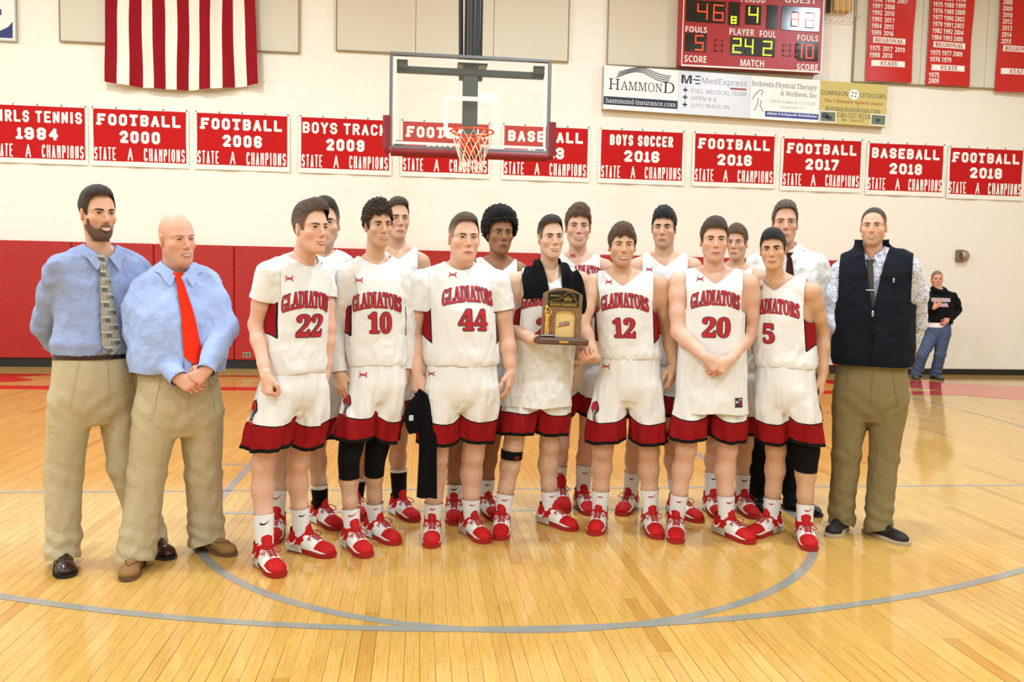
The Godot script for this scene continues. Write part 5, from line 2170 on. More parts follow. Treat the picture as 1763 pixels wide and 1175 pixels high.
func sole(m: M, y0: float, y1: float, grow: float, z0 := -1.0, z1 := 1.0, flare := 0.004) -> void:
	var outline := []
	var steps := 40
	for k in steps + 1:
		var z := lerpf(maxf(-0.092, z0), minf(0.216, z1), float(k) / steps)
		if z0 < -0.5 and z1 > 0.5:
			z = lerpf(-0.092, 0.216, 0.5 - 0.5 * cos(PI * k / steps))
		outline.append(Vector2(pw(z, SOLE_Z, SOLE_W) + grow, z))
	var n := outline.size()
	var loop := []
	for k in n:
		loop.append(outline[k])
	for k in n:
		loop.append(Vector2(-outline[n - 1 - k].x, outline[n - 1 - k].y))
	var rows := [[y0, -0.005], [y0 + 0.004, 0.0], [lerpf(y0, y1, 0.6), flare], [y1, 0.0]]
	var prev := -1
	for r in rows:
		var first := m.v.size()
		for q in loop:
			var w := Vector2(q.x, q.y - 0.06)
			var d := w.normalized()
			m.p(V(q.x + d.x * r[1], r[0], q.y + d.y * r[1]), V(d.x, 0.0, d.y))
		if prev >= 0:
			for k in loop.size():
				m.quad(prev + k, prev + (k + 1) % loop.size(), first + (k + 1) % loop.size(), first + k)
		prev = first
	# lids
	for lid in 2:
		var nn := Vector3.DOWN if lid == 0 else Vector3.UP
		var r: Array = rows[0] if lid == 0 else rows[-1]
		for k in n - 1:
			var a: Vector2 = outline[k]
			var b: Vector2 = outline[k + 1]
			m.flat([V(a.x, r[0], a.y), V(b.x, r[0], b.y), V(-b.x, r[0], b.y), V(-a.x, r[0], a.y)], nn)


func make_sneaker() -> void:
	var f := Field.new(V(-0.075, 0.0, -0.115), V(0.075, 0.185, 0.235), 0.0046)
	f.cap(V(0, 0.045, -0.05), V(0, 0.045, 0.04), 0.0385, 0.040, 0.02)
	f.cap(V(0, 0.045, 0.04), V(0, 0.034, 0.15), 0.041, 0.036, 0.02)
	f.ell(V(0, 0.03, 0.155), V(0.048, 0.034, 0.054), 0.02)
	f.ell(V(0, 0.035, 0.09), V(0.047, 0.035, 0.06), 0.02)
	f.cap(V(0, 0.055, -0.028), V(0, 0.14, -0.02), 0.044, 0.046, 0.03, Vector3.BACK, 1.0)
	f.cap(V(0, 0.10, 0.0), V(0, 0.052, 0.085), 0.036, 0.03, 0.03)
	var m := f.surface()
	var g := PackedFloat32Array()
	g.resize(m.v.size())
	for k in m.v.size():
		var q := m.v[k]
		var top := pw(q.z, [-0.08, -0.06, -0.03, 0.005, 0.03], [0.128, 0.122, 0.112, 0.118, 0.15])
		g[k] = maxf(0.018 - q.y, q.y - top)
	m = m.clip(g)
	g.resize(m.v.size())
	for k in m.v.size():
		var q := m.v[k]
		# white vamp between the toe and the ankle
		var jag := 0.006 * sin(q.y * 190.0)
		g[k] = maxf(maxf(0.034 + 0.25 * (q.y - 0.05) + jag - q.z, q.z - (0.122 + 0.10 * maxf(0.0, 0.05 - q.y) * -1.0 + 0.006 * cos(q.x * 50.0))), q.y - 0.098)
		g[k] = maxf(g[k], 0.030 - q.y)
	var vamp := m.clip(g)
	var rest := m.neg(g)
	var s := {"upper": rest, "vamp": vamp}
	# outsole and heel cushion
	var so := M.new()
	sole(so, 0.0, 0.026, 0.001)
	s.sole = so
	var hm := M.new()
	sole(hm, 0.010, 0.047, 0.0075, -1.0, 0.04, 0.005)
	s.midsole = hm
	# white flash along the toe edge and the curved mark on each side
	var fl := M.new()
	for sd in [-1.0, 1.0]:
		for q in [[0.085, 0.19, 0.027, 0.036, 0.0075]]:
			var pts := PackedVector3Array()
			var rr := []
			for k in 9:
				var t := k / 8.0
				var z: float = lerpf(q[0], q[1], t)
				var y: float = lerpf(q[3], q[2], t)
				var hp := f.hit(V(sd * 0.075, y, z), V(-sd, 0, 0), 0.07)
				pts.append(hp + V(sd * 0.0004, 0, 0))
				rr.append(maxf(0.0006, q[4] * sin(PI * minf(1.0, t * 0.85 + 0.12))))
			fl.tube(pts, rr, 6, Color.WHITE, true, 0.4, Vector3.UP)
		var pts := PackedVector3Array()
		var rr := []
		for k in 12:
			var t := k / 11.0
			var z := lerpf(-0.072, 0.0, t)
			var y := 0.085 - 0.062 * sin(t * 2.0) + 0.05 * t * t
			var hp := f.hit(V(sd * 0.075, y, z), V(-sd, 0, 0), 0.075)
			pts.append(hp + V(sd * 0.0006, 0, 0))
			rr.append(maxf(0.0006, 0.0075 * sin(PI * pow(t, 1.4))))
		fl.tube(pts, rr, 6, Color.WHITE, true, 0.35, Vector3.UP)
	s.flash = fl
	# tongue with its tab
	var ft := Field.new(V(-0.05, 0.07, -0.03), V(0.05, 0.185, 0.08), 0.005)
	ft.cap(V(0, 0.145, 0.022), V(0, 0.09, 0.055), 0.024, 0.022, 0.01)
	ft.ell(V(0, 0.14, 0.026), V(0.028, 0.026, 0.012), 0.01, Basis(Vector3.RIGHT, -0.35))
	s.tongue = ft.surface()
	var mk := M.new()
	for q in [[-0.006, 0.0], [0.006, 0.0], [0.0, 0.006], [0.0, -0.006]]:
		mk.tube(PackedVector3Array([V(q[0], 0.134 + q[1], 0.044 - q[1] * 0.3), V(q[0], 0.146 + q[1], 0.040 - q[1] * 0.3)]), [0.0022], 5)
	s.mark = mk
	# laces over the vamp
	var lc := M.new()
	var rows := 5
	for k in rows:
		for sd in [-1.0, 1.0]:
			var pts := PackedVector3Array()
			for e in 5:
				var t := e / 4.0
				var x: float = lerpf(-0.02, 0.02, t) * sd
				var z := lerpf(0.052 + k * 0.0135, 0.052 + (k + 1) * 0.0135, t)
				var hp := f.hit(V(x, 0.18, z), Vector3.DOWN, 0.17)
				pts.append(hp + V(0, 0.002 + 0.001 * sd, 0.001))
			lc.tube(pts, [0.0028], 6)
	for sd in [-1.0, 1.0]:
		var pts := PackedVector3Array()
		for e in 13:
			var a := e / 12.0 * TAU
			pts.append(V(sd * (0.006 + 0.024 * (1.0 - cos(a)) * 0.9), 0.112 - 0.022 * (1.0 - cos(a)) * 0.5 + 0.014 * sin(a), 0.062 + 0.012 * (1 - cos(a)) + 0.01 * sin(a)))
		lc.tube(pts, [0.0024], 6)
		lc.tube(PackedVector3Array([V(sd * 0.006, 0.112, 0.06), V(sd * 0.03, 0.09, 0.075), V(sd * 0.034, 0.066, 0.09)]), [0.0023], 6)
	s.laces = lc
	shoe_made.sneaker = s


func make_dress(kind: String) -> void:
	var f := Field.new(V(-0.075, 0.0, -0.115), V(0.075, 0.15, 0.235), 0.0048)
	f.cap(V(0, 0.042, -0.05), V(0, 0.04, 0.04), 0.036, 0.037, 0.02)
	f.cap(V(0, 0.04, 0.04), V(0, 0.032, 0.15), 0.038, 0.032, 0.02)
	f.ell(V(0, 0.028, 0.15), V(0.045, 0.03, 0.056), 0.02)
	f.cap(V(0, 0.05, -0.03), V(0, 0.085, -0.025), 0.038, 0.038, 0.02)
	f.cap(V(0, 0.075, 0.01), V(0, 0.048, 0.08), 0.03, 0.027, 0.02)
	var m := f.surface()
	var g := PackedFloat32Array()
	g.resize(m.v.size())
	for k in m.v.size():
		var q := m.v[k]
		g[k] = maxf(0.014 - q.y, q.y - pw(q.z, [-0.07, -0.03, 0.03], [0.085, 0.07, 0.11]))
	var s := {"upper": m.clip(g)}
	var so := M.new()
	sole(so, 0.0, 0.018 if kind != "boat" else 0.021, 0.002 if kind != "moccasin" else -0.003)
	s.sole = so
	var lc := M.new()
	if kind == "moccasin":
		var pts := PackedVector3Array()
		for e in 21:
			var a := PI * e / 20.0
			var x := 0.031 * cos(a)
			var z := 0.085 + 0.085 * sin(a) - 0.03 * absf(cos(a))
			pts.append(f.hit(V(x, 0.14, z), Vector3.DOWN, 0.13) + V(0, 0.001, 0))
		lc.tube(pts, [0.0032], 6)
	else:
		for k in 4:
			var pts := PackedVector3Array()
			for e in 5:
				var x := lerpf(-0.016, 0.016, e / 4.0)
				pts.append(f.hit(V(x, 0.14, 0.045 + k * 0.013), Vector3.DOWN, 0.13) + V(0, 0.0015, 0))
			lc.tube(pts, [0.0024], 6)
		var pts := PackedVector3Array()
		for e in 13:
			var a := PI * e / 12.0
			pts.append(f.hit(V(0.037 * cos(a), 0.14, 0.08 + 0.05 * sin(a)), Vector3.DOWN, 0.13) + V(0, 0.0006, 0))
		lc.tube(pts, [0.0016], 5)
	s.laces = lc
	shoe_made[kind] = s


func put_shoe(t: Node3D, p: Dictionary, side: int) -> void:
	var kind: String = p.get("shoe", "sneaker")
	var s: Dictionary = shoe_made[kind]
	var ft: Vector3 = p.ft[side]
	var up: MeshInstance3D
	var h := Node3D.new()
	var mt: Dictionary = {"upper": mats.shoe_red, "vamp": mats.shoe_white, "sole": mats.shoe_sole, "midsole": mats.shoe_white, "flash": mats.shoe_white, "tongue": mats.shoe_red, "mark": mats.shoe_white, "laces": mats.shoe_lace}
	if kind == "dress":
		mt = {"upper": mats.brown_leather, "sole": mats.black_sole, "laces": mats.black_sole}
	elif kind == "black":
		mt = {"upper": mats.black_leather, "sole": mats.black_sole, "laces": mats.black_sole}
	elif kind == "moccasin":
		mt = {"upper": mats.tan_suede, "sole": mats.tan_sole, "laces": mats.tan_sole}
	elif kind == "boat":
		mt = {"upper": mats.dark_leather, "sole": mats.cream_sole, "laces": mats.black_sole}
	elif kind == "trainer":
		mt = {"upper": mats.grey_mesh, "sole": mats.black_sole, "laces": mats.black_sole}
	h.free()
	for k in s:
		if k == "upper":
			up = obj("shoe", s[k], mt[k], t)
			var lift: float = p.get("lift", [0.0, 0.0])[side]
			var ps: float = p.get("shoe_size", 1.0)
			up.transform = Transform3D(Basis(Vector3.UP, deg_to_rad(ft.z)) * Basis(Vector3.RIGHT, lift) * Basis.from_scale(Vector3.ONE * ps), V(ft.x, 0.0 + absf(lift) * 0.2, ft.y))
	for k in s:
		if k != "upper":
			obj({"mark": "tongue_mark", "flash": "side_mark", "midsole": "heel_cushion"}.get(k, k), s[k], mt[k], up)


# ---------------------------------------------------------------- shirts, trousers, ties
func shirt_rows(p: Dictionary) -> Array:
	var rows := torso_rows(p)
	var wj: float = p.wj
	var dj: float = p.get("dj", wj * 0.66)
	var jh: float = p.jh
	var out := [[jh - 0.02, wj * 0.93, dj * 0.95, rows[1][3], rows[1][4]], [jh + 0.05, wj, dj * 1.03, rows[1][3], rows[1][4]], [rows[2][0] + 0.02, wj * 0.985, dj * 1.03, rows[2][3], rows[2][4]], [rows[3][0], maxf(rows[3][1] + 0.014, wj * 0.95), maxf(rows[3][2] + 0.016, dj * 0.95), rows[3][3], rows[3][4]]]
	for k in range(4, rows.size()):
		out.append([rows[k][0] + 0.006, rows[k][1] + 0.014, rows[k][2] + 0.014, rows[k][3], rows[k][4]])
	return out


func build_shirt(p: Dictionary) -> Dictionary:
	var j: Array = p.j
	var rows := shirt_rows(p)
	var t := deg_to_rad(p.ty)
	var ct := cos(t)
	var sn := sin(t)
	var yS: float = (j[1].y + j[2].y) / 2
	var N: Vector3 = j[0]
	var lo := V(9, p.jh - 0.04, 9)
	var hi := V(-9, N.y + 0.1, -9)
	for k in 7:
		lo = lo.min(j[k] - V(0.13, 0.07, 0.2))
		hi = hi.max(j[k] + V(0.13, 0.05, 0.2))
	lo.y = minf(lo.y, p.jh - 0.04)
	lo.x = minf(lo.x, rows[0][3] - p.wj - 0.06)
	hi.x = maxf(hi.x, rows[0][3] + p.wj + 0.06)
	lo.z = minf(lo.z, rows[0][4] - 0.24)
	hi.z = maxf(hi.z, rows[0][4] + 0.24)
	var f := Field.new(lo, hi, 0.0105)
	f.stack(rows, t, 0.0, 0.03, 2.25)
	var sl: float = p.get("sleeve", 1.0)
	for s in 2:
		f.cap(N + V(0, 0.018, -0.02), j[1 + s].lerp(N, 0.3) + V(0, 0.014, -0.01), 0.05, 0.052, 0.04)
		f.cap(j[1 + s], j[1 + s].lerp(j[3 + s], 0.5), 0.057 * sl, 0.067 * sl, 0.03)
		f.cap(j[1 + s].lerp(j[3 + s], 0.5), j[3 + s], 0.067 * sl, 0.059 * sl, 0.03)
		f.cap(j[3 + s], j[3 + s].lerp(j[5 + s], 0.55), 0.059 * sl, 0.054 * sl, 0.02)
		f.cap(j[3 + s].lerp(j[5 + s], 0.55), j[5 + s], 0.054 * sl, 0.041 * sl, 0.02)
	var m := f.surface()
	var ph: float = p.ph
	var amp: float = p.get("crease", 0.02)
	crumple(m, amp, 5.5, 4.0, ph)
	crumple(m, amp * 0.3, 15.0, 9.0, ph + 7.0)
	renormal(m)
	var g := PackedFloat32Array()
	g.resize(m.v.size())
	var cuffs := []
	for k in m.v.size():
		var q := m.v[k]
		var dx := absf((q.x - N.x) * ct - (q.z - N.z) * sn)
		var fr := (q.x - N.x) * sn + (q.z - N.z) * ct
		var cut: float = p.jh + 0.003 * sin(q.x * 40.0) - q.y if Vector2(q.x - rows[0][3], q.z - rows[0][4]).length() < p.wj + 0.03 and q.y < p.jh + 0.05 else -1.0
		cut = maxf(cut, (q.y - (N.y - (0.028 if fr > 0.0 else -0.03) + dx * (0.95 if fr > 0.0 else 0.2))) if dx < 0.078 else -1.0)
		for s in 2:
			var W: Vector3 = j[5 + s]
			var D: Vector3 = (W - j[3 + s]).normalized()
			if q.distance_to(W) < 0.09:
				cut = maxf(cut, (q - W).dot(D) - 0.004)
		g[k] = cut
	m = m.clip(g)
	var out := {"shirt": m, "field": f}
	out.cuff = M.new()
	for s in 2:
		var W: Vector3 = j[5 + s]
		var D: Vector3 = (W - j[3 + s]).normalized()
		out.cuff.add(ring_sleeve(W - D * 0.05, W + D * 0.012, 0.0445 * sl, 0.041 * sl, 0.0, 5, 22))
	# collar: a stand round the neck and a leaf folded over it
	var col := M.new()
	var nseg := 44
	for k in nseg:
		for r in 3:
			var qs := []
			for e in [[k, r], [k + 1, r], [k + 1, r + 1], [k, r + 1]]:
				var a := lerpf(-2.95, 2.95, float(e[0]) / nseg)
				var fr := absf(a) / 2.95
				var tip := smoothstep(0.72, 1.0, fr)
				var ra: float = [0.07, 0.066, 0.078, 0.093 + 0.02 * tip][e[1]]
				var y: float = [N.y - 0.03 * fr * fr, N.y + 0.066 - 0.072 * fr * fr, N.y + 0.05 - 0.07 * fr * fr, N.y + 0.012 - 0.046 * fr * fr - 0.036 * tip][e[1]]
				var aa := a * (1.0 - (0.065 * tip if e[1] == 3 else 0.0) - 0.02)
				# behind the neck a = 0, the gap in front
				var x := sin(aa) * ra * -1.0
				var z := -cos(aa) * ra - 0.008 * (1.0 - fr) + 0.012 * fr
				var w := N + V(x * ct + z * sn, y - N.y, -x * sn + z * ct)
				if e[1] >= 2:
					var way := V(w.x - N.x, 0.035, w.z - N.z).normalized()
					for tries in 9:
						if f.at(w) > 0.006:
							break
						w += way * 0.003
				qs.append(w)
			var nn: Vector3 = (qs[1] - qs[0]).cross(qs[3] - qs[0]).normalized()
			var mid: Vector3 = (qs[0] + qs[2]) * 0.5 - N
			if nn.dot(V(mid.x, 0.02, mid.z)) < 0.0:
				nn = -nn
			col.flat(qs, nn)
	out.collar = col
	# front strip with its buttons
	var dfront: float = p.get("dj", p.wj * 0.66) * 1.04
	var on := func(u: float, y: float, lift: float) -> Vector3:
		var kk := clampf((y - p.jh) / (N.y - p.jh), 0.0, 1.0)
		var c := V(lerpf(rows[0][3], N.x, kk), y, lerpf(rows[0][4], N.z, kk)) + V(ct, 0, -sn) * u
		var dir := V(sn, 0, ct)
		var hp := f.hit(c + dir * (dfront + 0.03), -dir, 0.5)
		return hp + dir * (lift + amp * 0.5 * 0.5)
	out.on = on
	var pl := M.new()
	var rowsn := 30
	for k in rowsn:
		var y0 := lerpf(p.jh + 0.01, N.y - 0.05, float(k) / rowsn)
		var y1 := lerpf(p.jh + 0.01, N.y - 0.05, float(k + 1) / rowsn)
		pl.flat([on.call(-0.017, y0, 0.003), on.call(0.017, y0, 0.004), on.call(0.017, y1, 0.004), on.call(-0.017, y1, 0.003)], V(sn, 0, ct))
	out.placket = pl
	if p.has("tie_w"):
		out.tie = build_tie(p, on, N, ct, sn)
	return out


func build_tie(p: Dictionary, on: Callable, N: Vector3, ct: float, sn: float) -> M:
	var m := M.new()
	var A: Vector3 = p.tx[0] + V(0, 0.012, 0)
	var B: Vector3 = p.tx[1]
	var rows := 34
	var nx := 6
	var w: float = p.tie_w
	var u0 := (A.x - N.x) * ct - (A.z - N.z) * sn
	u0 = clampf(u0, -0.02, 0.02)
	var kb := clampf((B.y - p.jh) / (N.y - p.jh), 0.0, 1.0)
	var hc: Vector3 = (p.j[7] + p.j[8]) / 2
	var u1 := clampf((B.x - lerpf(hc.x, N.x, kb)) * ct - (B.z - lerpf(hc.z, N.z, kb)) * sn, -0.07, 0.07)
	var first := []
	for r in rows + 1:
		var t := float(r) / rows
		var y := lerpf(A.y, B.y, t)
		var hw: float
		if t < 0.09:
			hw = lerpf(0.025, 0.0145, t / 0.09)
		else:
			hw = lerpf(0.0145, w, pow((t - 0.09) / 0.91, 0.8))
		var ids := []
		for k in nx + 1:
			var e := -1.0 + 2.0 * k / nx
			var yy := y
			if t > 0.86:
				# the pointed end
				yy = lerpf(A.y, B.y, minf(t, lerpf(1.0, 0.9, absf(e))))
			var u := lerpf(u0, u1, t) + e * hw
			var bul := 0.0085 + 0.006 * (1.0 - e * e) + (0.012 * (1.0 - e * e) if t < 0.09 else 0.0)
			var q: Vector3 = on.call(u, yy, bul)
			if t < 0.12:
				# the knot stands in the opening of the collar
				var c := N + V(sn, 0, ct) * (0.088 + 0.012 * (1.0 - e * e)) + V(ct, 0, -sn) * u
				q = V(c.x, yy, c.z).lerp(q, smoothstep(0.05, 0.12, t))
			ids.append(m.p(q, (V(sn, 0, ct) + V(ct, 0, -sn) * e * 0.5).normalized(), Color.WHITE, Vector2(0.5 + e * 0.5 * hw / w, t * absf(B.y - A.y) / (6.0 * w))))
		if r > 0:
			for k in nx:
				m.quad(first[k], first[k + 1], ids[k + 1], ids[k])
		first = ids
	return m


func build_trousers(p: Dictionary) -> Dictionary:
	var j: Array = p.j
	var t := deg_to_rad(p.ty)
	var yH: float = (j[7].y + j[8].y) / 2
	var ctr: Vector3 = (j[7] + j[8]) / 2
	var wj: float = p.wj * p.get("hipw", 0.96)
	var top: float = p.jh + 0.025
	var lo := V(9, 0.0, 9)
	var hi := V(-9, top + 0.03, -9)
	for k in range(7, 11):
		lo = lo.min(j[k])
		hi = hi.max(j[k])
	for ft in p.ft:
		lo = lo.min(V(ft.x, 0, ft.y))
		hi = hi.max(V(ft.x, 0, ft.y))
	lo -= V(0.24, 0, 0.26)
	hi += V(0.24, 0, 0.26)
	lo.y = 0.0
	hi.y = top + 0.03
	var f := Field.new(lo, hi, 0.0115)
	var tw: Array = p.get("legs", [0.118, 0.086, 0.08])
	f.stack([[yH - 0.2, wj * 0.6, 0.08, ctr.x, ctr.z], [yH - 0.13, wj * 0.9, 0.112, ctr.x, ctr.z], [yH - 0.02, wj * 1.0, 0.135, ctr.x, ctr.z], [top - 0.05, wj * 0.95, 0.128, ctr.x, ctr.z], [top, wj * 0.92, 0.124, ctr.x, ctr.z]], t, 0.0, 0.04, 2.3)
	for s in 2:
		var H: Vector3 = j[7 + s] + V(0, -0.08, 0)
		var K: Vector3 = j[9 + s]
		var A := V(p.ft[s].x, 0.05, p.ft[s].y)
		f.cap(H, K, tw[0], tw[1], 0.024)
		f.cap(K, K.lerp(A, 0.75), tw[1], tw[2], 0.02)
		f.cap(K.lerp(A, 0.75), A + V(0, 0.0, 0.012), tw[2], tw[2] * 1.04, 0.02)
	var m := f.surface()
	var ph: float = p.ph
	for k in m.v.size():
		var q := m.v[k]
		var w := crumple_at(q, 0.014, 7.0, 3.5, ph)
		var lowf := smoothstep(0.33, 0.1, q.y)
		w += lowf * 0.0042 * sin(q.y * 80.0 + q.x * 25.0 + 3.0 * fold_noise.get_noise_3d(q.x * 9.0, q.y * 4.0, q.z * 9.0) + ph)
		w += smoothstep(0.1, 0.0, absf(q.y - j[9].y)) * 0.003 * sin(q.y * 60.0 + q.x * 40.0)
		w += smoothstep(0.12, 0.0, absf(q.y - (yH - 0.1))) * 0.003 * sin(q.y * 60.0 - absf(q.x - ctr.x) * 60.0)
		m.v[k] += m.n[k] * w
	renormal(m)
	var g := PackedFloat32Array()
	g.resize(m.v.size())
	for k in m.v.size():
		var q := m.v[k]
		var s := 0 if Vector2(q.x - p.ft[0].x, q.z - p.ft[0].y).length() < Vector2(q.x - p.ft[1].x, q.z - p.ft[1].y).length() else 1
		var fw := V(sin(deg_to_rad(p.ft[s].z)), 0, cos(deg_to_rad(p.ft[s].z)))
		var z := (q - V(p.ft[s].x, 0, p.ft[s].y)).dot(fw)
		g[k] = maxf(0.026 + 0.35 * maxf(0.0, z) - q.y, q.y - top + 0.003)
	m = m.clip(g)
	var out := {"trousers": m}
	# belt, fly and pocket seams
	var ct := cos(t)
	var sn := sin(t)
	var b := M.new()
	var n := 48
	for k in n:
		var qs := []
		for e in [[k, 0], [k + 1, 0], [k + 1, 1], [k, 1]]:
			var a: float = TAU * e[0] / n
			var x := cos(a) * (wj * 0.95 + 0.006)
			var z := sin(a) * (0.128 + 0.008)
			qs.append(V(ctr.x + x * ct + z * sn, top - 0.046 + 0.022 * e[1], ctr.z - x * sn + z * ct))
		var nn: Vector3 = ((qs[0] + qs[2]) / 2 - V(ctr.x, top, ctr.z))
		b.flat(qs, V(nn.x, 0, nn.z).normalized())
	out.belt = b
	var se := M.new()
	var dir := V(sn, 0, ct)
	for q in [[0.012, top - 0.05, 0.012, yH - 0.1], [-0.11, top - 0.05, -0.15, yH - 0.1], [0.11, top - 0.05, 0.15, yH - 0.1]]:
		var pts := PackedVector3Array()
		for e in 11:
			var u: float = lerpf(q[0], q[2], e / 10.0)
			var y: float = lerpf(q[1], q[3], e / 10.0)
			var c := V(ctr.x, y, ctr.z) + V(ct, 0, -sn) * u
			pts.append(f.hit(c + dir * 0.28, -dir, 0.5) + dir * 0.003)
		se.tube(pts, [0.0014], 5)
	out.seam = se
	return out


func build_vest(p: Dictionary) -> Dictionary:
	var j: Array = p.j
	var rows := shirt_rows(p)
	var t := deg_to_rad(p.ty)
	var ct := cos(t)
	var sn := sin(t)
	var N: Vector3 = j[0]
	var yS: float = (j[1].y + j[2].y) / 2
	var hs: float = Vector2(j[1].x - j[2].x, j[1].z - j[2].z).length() / 2
	var f := Field.new(V(rows[0][3] - 0.33, p.jh - 0.06, rows[0][4] - 0.27), V(rows[0][3] + 0.36, N.y + 0.2, rows[0][4] + 0.29), 0.0105)
	var r2 := []
	for r in rows:
		r2.append([r[0], r[1] + 0.014, r[2] + 0.022, r[3], r[4]])
	f.stack(r2, t, 0.006, 0.03, 2.4)
	for s in 2:
		f.cap(N + V(0, 0.02, -0.02), j[1 + s].lerp(N, 0.3) + V(0, 0.014, -0.01), 0.07, 0.07, 0.04)
		f.cap(j[1 + s].lerp(N, 0.3), j[1 + s], 0.07, 0.08, 0.04)
	# the stand up collar
	f.cap(N + V(0, 0.0, -0.01), N + V(0, 0.1, -0.014), 0.09, 0.092, 0.02)
	var m := f.surface()
	crumple(m, 0.014, 6.0, 4.0, 4.0)
	crumple(m, 0.004, 30.0, 30.0, 14.0)
	renormal(m)
	var g := PackedFloat32Array()
	g.resize(m.v.size())
	for k in m.v.size():
		var q := m.v[k]
		var kk := clampf((q.y - p.jh) / (yS - p.jh), 0.0, 1.0)
		var cx: float = lerpf(rows[0][3], (j[1].x + j[2].x) / 2, kk)
		var cz: float = lerpf(rows[0][4], (j[1].z + j[2].z) / 2, kk)
		var lx := (q.x - cx) * ct - (q.z - cz) * sn
		var lz := (q.x - cx) * sn + (q.z - cz) * ct
		var cut: float = p.jh - q.y
		var ya := yS - 0.22
		if q.y > ya - 0.03:
			cut = maxf(cut, absf(lx) - (hs * 0.98 + 0.02 + 0.2 * pow(smoothstep(ya + 0.06, ya - 0.03, q.y), 2.0)))
		if lz > 0.0:
			var open := pw(q.y, [p.zip_y, N.y - 0.1, N.y, N.y + 0.08], [0.0, 0.036, 0.056, 0.075])
			var mid: float = lerpf(p.tx[1].x, p.tx[0].x, clampf((q.y - p.zip_y) / (N.y - p.zip_y), 0.0, 1.0)) * 0.0
			if q.y > p.zip_y:
				cut = maxf(cut, open - absf(lx - mid) if false else (open - absf(lx - mid)))
		cut = maxf(cut, q.y - (N.y + 0.092 - maxf(0.0, lz) * 0.2))
		g[k] = cut
	var out := {"vest": m.clip(g)}
	var dir := V(sn, 0, ct)
	var on := func(u: float, y: float, lift: float) -> Vector3:
		var c := V(rows[0][3], y, rows[0][4]) + V(ct, 0, -sn) * u
		return f.hit(c + dir * 0.35, -dir, 0.6) + dir * lift
	var z := M.new()
	var pts := PackedVector3Array()
	for k in 17:
		pts.append(on.call(0.0, lerpf(p.jh + 0.01, p.zip_y, k / 16.0), 0.003))
	z.tube(pts, [0.005], 6)
	for q in [[0.095, N.y - 0.13, 0.10, N.y - 0.22], [-0.16, p.jh + 0.22, -0.15, p.jh + 0.04], [0.16, p.jh + 0.22, 0.15, p.jh + 0.04]]:
		pts = PackedVector3Array()
		for e in 7:
			pts.append(on.call(lerpf(q[0], q[2], e / 6.0), lerpf(q[1], q[3], e / 6.0), 0.002))
		z.tube(pts, [0.004], 6)
	out.zip = z
	z = M.new()
	z.bevel(V(-0.006, -0.03, 0), V(0.006, 0.0, 0.006), 0.002)
	var w := M.new()
	w.add(z, Transform3D(Basis(Vector3.UP, t), on.call(0.0, p.zip_y, 0.006)))
	w.add(z, Transform3D(Basis(Vector3.UP, t).scaled(Vector3.ONE * 0.8), on.call(0.095, N.y - 0.13, 0.004)))
	out.zip_pull = w
	return out


func build_hoodie(p: Dictionary) -> Dictionary:
	var s := build_shirt(p)
	var f := Field.new(p.j[0] - V(0.16, 0.1, 0.18), p.j[0] + V(0.16, 0.12, 0.14), 0.012)
	var N: Vector3 = p.j[0]
	for k in 12:
		var a := TAU * k / 12.0
		var b := TAU * (k + 1) / 12.0
		f.cap(N + V(sin(a) * 0.09, 0.025 - 0.035 * cos(a), cos(a) * 0.085 - 0.015), N + V(sin(b) * 0.09, 0.025 - 0.035 * cos(b), cos(b) * 0.085 - 0.015), 0.034, 0.034, 0.03)
	s.hood = f.surface()
	return s

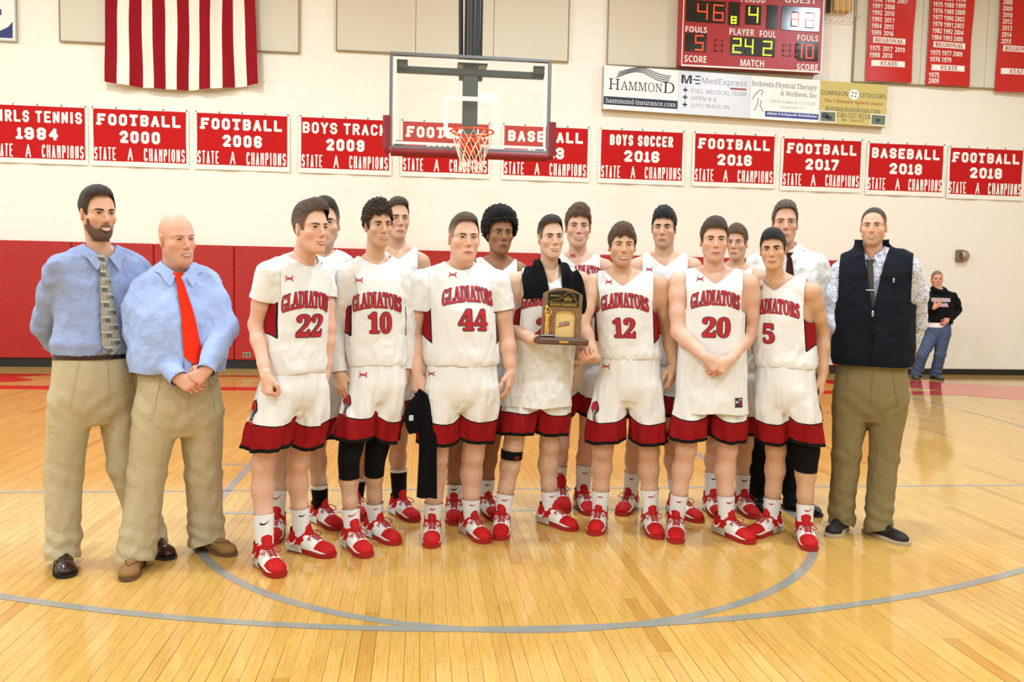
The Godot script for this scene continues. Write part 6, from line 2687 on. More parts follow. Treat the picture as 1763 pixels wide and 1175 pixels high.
# ---------------------------------------------------------------- the cast
func looks() -> Dictionary:
	var fair := lin(0.86, 0.705, 0.605)
	var pink := lin(0.87, 0.695, 0.605)
	var tan := lin(0.84, 0.67, 0.555)
	var olive := lin(0.83, 0.67, 0.555)
	var dark_brown := lin(0.15, 0.10, 0.075)
	var brown := lin(0.30, 0.205, 0.14)
	var light_brown := lin(0.37, 0.27, 0.175)
	var black := lin(0.075, 0.06, 0.055)
	var blue_eye := lin(0.3, 0.38, 0.42)
	return {
		"coach_tie": {"label": "bearded coach in blue shirt, grey patterned tie and khakis, hands behind back", "kind": "coach", "skin": lin(0.85, 0.665, 0.55), "wj": 0.2, "dj": 0.135, "legs": [0.102, 0.083, 0.077], "clad": true, "shoe": "dress", "shoe_size": 1.0, "shirt_mat": "blue_shirt_grey", "pants": "khaki", "tie_w": 0.048, "tie_mat": "grey_tie", "tie_u": [0.005, 0.0], "sleeve": 1.0, "belt_mat": "brown_leather",
			"head": {"hair": lin(0.19, 0.125, 0.09), "beard": 1.0, "stubble": 0.6, "smile": 0.9, "gap": 0.0062, "iris": lin(0.25, 0.2, 0.15), "wide": 0.97, "brow": 1.1, "style": {"top": 0.010, "front": 0.010, "side": 0.003, "line": 0.09, "fx": -0.01}}},
		"coach_bald": {"label": "bald laughing coach in light blue shirt and orange tie, hands clasped", "kind": "coach", "skin": lin(0.87, 0.655, 0.565), "wj": 0.225, "dj": 0.178, "legs": [0.112, 0.086, 0.087], "clad": true, "shoe": "moccasin", "shirt_mat": "blue_shirt", "pants": "khaki", "tie_w": 0.047, "tie_mat": "orange_tie", "tie_u": [0.0, 0.012], "sleeve": 1.04, "crease": 0.02, "hipw": 0.86,
			"hands": [["wrap", V(0.82, -0.5, 0.0), V(0.1, 0.25, 1)], ["wrap", V(-0.72, -0.66, 0.05), V(-0.15, 0.1, 1)]],
			"head": {"hair": lin(0.62, 0.55, 0.47), "stubble": 0.3, "smile": 1.0, "gap": 0.0045, "open": 0.62, "wide": 0.99, "fat": 0.006, "brow": 0.8, "iris": blue_eye, "neck": 1.12}},
		"p22": {"label": "slim brown-haired boy in white jersey 22 with a white undershirt, turned to the right", "kind": "player", "tshift": 0.03, "panel": [0.86, 0.99], "num": "22", "skin": pink, "wj": 0.165, "tee": 1, "lm": 0.94, "am": 0.86, "hemw": 0.113, "crest": [[0, -38.0]], "logo": -0.02, "socks": ["white", "white"],
			"hands": [["fist", V(0.06, -1, 0.1), V(-0.75, 0, 0.65)], ["relaxed"]],
			"head": {"hair": brown, "smile": 0.75, "gap": 0.0034, "freckle": 0.5, "jaw": 0.92, "wide": 0.95, "iris": lin(0.25, 0.2, 0.13), "style": {"top": 0.015, "front": 0.022, "fx": 0.018, "side": 0.004, "line": 0.087, "fade": 0.2}}},
		"p_half": {"label": "dark-haired boy half hidden behind the slim boy in jersey 22", "kind": "player", "skin": fair, "wj": 0.165, "tee": 1, "lm": 0.94, "am": 0.9, "hemw": 0.105, "socks": ["white", "wrap"],
			"head": {"hair": dark_brown, "stubble": 0.12, "brow": 1.25, "wide": 0.96, "style": {"top": 0.016, "front": 0.016, "side": 0.002, "line": 0.087, "fade": 0.45}}},
		"p10": {"label": "curly brown-haired boy in jersey 10 with long white sleeves and black knee sleeves", "kind": "player", "panel": [0.97, 0.98], "num": "10", "skin": olive, "wj": 0.158, "tee": 2, "lm": 0.88, "am": 0.86, "hemw": 0.108, "crest": [[0, -22.0]], "logo": 0.03, "socks": ["white", "white"], "knee": [true, true], "hairy": 0.25,
			"hands": [["relaxed", V(0.16, -1, 0.12), V(-0.45, 0, 0.9)], ["relaxed"]],
			"head": {"hair": lin(0.22, 0.145, 0.10), "smile": 0.5, "gap": 0.0034, "jaw": 0.9, "wide": 0.95, "brow": 1.25, "stubble": 0.1, "style": {"top": 0.022, "front": 0.026, "side": 0.01, "back": 0.012, "fringe": 0.018, "curl": 0.014, "cf": 62.0, "flow": 0.9, "jag": 0.012, "line": 0.07}}},
		"p_tall": {"label": "tall short-haired boy in a sleeveless jersey standing behind the curly-haired boy", "kind": "player", "skin": tan, "wj": 0.165, "lm": 0.9, "am": 0.88, "hemw": 0.108, "socks": ["black", "black"], "num": "32",
			"head": {"hair": lin(0.24, 0.17, 0.115), "jaw": 0.95, "wide": 0.94, "style": {"top": 0.011, "front": 0.01, "side": 0.001, "line": 0.09, "fade": 0.6}}},
		"p44": {"label": "stocky crew-cut boy in jersey 44 over a white T-shirt, a black garment in hand", "kind": "player", "panel": [0.8, 0.95], "num": "44", "skin": pink, "wj": 0.203, "dj": 0.15, "tee": 1, "lm": 1.06, "am": 1.12, "bulk": 1.15, "hemw": 0.117, "logo": -0.035, "socks": ["white", "white"], "hairy": 0.2, "textw": 1.04,
			"hands": [["grip", V(0.06, -1, 0.12), V(-0.35, 0, 1)], ["relaxed", V(-0.08, -1, 0.08), V(0.85, 0, 0.5)]],
			"head": {"hair": lin(0.33, 0.25, 0.17), "fat": 0.006, "wide": 1.03, "neck": 1.14, "jaw": 1.04, "iris": blue_eye, "style": {"top": 0.009, "front": 0.008, "side": 0.0012, "back": 0.002, "line": 0.092, "jag": 0.004, "fade": 0.62, "curl": 0.002}}},
		"p_afro": {"label": "brown-skinned boy with a curly black afro, between the stocky boy and the trophy bearer", "kind": "player", "skin": lin(0.62, 0.44, 0.32), "wj": 0.168, "lm": 0.92, "am": 0.92, "hemw": 0.106, "socks": ["white", "white"],
			"head": {"hair": lin(0.055, 0.04, 0.035), "wide": 1.0, "iris": lin(0.08, 0.05, 0.03), "lip": lin(0.52, 0.3, 0.26), "style": {"afro": 1, "curl": 0.017, "cf": 85.0, "flow": 1.0, "jag": 0.014, "line": 0.066, "burn": -0.005, "over": -0.01, "low": -0.05, "front": 0.02}}},
		"p24": {"label": "dark-haired boy holding the trophy, a black towel round his neck, jersey untucked", "kind": "player", "panel": [0.82, 1.3], "num": "24", "skin": fair, "wj": 0.185, "lm": 1.0, "am": 0.95, "hemw": 0.109, "untuck": true, "socks": ["white", "white"], "hairy": 0.3, "vdeep": 0.06,
			"hands": [["under", V(1, -0.12, 0.1), V(-0.1, -1, 0.25)], ["hang", V(-0.05, -1, 0.1), V(0.8, 0, 0.5)]],
			"head": {"hair": dark_brown, "smile": 0.7, "gap": 0.0036, "jaw": 0.98, "wide": 0.97, "brow": 1.1, "style": {"top": 0.012, "front": 0.01, "side": 0.002, "line": 0.09, "fade": 0.35}}},
		"p_smile": {"label": "smiling brown-haired boy behind the trophy, right of the towel", "kind": "player", "skin": pink, "wj": 0.172, "lm": 0.96, "hemw": 0.108, "socks": ["white", "white"], "num": "30", "lift": [0.28, 0.0],
			"head": {"hair": lin(0.34, 0.235, 0.15), "smile": 0.9, "gap": 0.005, "jaw": 1.0, "iris": blue_eye, "style": {"top": 0.02, "front": 0.022, "fringe": 0.016, "side": 0.008, "fx": 0.01, "curl": 0.005, "cf": 100.0, "line": 0.078}}},
		"p12": {"label": "wet-fringed smiling boy in jersey 12 beside the trophy", "kind": "player", "panel": [0.97, 0.8], "num": "12", "skin": tan, "wj": 0.178, "lm": 1.03, "am": 1.02, "hemw": 0.113, "crest": [[0, -45.0], [1, 52.0]], "logo": -0.035, "socks": ["white", "white"], "hairy": 0.15,
			"hands": [["under", V(-0.62, 0.1, 0.75), V(0.1, -0.85, 0.5)], ["relaxed", V(-0.14, -1, 0.12), V(0.7, 0, 0.7)]],
			"head": {"hair": lin(0.33, 0.23, 0.15), "stubble": 0.25, "smile": 1.0, "gap": 0.0058, "jaw": 1.0, "wide": 1.02, "open": 0.8, "style": {"top": 0.014, "front": 0.014, "fringe": 0.026, "side": 0.008, "jag": 0.014, "curl": 0.005, "over": 0.012}}},
		"p_dark": {"label": "unsmiling black-haired boy between jersey 12 and jersey 20, standing behind", "kind": "player", "skin": lin(0.86, 0.69, 0.58), "wj": 0.172, "lm": 1.0, "hemw": 0.108, "socks": ["white", "white"], "num": "15", "bulk": 1.05,
			"head": {"hair": black, "stubble": 0.15, "brow": 1.35, "jaw": 1.02, "neck": 1.12, "open": 0.85, "style": {"top": 0.018, "front": 0.02, "fringe": 0.014, "side": 0.006, "curl": 0.006, "cf": 90.0, "jag": 0.01}}},
		"p20": {"label": "broad brown-haired boy in untucked jersey 20 with hands clasped in front", "kind": "player", "panel": [0.93, 0.96], "num": "20", "skin": pink, "wj": 0.182, "lm": 1.0, "am": 1.06, "hemw": 0.109, "untuck": true, "socks": ["white", "white"], "hairy": 0.1, "vdeep": 0.062,
			"hands": [["wrap", V(0.72, -0.62, 0.05), V(0.1, 0.1, 1)], ["wrap", V(-0.75, -0.6, 0.02), V(-0.1, 0.15, 1)]],
			"head": {"hair": lin(0.27, 0.19, 0.13), "stubble": 0.15, "smile": 0.4, "jaw": 0.95, "wide": 1.02, "brow": 1.15, "neck": 1.08, "style": {"top": 0.014, "front": 0.012, "fringe": 0.008, "side": 0.006, "jag": 0.012}}},
		"p_young": {"label": "thin young boy half hidden between jersey 20 and jersey 5", "kind": "player", "skin": tan, "wj": 0.15, "lm": 0.88, "am": 0.85, "hemw": 0.105, "socks": ["white", "white"],
			"head": {"hair": light_brown, "jaw": 0.9, "wide": 0.93, "style": {"top": 0.016, "front": 0.018, "side": 0.003, "fringe": 0.006}}},
		"p5": {"label": "short black-haired boy in jersey 5 with one black knee sleeve", "kind": "player", "tshift": -0.035, "panel": [1.3, 0.8], "num": "5", "skin": lin(0.835, 0.66, 0.535), "wj": 0.165, "lm": 0.98, "am": 0.96, "hemw": 0.104, "logo": -5.0, "socks": ["white", "white"], "knee": [false, true], "crest": [[1, 65.0]], "hairy": 0.15,
			"hands": [["relaxed"], ["relaxed", V(-0.02, -1, 0.1), V(0.85, 0, 0.55)]],
			"head": {"hair": black, "smile": 0.5, "jaw": 0.98, "wide": 1.02, "brow": 1.4, "style": {"top": 0.012, "front": 0.012, "fringe": 0.01, "side": 0.004, "jag": 0.004, "curl": 0.002}}},
		"coach_white": {"label": "grey-haired coach in plain white shirt and dark tie behind the short boy", "kind": "coach", "skin": lin(0.84, 0.655, 0.55), "wj": 0.212, "dj": 0.14, "legs": [0.11, 0.078, 0.072], "clad": true, "shoe": "black", "shirt_mat": "white_shirt", "pants": "black_cloth", "tie_w": 0.045, "tie_mat": "dark_tie", "sleeve": 1.12,
			"head": {"hair": lin(0.36, 0.31, 0.26), "stubble": 0.12, "wide": 0.94, "jaw": 1.0, "style": {"top": 0.012, "front": 0.012, "side": 0.005, "line": 0.088}}},
		"coach_vest": {"label": "crew-cut coach in navy vest over a blue floral shirt and olive trousers", "kind": "coach", "skin": lin(0.875, 0.69, 0.59), "wj": 0.2, "dj": 0.14, "legs": [0.106, 0.08, 0.072], "clad": true, "shoe": "boat", "shirt_mat": "floral", "pants": "olive_cloth", "tie_w": 0.039, "tie_mat": "slate_tie", "sleeve": 1.05, "vest": true, "tie_u": [0.0, 0.0], "hipw": 0.98,
			"head": {"hair": lin(0.25, 0.19, 0.15), "stubble": 0.3, "smile": 0.8, "gap": 0.0042, "wide": 1.02, "fat": 0.004, "iris": blue_eye, "neck": 1.12, "style": {"top": 0.0012, "front": 0.0, "side": 0.001, "back": 0.001, "line": 0.098, "curl": 0.0006, "jag": 0.006, "fade": 0.5}}},
		"man_hood": {"label": "man in black hooded sweatshirt and jeans standing far back against the block wall", "kind": "fan", "skin": lin(0.84, 0.61, 0.5), "wj": 0.215, "dj": 0.15, "legs": [0.115, 0.085, 0.085], "clad": true, "shoe": "trainer", "shirt_mat": "black_hoodie", "pants": "denim", "sleeve": 1.25, "hipw": 0.9,
			"hands": [["relaxed", V(0.6, 0.6, 0.3), V(0, 0, 1)], ["relaxed", V(-0.7, -0.5, 0.3), V(0.2, 0.2, 1)]],
			"head": {"hair": lin(0.5, 0.42, 0.36), "stubble": 0.15, "fat": 0.005, "neck": 1.15, "open": 0.7, "style": {"top": 0.001, "front": 0.0, "side": 0.001, "back": 0.001, "curl": 0.0006, "fade": 0.4}}},
	}


func make_materials() -> void:
	var skin := mat(Color.WHITE, 0.52)
	skin.vertex_color_use_as_albedo = true
	skin.metallic_specular = 0.4
	skin.subsurf_scatter_enabled = true
	skin.subsurf_scatter_strength = 0.06
	mats.skin = skin
	var hair := mat(Color.WHITE, 0.6)
	hair.vertex_color_use_as_albedo = true
	hair.uv1_triplanar = true
	hair.uv1_scale = V(60, 9, 60)
	hair.heightmap_enabled = true
	hair.heightmap_texture = noise_tex(0.05, 3, 256, false, 21)
	hair.heightmap_scale = 0.25
	mats.hair = hair
	var eye := mat(Color.WHITE, 0.12)
	eye.vertex_color_use_as_albedo = true
	mats.eye = eye
	mats.teeth = mat(Color(0.9, 0.87, 0.8), 0.3)
	mats.jersey = cloth(Color(0.90, 0.895, 0.89), 0.04, 7.0)
	mats.tee = cloth(Color(0.905, 0.90, 0.895), 0.04, 8.0)
	mats.red_cloth = cloth(Color(0.56, 0.065, 0.085), 0.12, 9.0)
	mats.navy_cloth = cloth(Color(0.12, 0.105, 0.19), 0.05, 9.0)
	mats.black_trim = cloth(Color(0.075, 0.065, 0.075), 0.1, 9.0)
	mats.ink_red = mat(Color(0.70, 0.085, 0.13), 0.6)
	mats.ink_navy = mat(Color(0.15, 0.11, 0.22), 0.6)
	mats.ink_grey = mat(Color(0.6, 0.58, 0.57), 0.6)
	mats.sock = cloth(Color(0.92, 0.915, 0.91), 0.3, 30.0)
	mats.black_sock = cloth(Color(0.05, 0.048, 0.052), 0.3, 30.0)
	mats.sleeve = cloth(Color(0.04, 0.038, 0.042), 0.1, 20.0)
	mats.shoe_red = cloth(Color(0.72, 0.085, 0.085), 0.12, 40.0, 0.6)
	mats.shoe_white = mat(Color(0.90, 0.885, 0.86), 0.5)
	mats.shoe_sole = mat(Color(0.62, 0.07, 0.08), 0.45)
	mats.shoe_lace = mat(Color(0.66, 0.07, 0.1), 0.7)
	mats.brown_leather = mat(Color(0.19, 0.085, 0.05), 0.28)
	mats.black_leather = mat(Color(0.035, 0.035, 0.04), 0.3)
	mats.dark_leather = cloth(Color(0.17, 0.145, 0.14), 0.1, 30.0, 0.5)
	mats.tan_suede = cloth(Color(0.57, 0.42, 0.25), 0.2, 30.0, 0.9)
	mats.tan_sole = mat(Color(0.40, 0.28, 0.16), 0.7)
	mats.black_sole = mat(Color(0.05, 0.045, 0.045), 0.5)
	mats.cream_sole = mat(Color(0.72, 0.66, 0.54), 0.6)
	mats.grey_mesh = cloth(Color(0.33, 0.33, 0.33), 0.2, 40.0)
	mats.khaki = cloth(Color(0.735, 0.675, 0.545), 0.22, 6.0)
	mats.olive_cloth = cloth(Color(0.525, 0.47, 0.32), 0.22, 6.0)
	mats.black_cloth = cloth(Color(0.055, 0.055, 0.06), 0.22, 6.0)
	mats.denim = cloth(Color(0.30, 0.36, 0.47), 0.5, 5.0)
	mats.blue_shirt = cloth(Color(0.63, 0.705, 0.88), 0.22, 6.0)
	mats.blue_shirt_grey = cloth(Color(0.575, 0.63, 0.775), 0.22, 6.0)
	mats.white_shirt = cloth(Color(0.92, 0.91, 0.89), 0.22, 6.0)
	mats.black_hoodie = cloth(Color(0.055, 0.058, 0.062), 0.5, 5.0)
	mats.navy_vest = cloth(Color(0.065, 0.08, 0.115), 0.25, 14.0)
	mats.orange_tie = cloth(Color(0.93, 0.19, 0.06), 0.1, 9.0, 0.6)
	mats.dark_tie = cloth(Color(0.24, 0.09, 0.11), 0.1, 9.0, 0.5)
	mats.slate_tie = cloth(Color(0.30, 0.285, 0.28), 0.2, 30.0, 0.7)
	mats.towel = cloth(Color(0.042, 0.042, 0.05), 0.6, 14.0, 0.95)
	# woven pattern of the grey tie
	var im := Image.create(64, 320, false, Image.FORMAT_RGB8)
	im.fill(Color(0.62, 0.6, 0.55))
	for k in 8:
		var y := k * 40
		var left := 0 if k % 2 == 0 else 26
		im.fill_rect(Rect2i(left, y + 2, 36, 15), Color(0.74, 0.72, 0.66))
		for s in 5:
			im.fill_rect(Rect2i(left + 4 + s * 7, y + 8 + s * 2, 2, 30 - s * 2), Color(0.30, 0.31, 0.30))
		im.fill_rect(Rect2i(left + 20, y + 17, 14, 20), Color(0.33, 0.35, 0.34))
		im.fill_rect(Rect2i(left, y, 36, 2), Color(0.22, 0.22, 0.22))
		im.fill_rect(Rect2i(60 - left, y + 20, 10, 12), Color(0.48, 0.49, 0.45))
	var gt := mat(Color.WHITE, 0.5)
	gt.albedo_texture = ImageTexture.create_from_image(im)
	mats.grey_tie = gt
	# leaf print of the floral shirt
	var rg := RandomNumberGenerator.new()
	rg.seed = 5
	im = Image.create(256, 256, false, Image.FORMAT_RGB8)
	im.fill(Color(0.86, 0.87, 0.91))
	for k in 210:
		var c := Vector2(rg.randf() * 256, rg.randf() * 256)
		var a := rg.randf() * TAU
		var l := rg.randf_range(5, 12)
		var w := rg.randf_range(1.6, 3.6)
		var col: Color = [Color(0.2, 0.24, 0.58), Color(0.33, 0.38, 0.68), Color(0.12, 0.15, 0.42), Color(0.5, 0.55, 0.78)][rg.randi() % 4]
		for y in range(-13, 14):
			for x in range(-13, 14):
				var q := Vector2(x, y).rotated(a)
				if absf(q.x) < l and absf(q.y) < w * (1.0 - pow(q.x / l, 2.0)):
					im.set_pixel(posmod(int(c.x) + x, 256), posmod(int(c.y) + y, 256), col)
	var fl := cloth(Color.WHITE, 0.3, 5.0)
	fl.albedo_texture = ImageTexture.create_from_image(im)
	mats.floral = fl


func fat(m: M, r: float) -> M:
	var out := M.new()
	for k in 8:
		var a := TAU * k / 8.0
		out.add(m, Transform3D(Basis(), V(cos(a) * r, sin(a) * r, 0)))
	return out


func small(c: M) -> M:
	var m := M.new()
	m.add(c, Transform3D(Basis.from_scale(V(0.72, 0.72, 1)), Vector3.ZERO))
	return m.finer(0.02)


func make_lettering() -> void:
	var f := font("Droid Serif", 700)
	var team := fat(words("GLADIATORS", f, 0.262, 0.078), 0.0012)
	team.add(words("GLADIATORS", f, 0.262, 0.078))
	text_made.team = team.finer(0.035)
	text_made.team_edge = fat(words("GLADIATORS", f, 0.262, 0.078), 0.0032).finer(0.035)
	var fn := font("Droid Serif", 700)
	for k in ["22", "10", "44", "24", "12", "20", "5", "32", "30", "15"]:
		var w := 0.13 if k.length() == 2 else 0.06
		if k in ["10", "12", "15"]:
			w = 0.105
		var a := words(k, fn, w, 0.104)
		var b := fat(a, 0.0022)
		b.add(a)
		text_made[k] = b.finer(0.035)
		text_made[k + "_edge"] = fat(a, 0.0058).finer(0.035)
	# two facing arcs, the maker's emblem
	var e := M.new()
	for s in [-1.0, 1.0]:
		for k in 10:
			var a := lerpf(-1.0, 1.0, k / 10.0)
			var b := lerpf(-1.0, 1.0, (k + 1) / 10.0)
			var fx := func(t: float) -> Vector2: return Vector2(t * 0.019, s * (0.0125 - 0.0145 * (1.0 - pow(absf(t), 3.5))))
			seg(e, fx.call(a), fx.call(b), 0.0052, 0.0008, 0.0008)
	text_made.emblem = e
	var c := M.new()
	poly(c, [Vector2(-0.04, 0.025), Vector2(-0.03, 0.06), Vector2(0, 0.075), Vector2(0.03, 0.06), Vector2(0.04, 0.02), Vector2(0.028, -0.0), Vector2(0.016, 0.03), Vector2(0, 0.04), Vector2(-0.016, 0.03), Vector2(-0.028, 0.0)])
	poly(c, [Vector2(-0.024, 0.018), Vector2(-0.02, 0.03), Vector2(0.008, 0.034), Vector2(0.012, 0.024), Vector2(-0.01, 0.016)])
	poly(c, [Vector2(-0.022, -0.072), Vector2(0.018, -0.085), Vector2(0.03, -0.075), Vector2(0.01, -0.06), Vector2(-0.024, -0.058)])
	text_made.crest_red = small(c)
	c = M.new()
	poly(c, [Vector2(-0.047, 0.018), Vector2(-0.035, 0.066), Vector2(0, 0.083), Vector2(0.035, 0.066), Vector2(0.047, 0.014), Vector2(0.026, -0.014), Vector2(0.012, 0.024), Vector2(0, 0.033), Vector2(-0.012, 0.024), Vector2(-0.026, -0.014)])
	poly(c, [Vector2(-0.026, 0.016), Vector2(0.012, 0.024), Vector2(0.018, -0.01), Vector2(0.006, -0.04), Vector2(0.012, -0.056), Vector2(-0.026, -0.056), Vector2(-0.028, -0.02)])
	text_made.crest_navy = small(c)
	c = M.new()
	poly(c, [Vector2(-0.02, 0.012), Vector2(0.008, 0.018), Vector2(0.012, -0.008), Vector2(-0.004, -0.012), Vector2(0.0, -0.044), Vector2(-0.02, -0.05), Vector2(-0.022, -0.02)])
	text_made.crest_grey = small(c)
	# flag patch at the jersey hem
	c = M.new()
	rect(c, -0.03, -0.026, 0.03, 0.026)
	text_made.patch = c.finer(0.03)
	c = M.new()
	for k in 3:
		rect(c, -0.002, 0.014 - k * 0.014, 0.026, 0.018 - k * 0.014)
	c.add(e, Transform3D(Basis.from_scale(V(0.55, 0.75, 1)), V(-0.016, 0.004, 0)))
	text_made.patch_white = c.finer(0.03)
	c = M.new()
	for k in 2:
		rect(c, -0.002, -0.001 - k * 0.014, 0.026, 0.007 - k * 0.014)
	text_made.patch_red = c.finer(0.03)


var crowd: Array = []
var made: Array = []
var lock := Mutex.new()

func job(k: int) -> void:
	var p: Dictionary = crowd[k]
	var r := {}
	r.body = build_body(p)
	var h: Dictionary = p.head
	var sc: float = p.hs / (0.25 if h.has("style") else 0.243)
	var xf := Transform3D(Basis.from_euler(V(deg_to_rad(p.hr.y), deg_to_rad(p.hr.x), deg_to_rad(p.hr.z))) * Basis.from_scale(V(0.935, 1.0, 0.97) * sc), p.hd)
	r.xf = xf
	var hd := build_head(h, xf.affine_inverse() * (p.j[0] + V(0, -0.03, -0.012)), p.skin)
	r.body.add(hd.skin, xf)
	r.head = hd
	if p.kind == "player":
		r.jersey = build_jersey(p)
		r.shorts = build_shorts(p)
	else:
		r.shirt = build_hoodie(p) if p.kind == "fan" else build_shirt(p)
		r.trousers = build_trousers(p)
		if p.get("vest", false):
			r.vest = build_vest(p)
	lock.lock()
	made[k] = r
	lock.unlock()


func people() -> void:
	fold_noise.frequency = 1.0
	fold_noise.fractal_octaves = 2
	fold_noise.seed = 3
	hair_noise.frequency = 1.0
	hair_noise.fractal_octaves = 2
	hair_noise.seed = 9
	make_materials()
	make_lettering()
	make_sneaker()
	for k in ["dress", "moccasin", "black", "boat", "trainer"]:
		make_dress(k)
	for k in ["relaxed", "hang", "fist", "wrap", "under", "grip"]:
		hand_made[k] = build_hand(k)
	var lk := looks()
	for q in PEOPLE:
		if ONLY and not q.n in ONLY:
			continue
		var p: Dictionary = q.duplicate()
		p.merge(lk[q.n])
		p.ph = crowd.size() * 3.7
		if q.n == "p20":
			p.patch = V(0.155, 0.785, 0.1)
		if p.get("vest", false):
			p.zip_y = p.tx[1].y + 0.03
		crowd.append(p)
	made.resize(crowd.size())
	var id := WorkerThreadPool.add_group_task(job, crowd.size(), -1, true)
	WorkerThreadPool.wait_for_group_task_completion(id)
	for k in crowd.size():
		assemble(crowd[k], made[k])


func put(t: Node3D, called: String, m: Variant, mt: Material) -> MeshInstance3D:
	if m == null or (m is M and m.i.size() == 0):
		return null
	return obj(called, m, mt, t)


func assemble(p: Dictionary, r: Dictionary) -> void:
	var t := thing("person", p.label, "person", p.b)
	if p.kind == "player":
		t.set_meta("group", "players in white uniforms")
	obj("body", r.body, mats.skin, t)
	var h: Dictionary = r.head
	var xf: Transform3D = r.xf
	for k in 2:
		obj("eye", h.eyes[k], mats.eye, t).transform = xf
	var bm := mat(p.head.get("hair", Color(0.2, 0.15, 0.1)).linear_to_srgb() * Color(0.9, 0.9, 0.9), 0.8)
	for k in 2:
		obj("eyebrow", h.brows[k], bm, t).transform = xf
	if h.has("teeth"):
		obj("teeth", h.teeth, mats.teeth, t).transform = xf
	if h.has("beard"):
		obj("beard", h.beard, mats.hair, t).transform = xf
	if h.has("hair"):
		obj("hair", h.hair, mats.hair, t).transform = xf
	if p.kind == "player":
		var c: Dictionary = r.jersey
		var jr := obj("jersey", c.cloth, mats.jersey, t)
		for s in 2:
			put(jr, "side_panel", c.side_panel[s], mats.red_cloth)
			put(jr, "side_trim", c.side_trim[s], mats.navy_cloth)
		put(jr, "lettering_edge", c.get("name_edge"), mats.ink_navy)
		put(jr, "lettering", c.get("name"), mats.ink_red)
		put(jr, "number_edge", c.get("number_edge"), mats.ink_navy)
		put(jr, "number", c.get("number"), mats.ink_red)
		put(jr, "emblem", c.get("emblem"), mats.ink_red)
		put(jr, "patch", c.get("patch"), mats.ink_navy)
		put(jr, "patch_print", c.get("patch_white"), mats.tee)
		put(jr, "patch_print", c.get("patch_red"), mats.ink_red)
		put(t, "undershirt", c.get("undershirt"), mats.tee)
		c = r.shorts
		var sh := obj("shorts", c.cloth, mats.jersey, t)
		put(sh, "band_line", c.line, mats.navy_cloth)
		put(sh, "red_band", c.band, mats.red_cloth)
		put(sh, "hem", c.trim, mats.black_trim)
		put(sh, "crest_edge", c.get("crest_navy"), mats.ink_navy)
		put(sh, "crest", c.get("crest_red"), mats.ink_red)
		put(sh, "crest", c.get("crest_grey"), mats.ink_grey)
		put(sh, "emblem", c.get("emblem"), mats.ink_red)
		for s in 2:
			legwear(t, p, s)
	else:
		var c: Dictionary = r.shirt
		var hooded: bool = p.kind == "fan"
		var sh := obj("sweatshirt" if hooded else "shirt", c.shirt, mats[p.shirt_mat], t)
		obj("cuff", c.cuff, mats[p.shirt_mat], sh)
		if hooded:
			obj("hood", c.hood.tint(Color.WHITE), mats.black_hoodie, sh)
			var m := M.new()
			var e := M.new()
			for w in [["RIVERHEADS", 0.27, 0.05, 1.285], ["FOOTBALL", 0.2, 0.045, 1.205]]:
				for lay in 2:
					var src := words(w[0], font("Droid Serif", 700), w[1], w[2])
					if lay == 0:
						src = fat(src, 0.006)
					src = src.finer(0.03)
					for k in src.v.size():
						var q := src.v[k]
						src.v[k] = c.on.call(q.x - 0.005, w[3] + q.y, 0.008 + lay * 0.002)
						src.n[k] = V(-0.17, 0, 0.98)
					(m if lay == 0 else e).add(src)
			put(sh, "lettering_edge", m, mats.tee)
			put(sh, "lettering", e, mats.ink_red)
			var hem := M.new()
			hem = ring_sleeve(V(0.1, p.jh - 0.055, 0.12), V(0.1, p.jh + 0.02, 0.12), 0.185, 0.2, 0.0, 4, 32)
			for k in hem.v.size():
				hem.v[k].z = 0.12 + (hem.v[k].z - 0.12) * 0.72
			obj("shirt_tail", hem, mats.white_shirt, t)
		else:
			obj("collar", c.collar, mats[p.shirt_mat], sh)
			obj("placket", c.placket, mats[p.shirt_mat], sh)
			if c.has("tie"):
				var tie := obj("tie", c.tie, mats[p.tie_mat], t)
				if p.get("vest", false):
					var m := M.new()
					m.tube(PackedVector3Array([c.on.call(-0.022, p.zip_y + 0.115, 0.024), c.on.call(0.022, p.zip_y + 0.115, 0.024)]), [0.003], 6)
					obj("tie_bar", m, mat(Color(0.8, 0.78, 0.72), 0.25, 0.9), tie)
		if r.has("vest"):
			var v := obj("vest", r.vest.vest, mats.navy_vest, t)
			obj("zip", r.vest.zip, mats.black_trim, v)
			obj("zip_pull", r.vest.zip_pull, mat(Color(0.7, 0.7, 0.68), 0.3, 0.8), v)
		c = r.trousers
		var tr := obj("trousers", c.trousers, mats[p.pants], t)
		obj("seam", c.seam, mats[p.pants], tr)
		if p.n == "coach_tie":
			obj("belt", c.belt, mats.brown_leather, t)
	for s in 2:
		put_shoe(t, p, s)


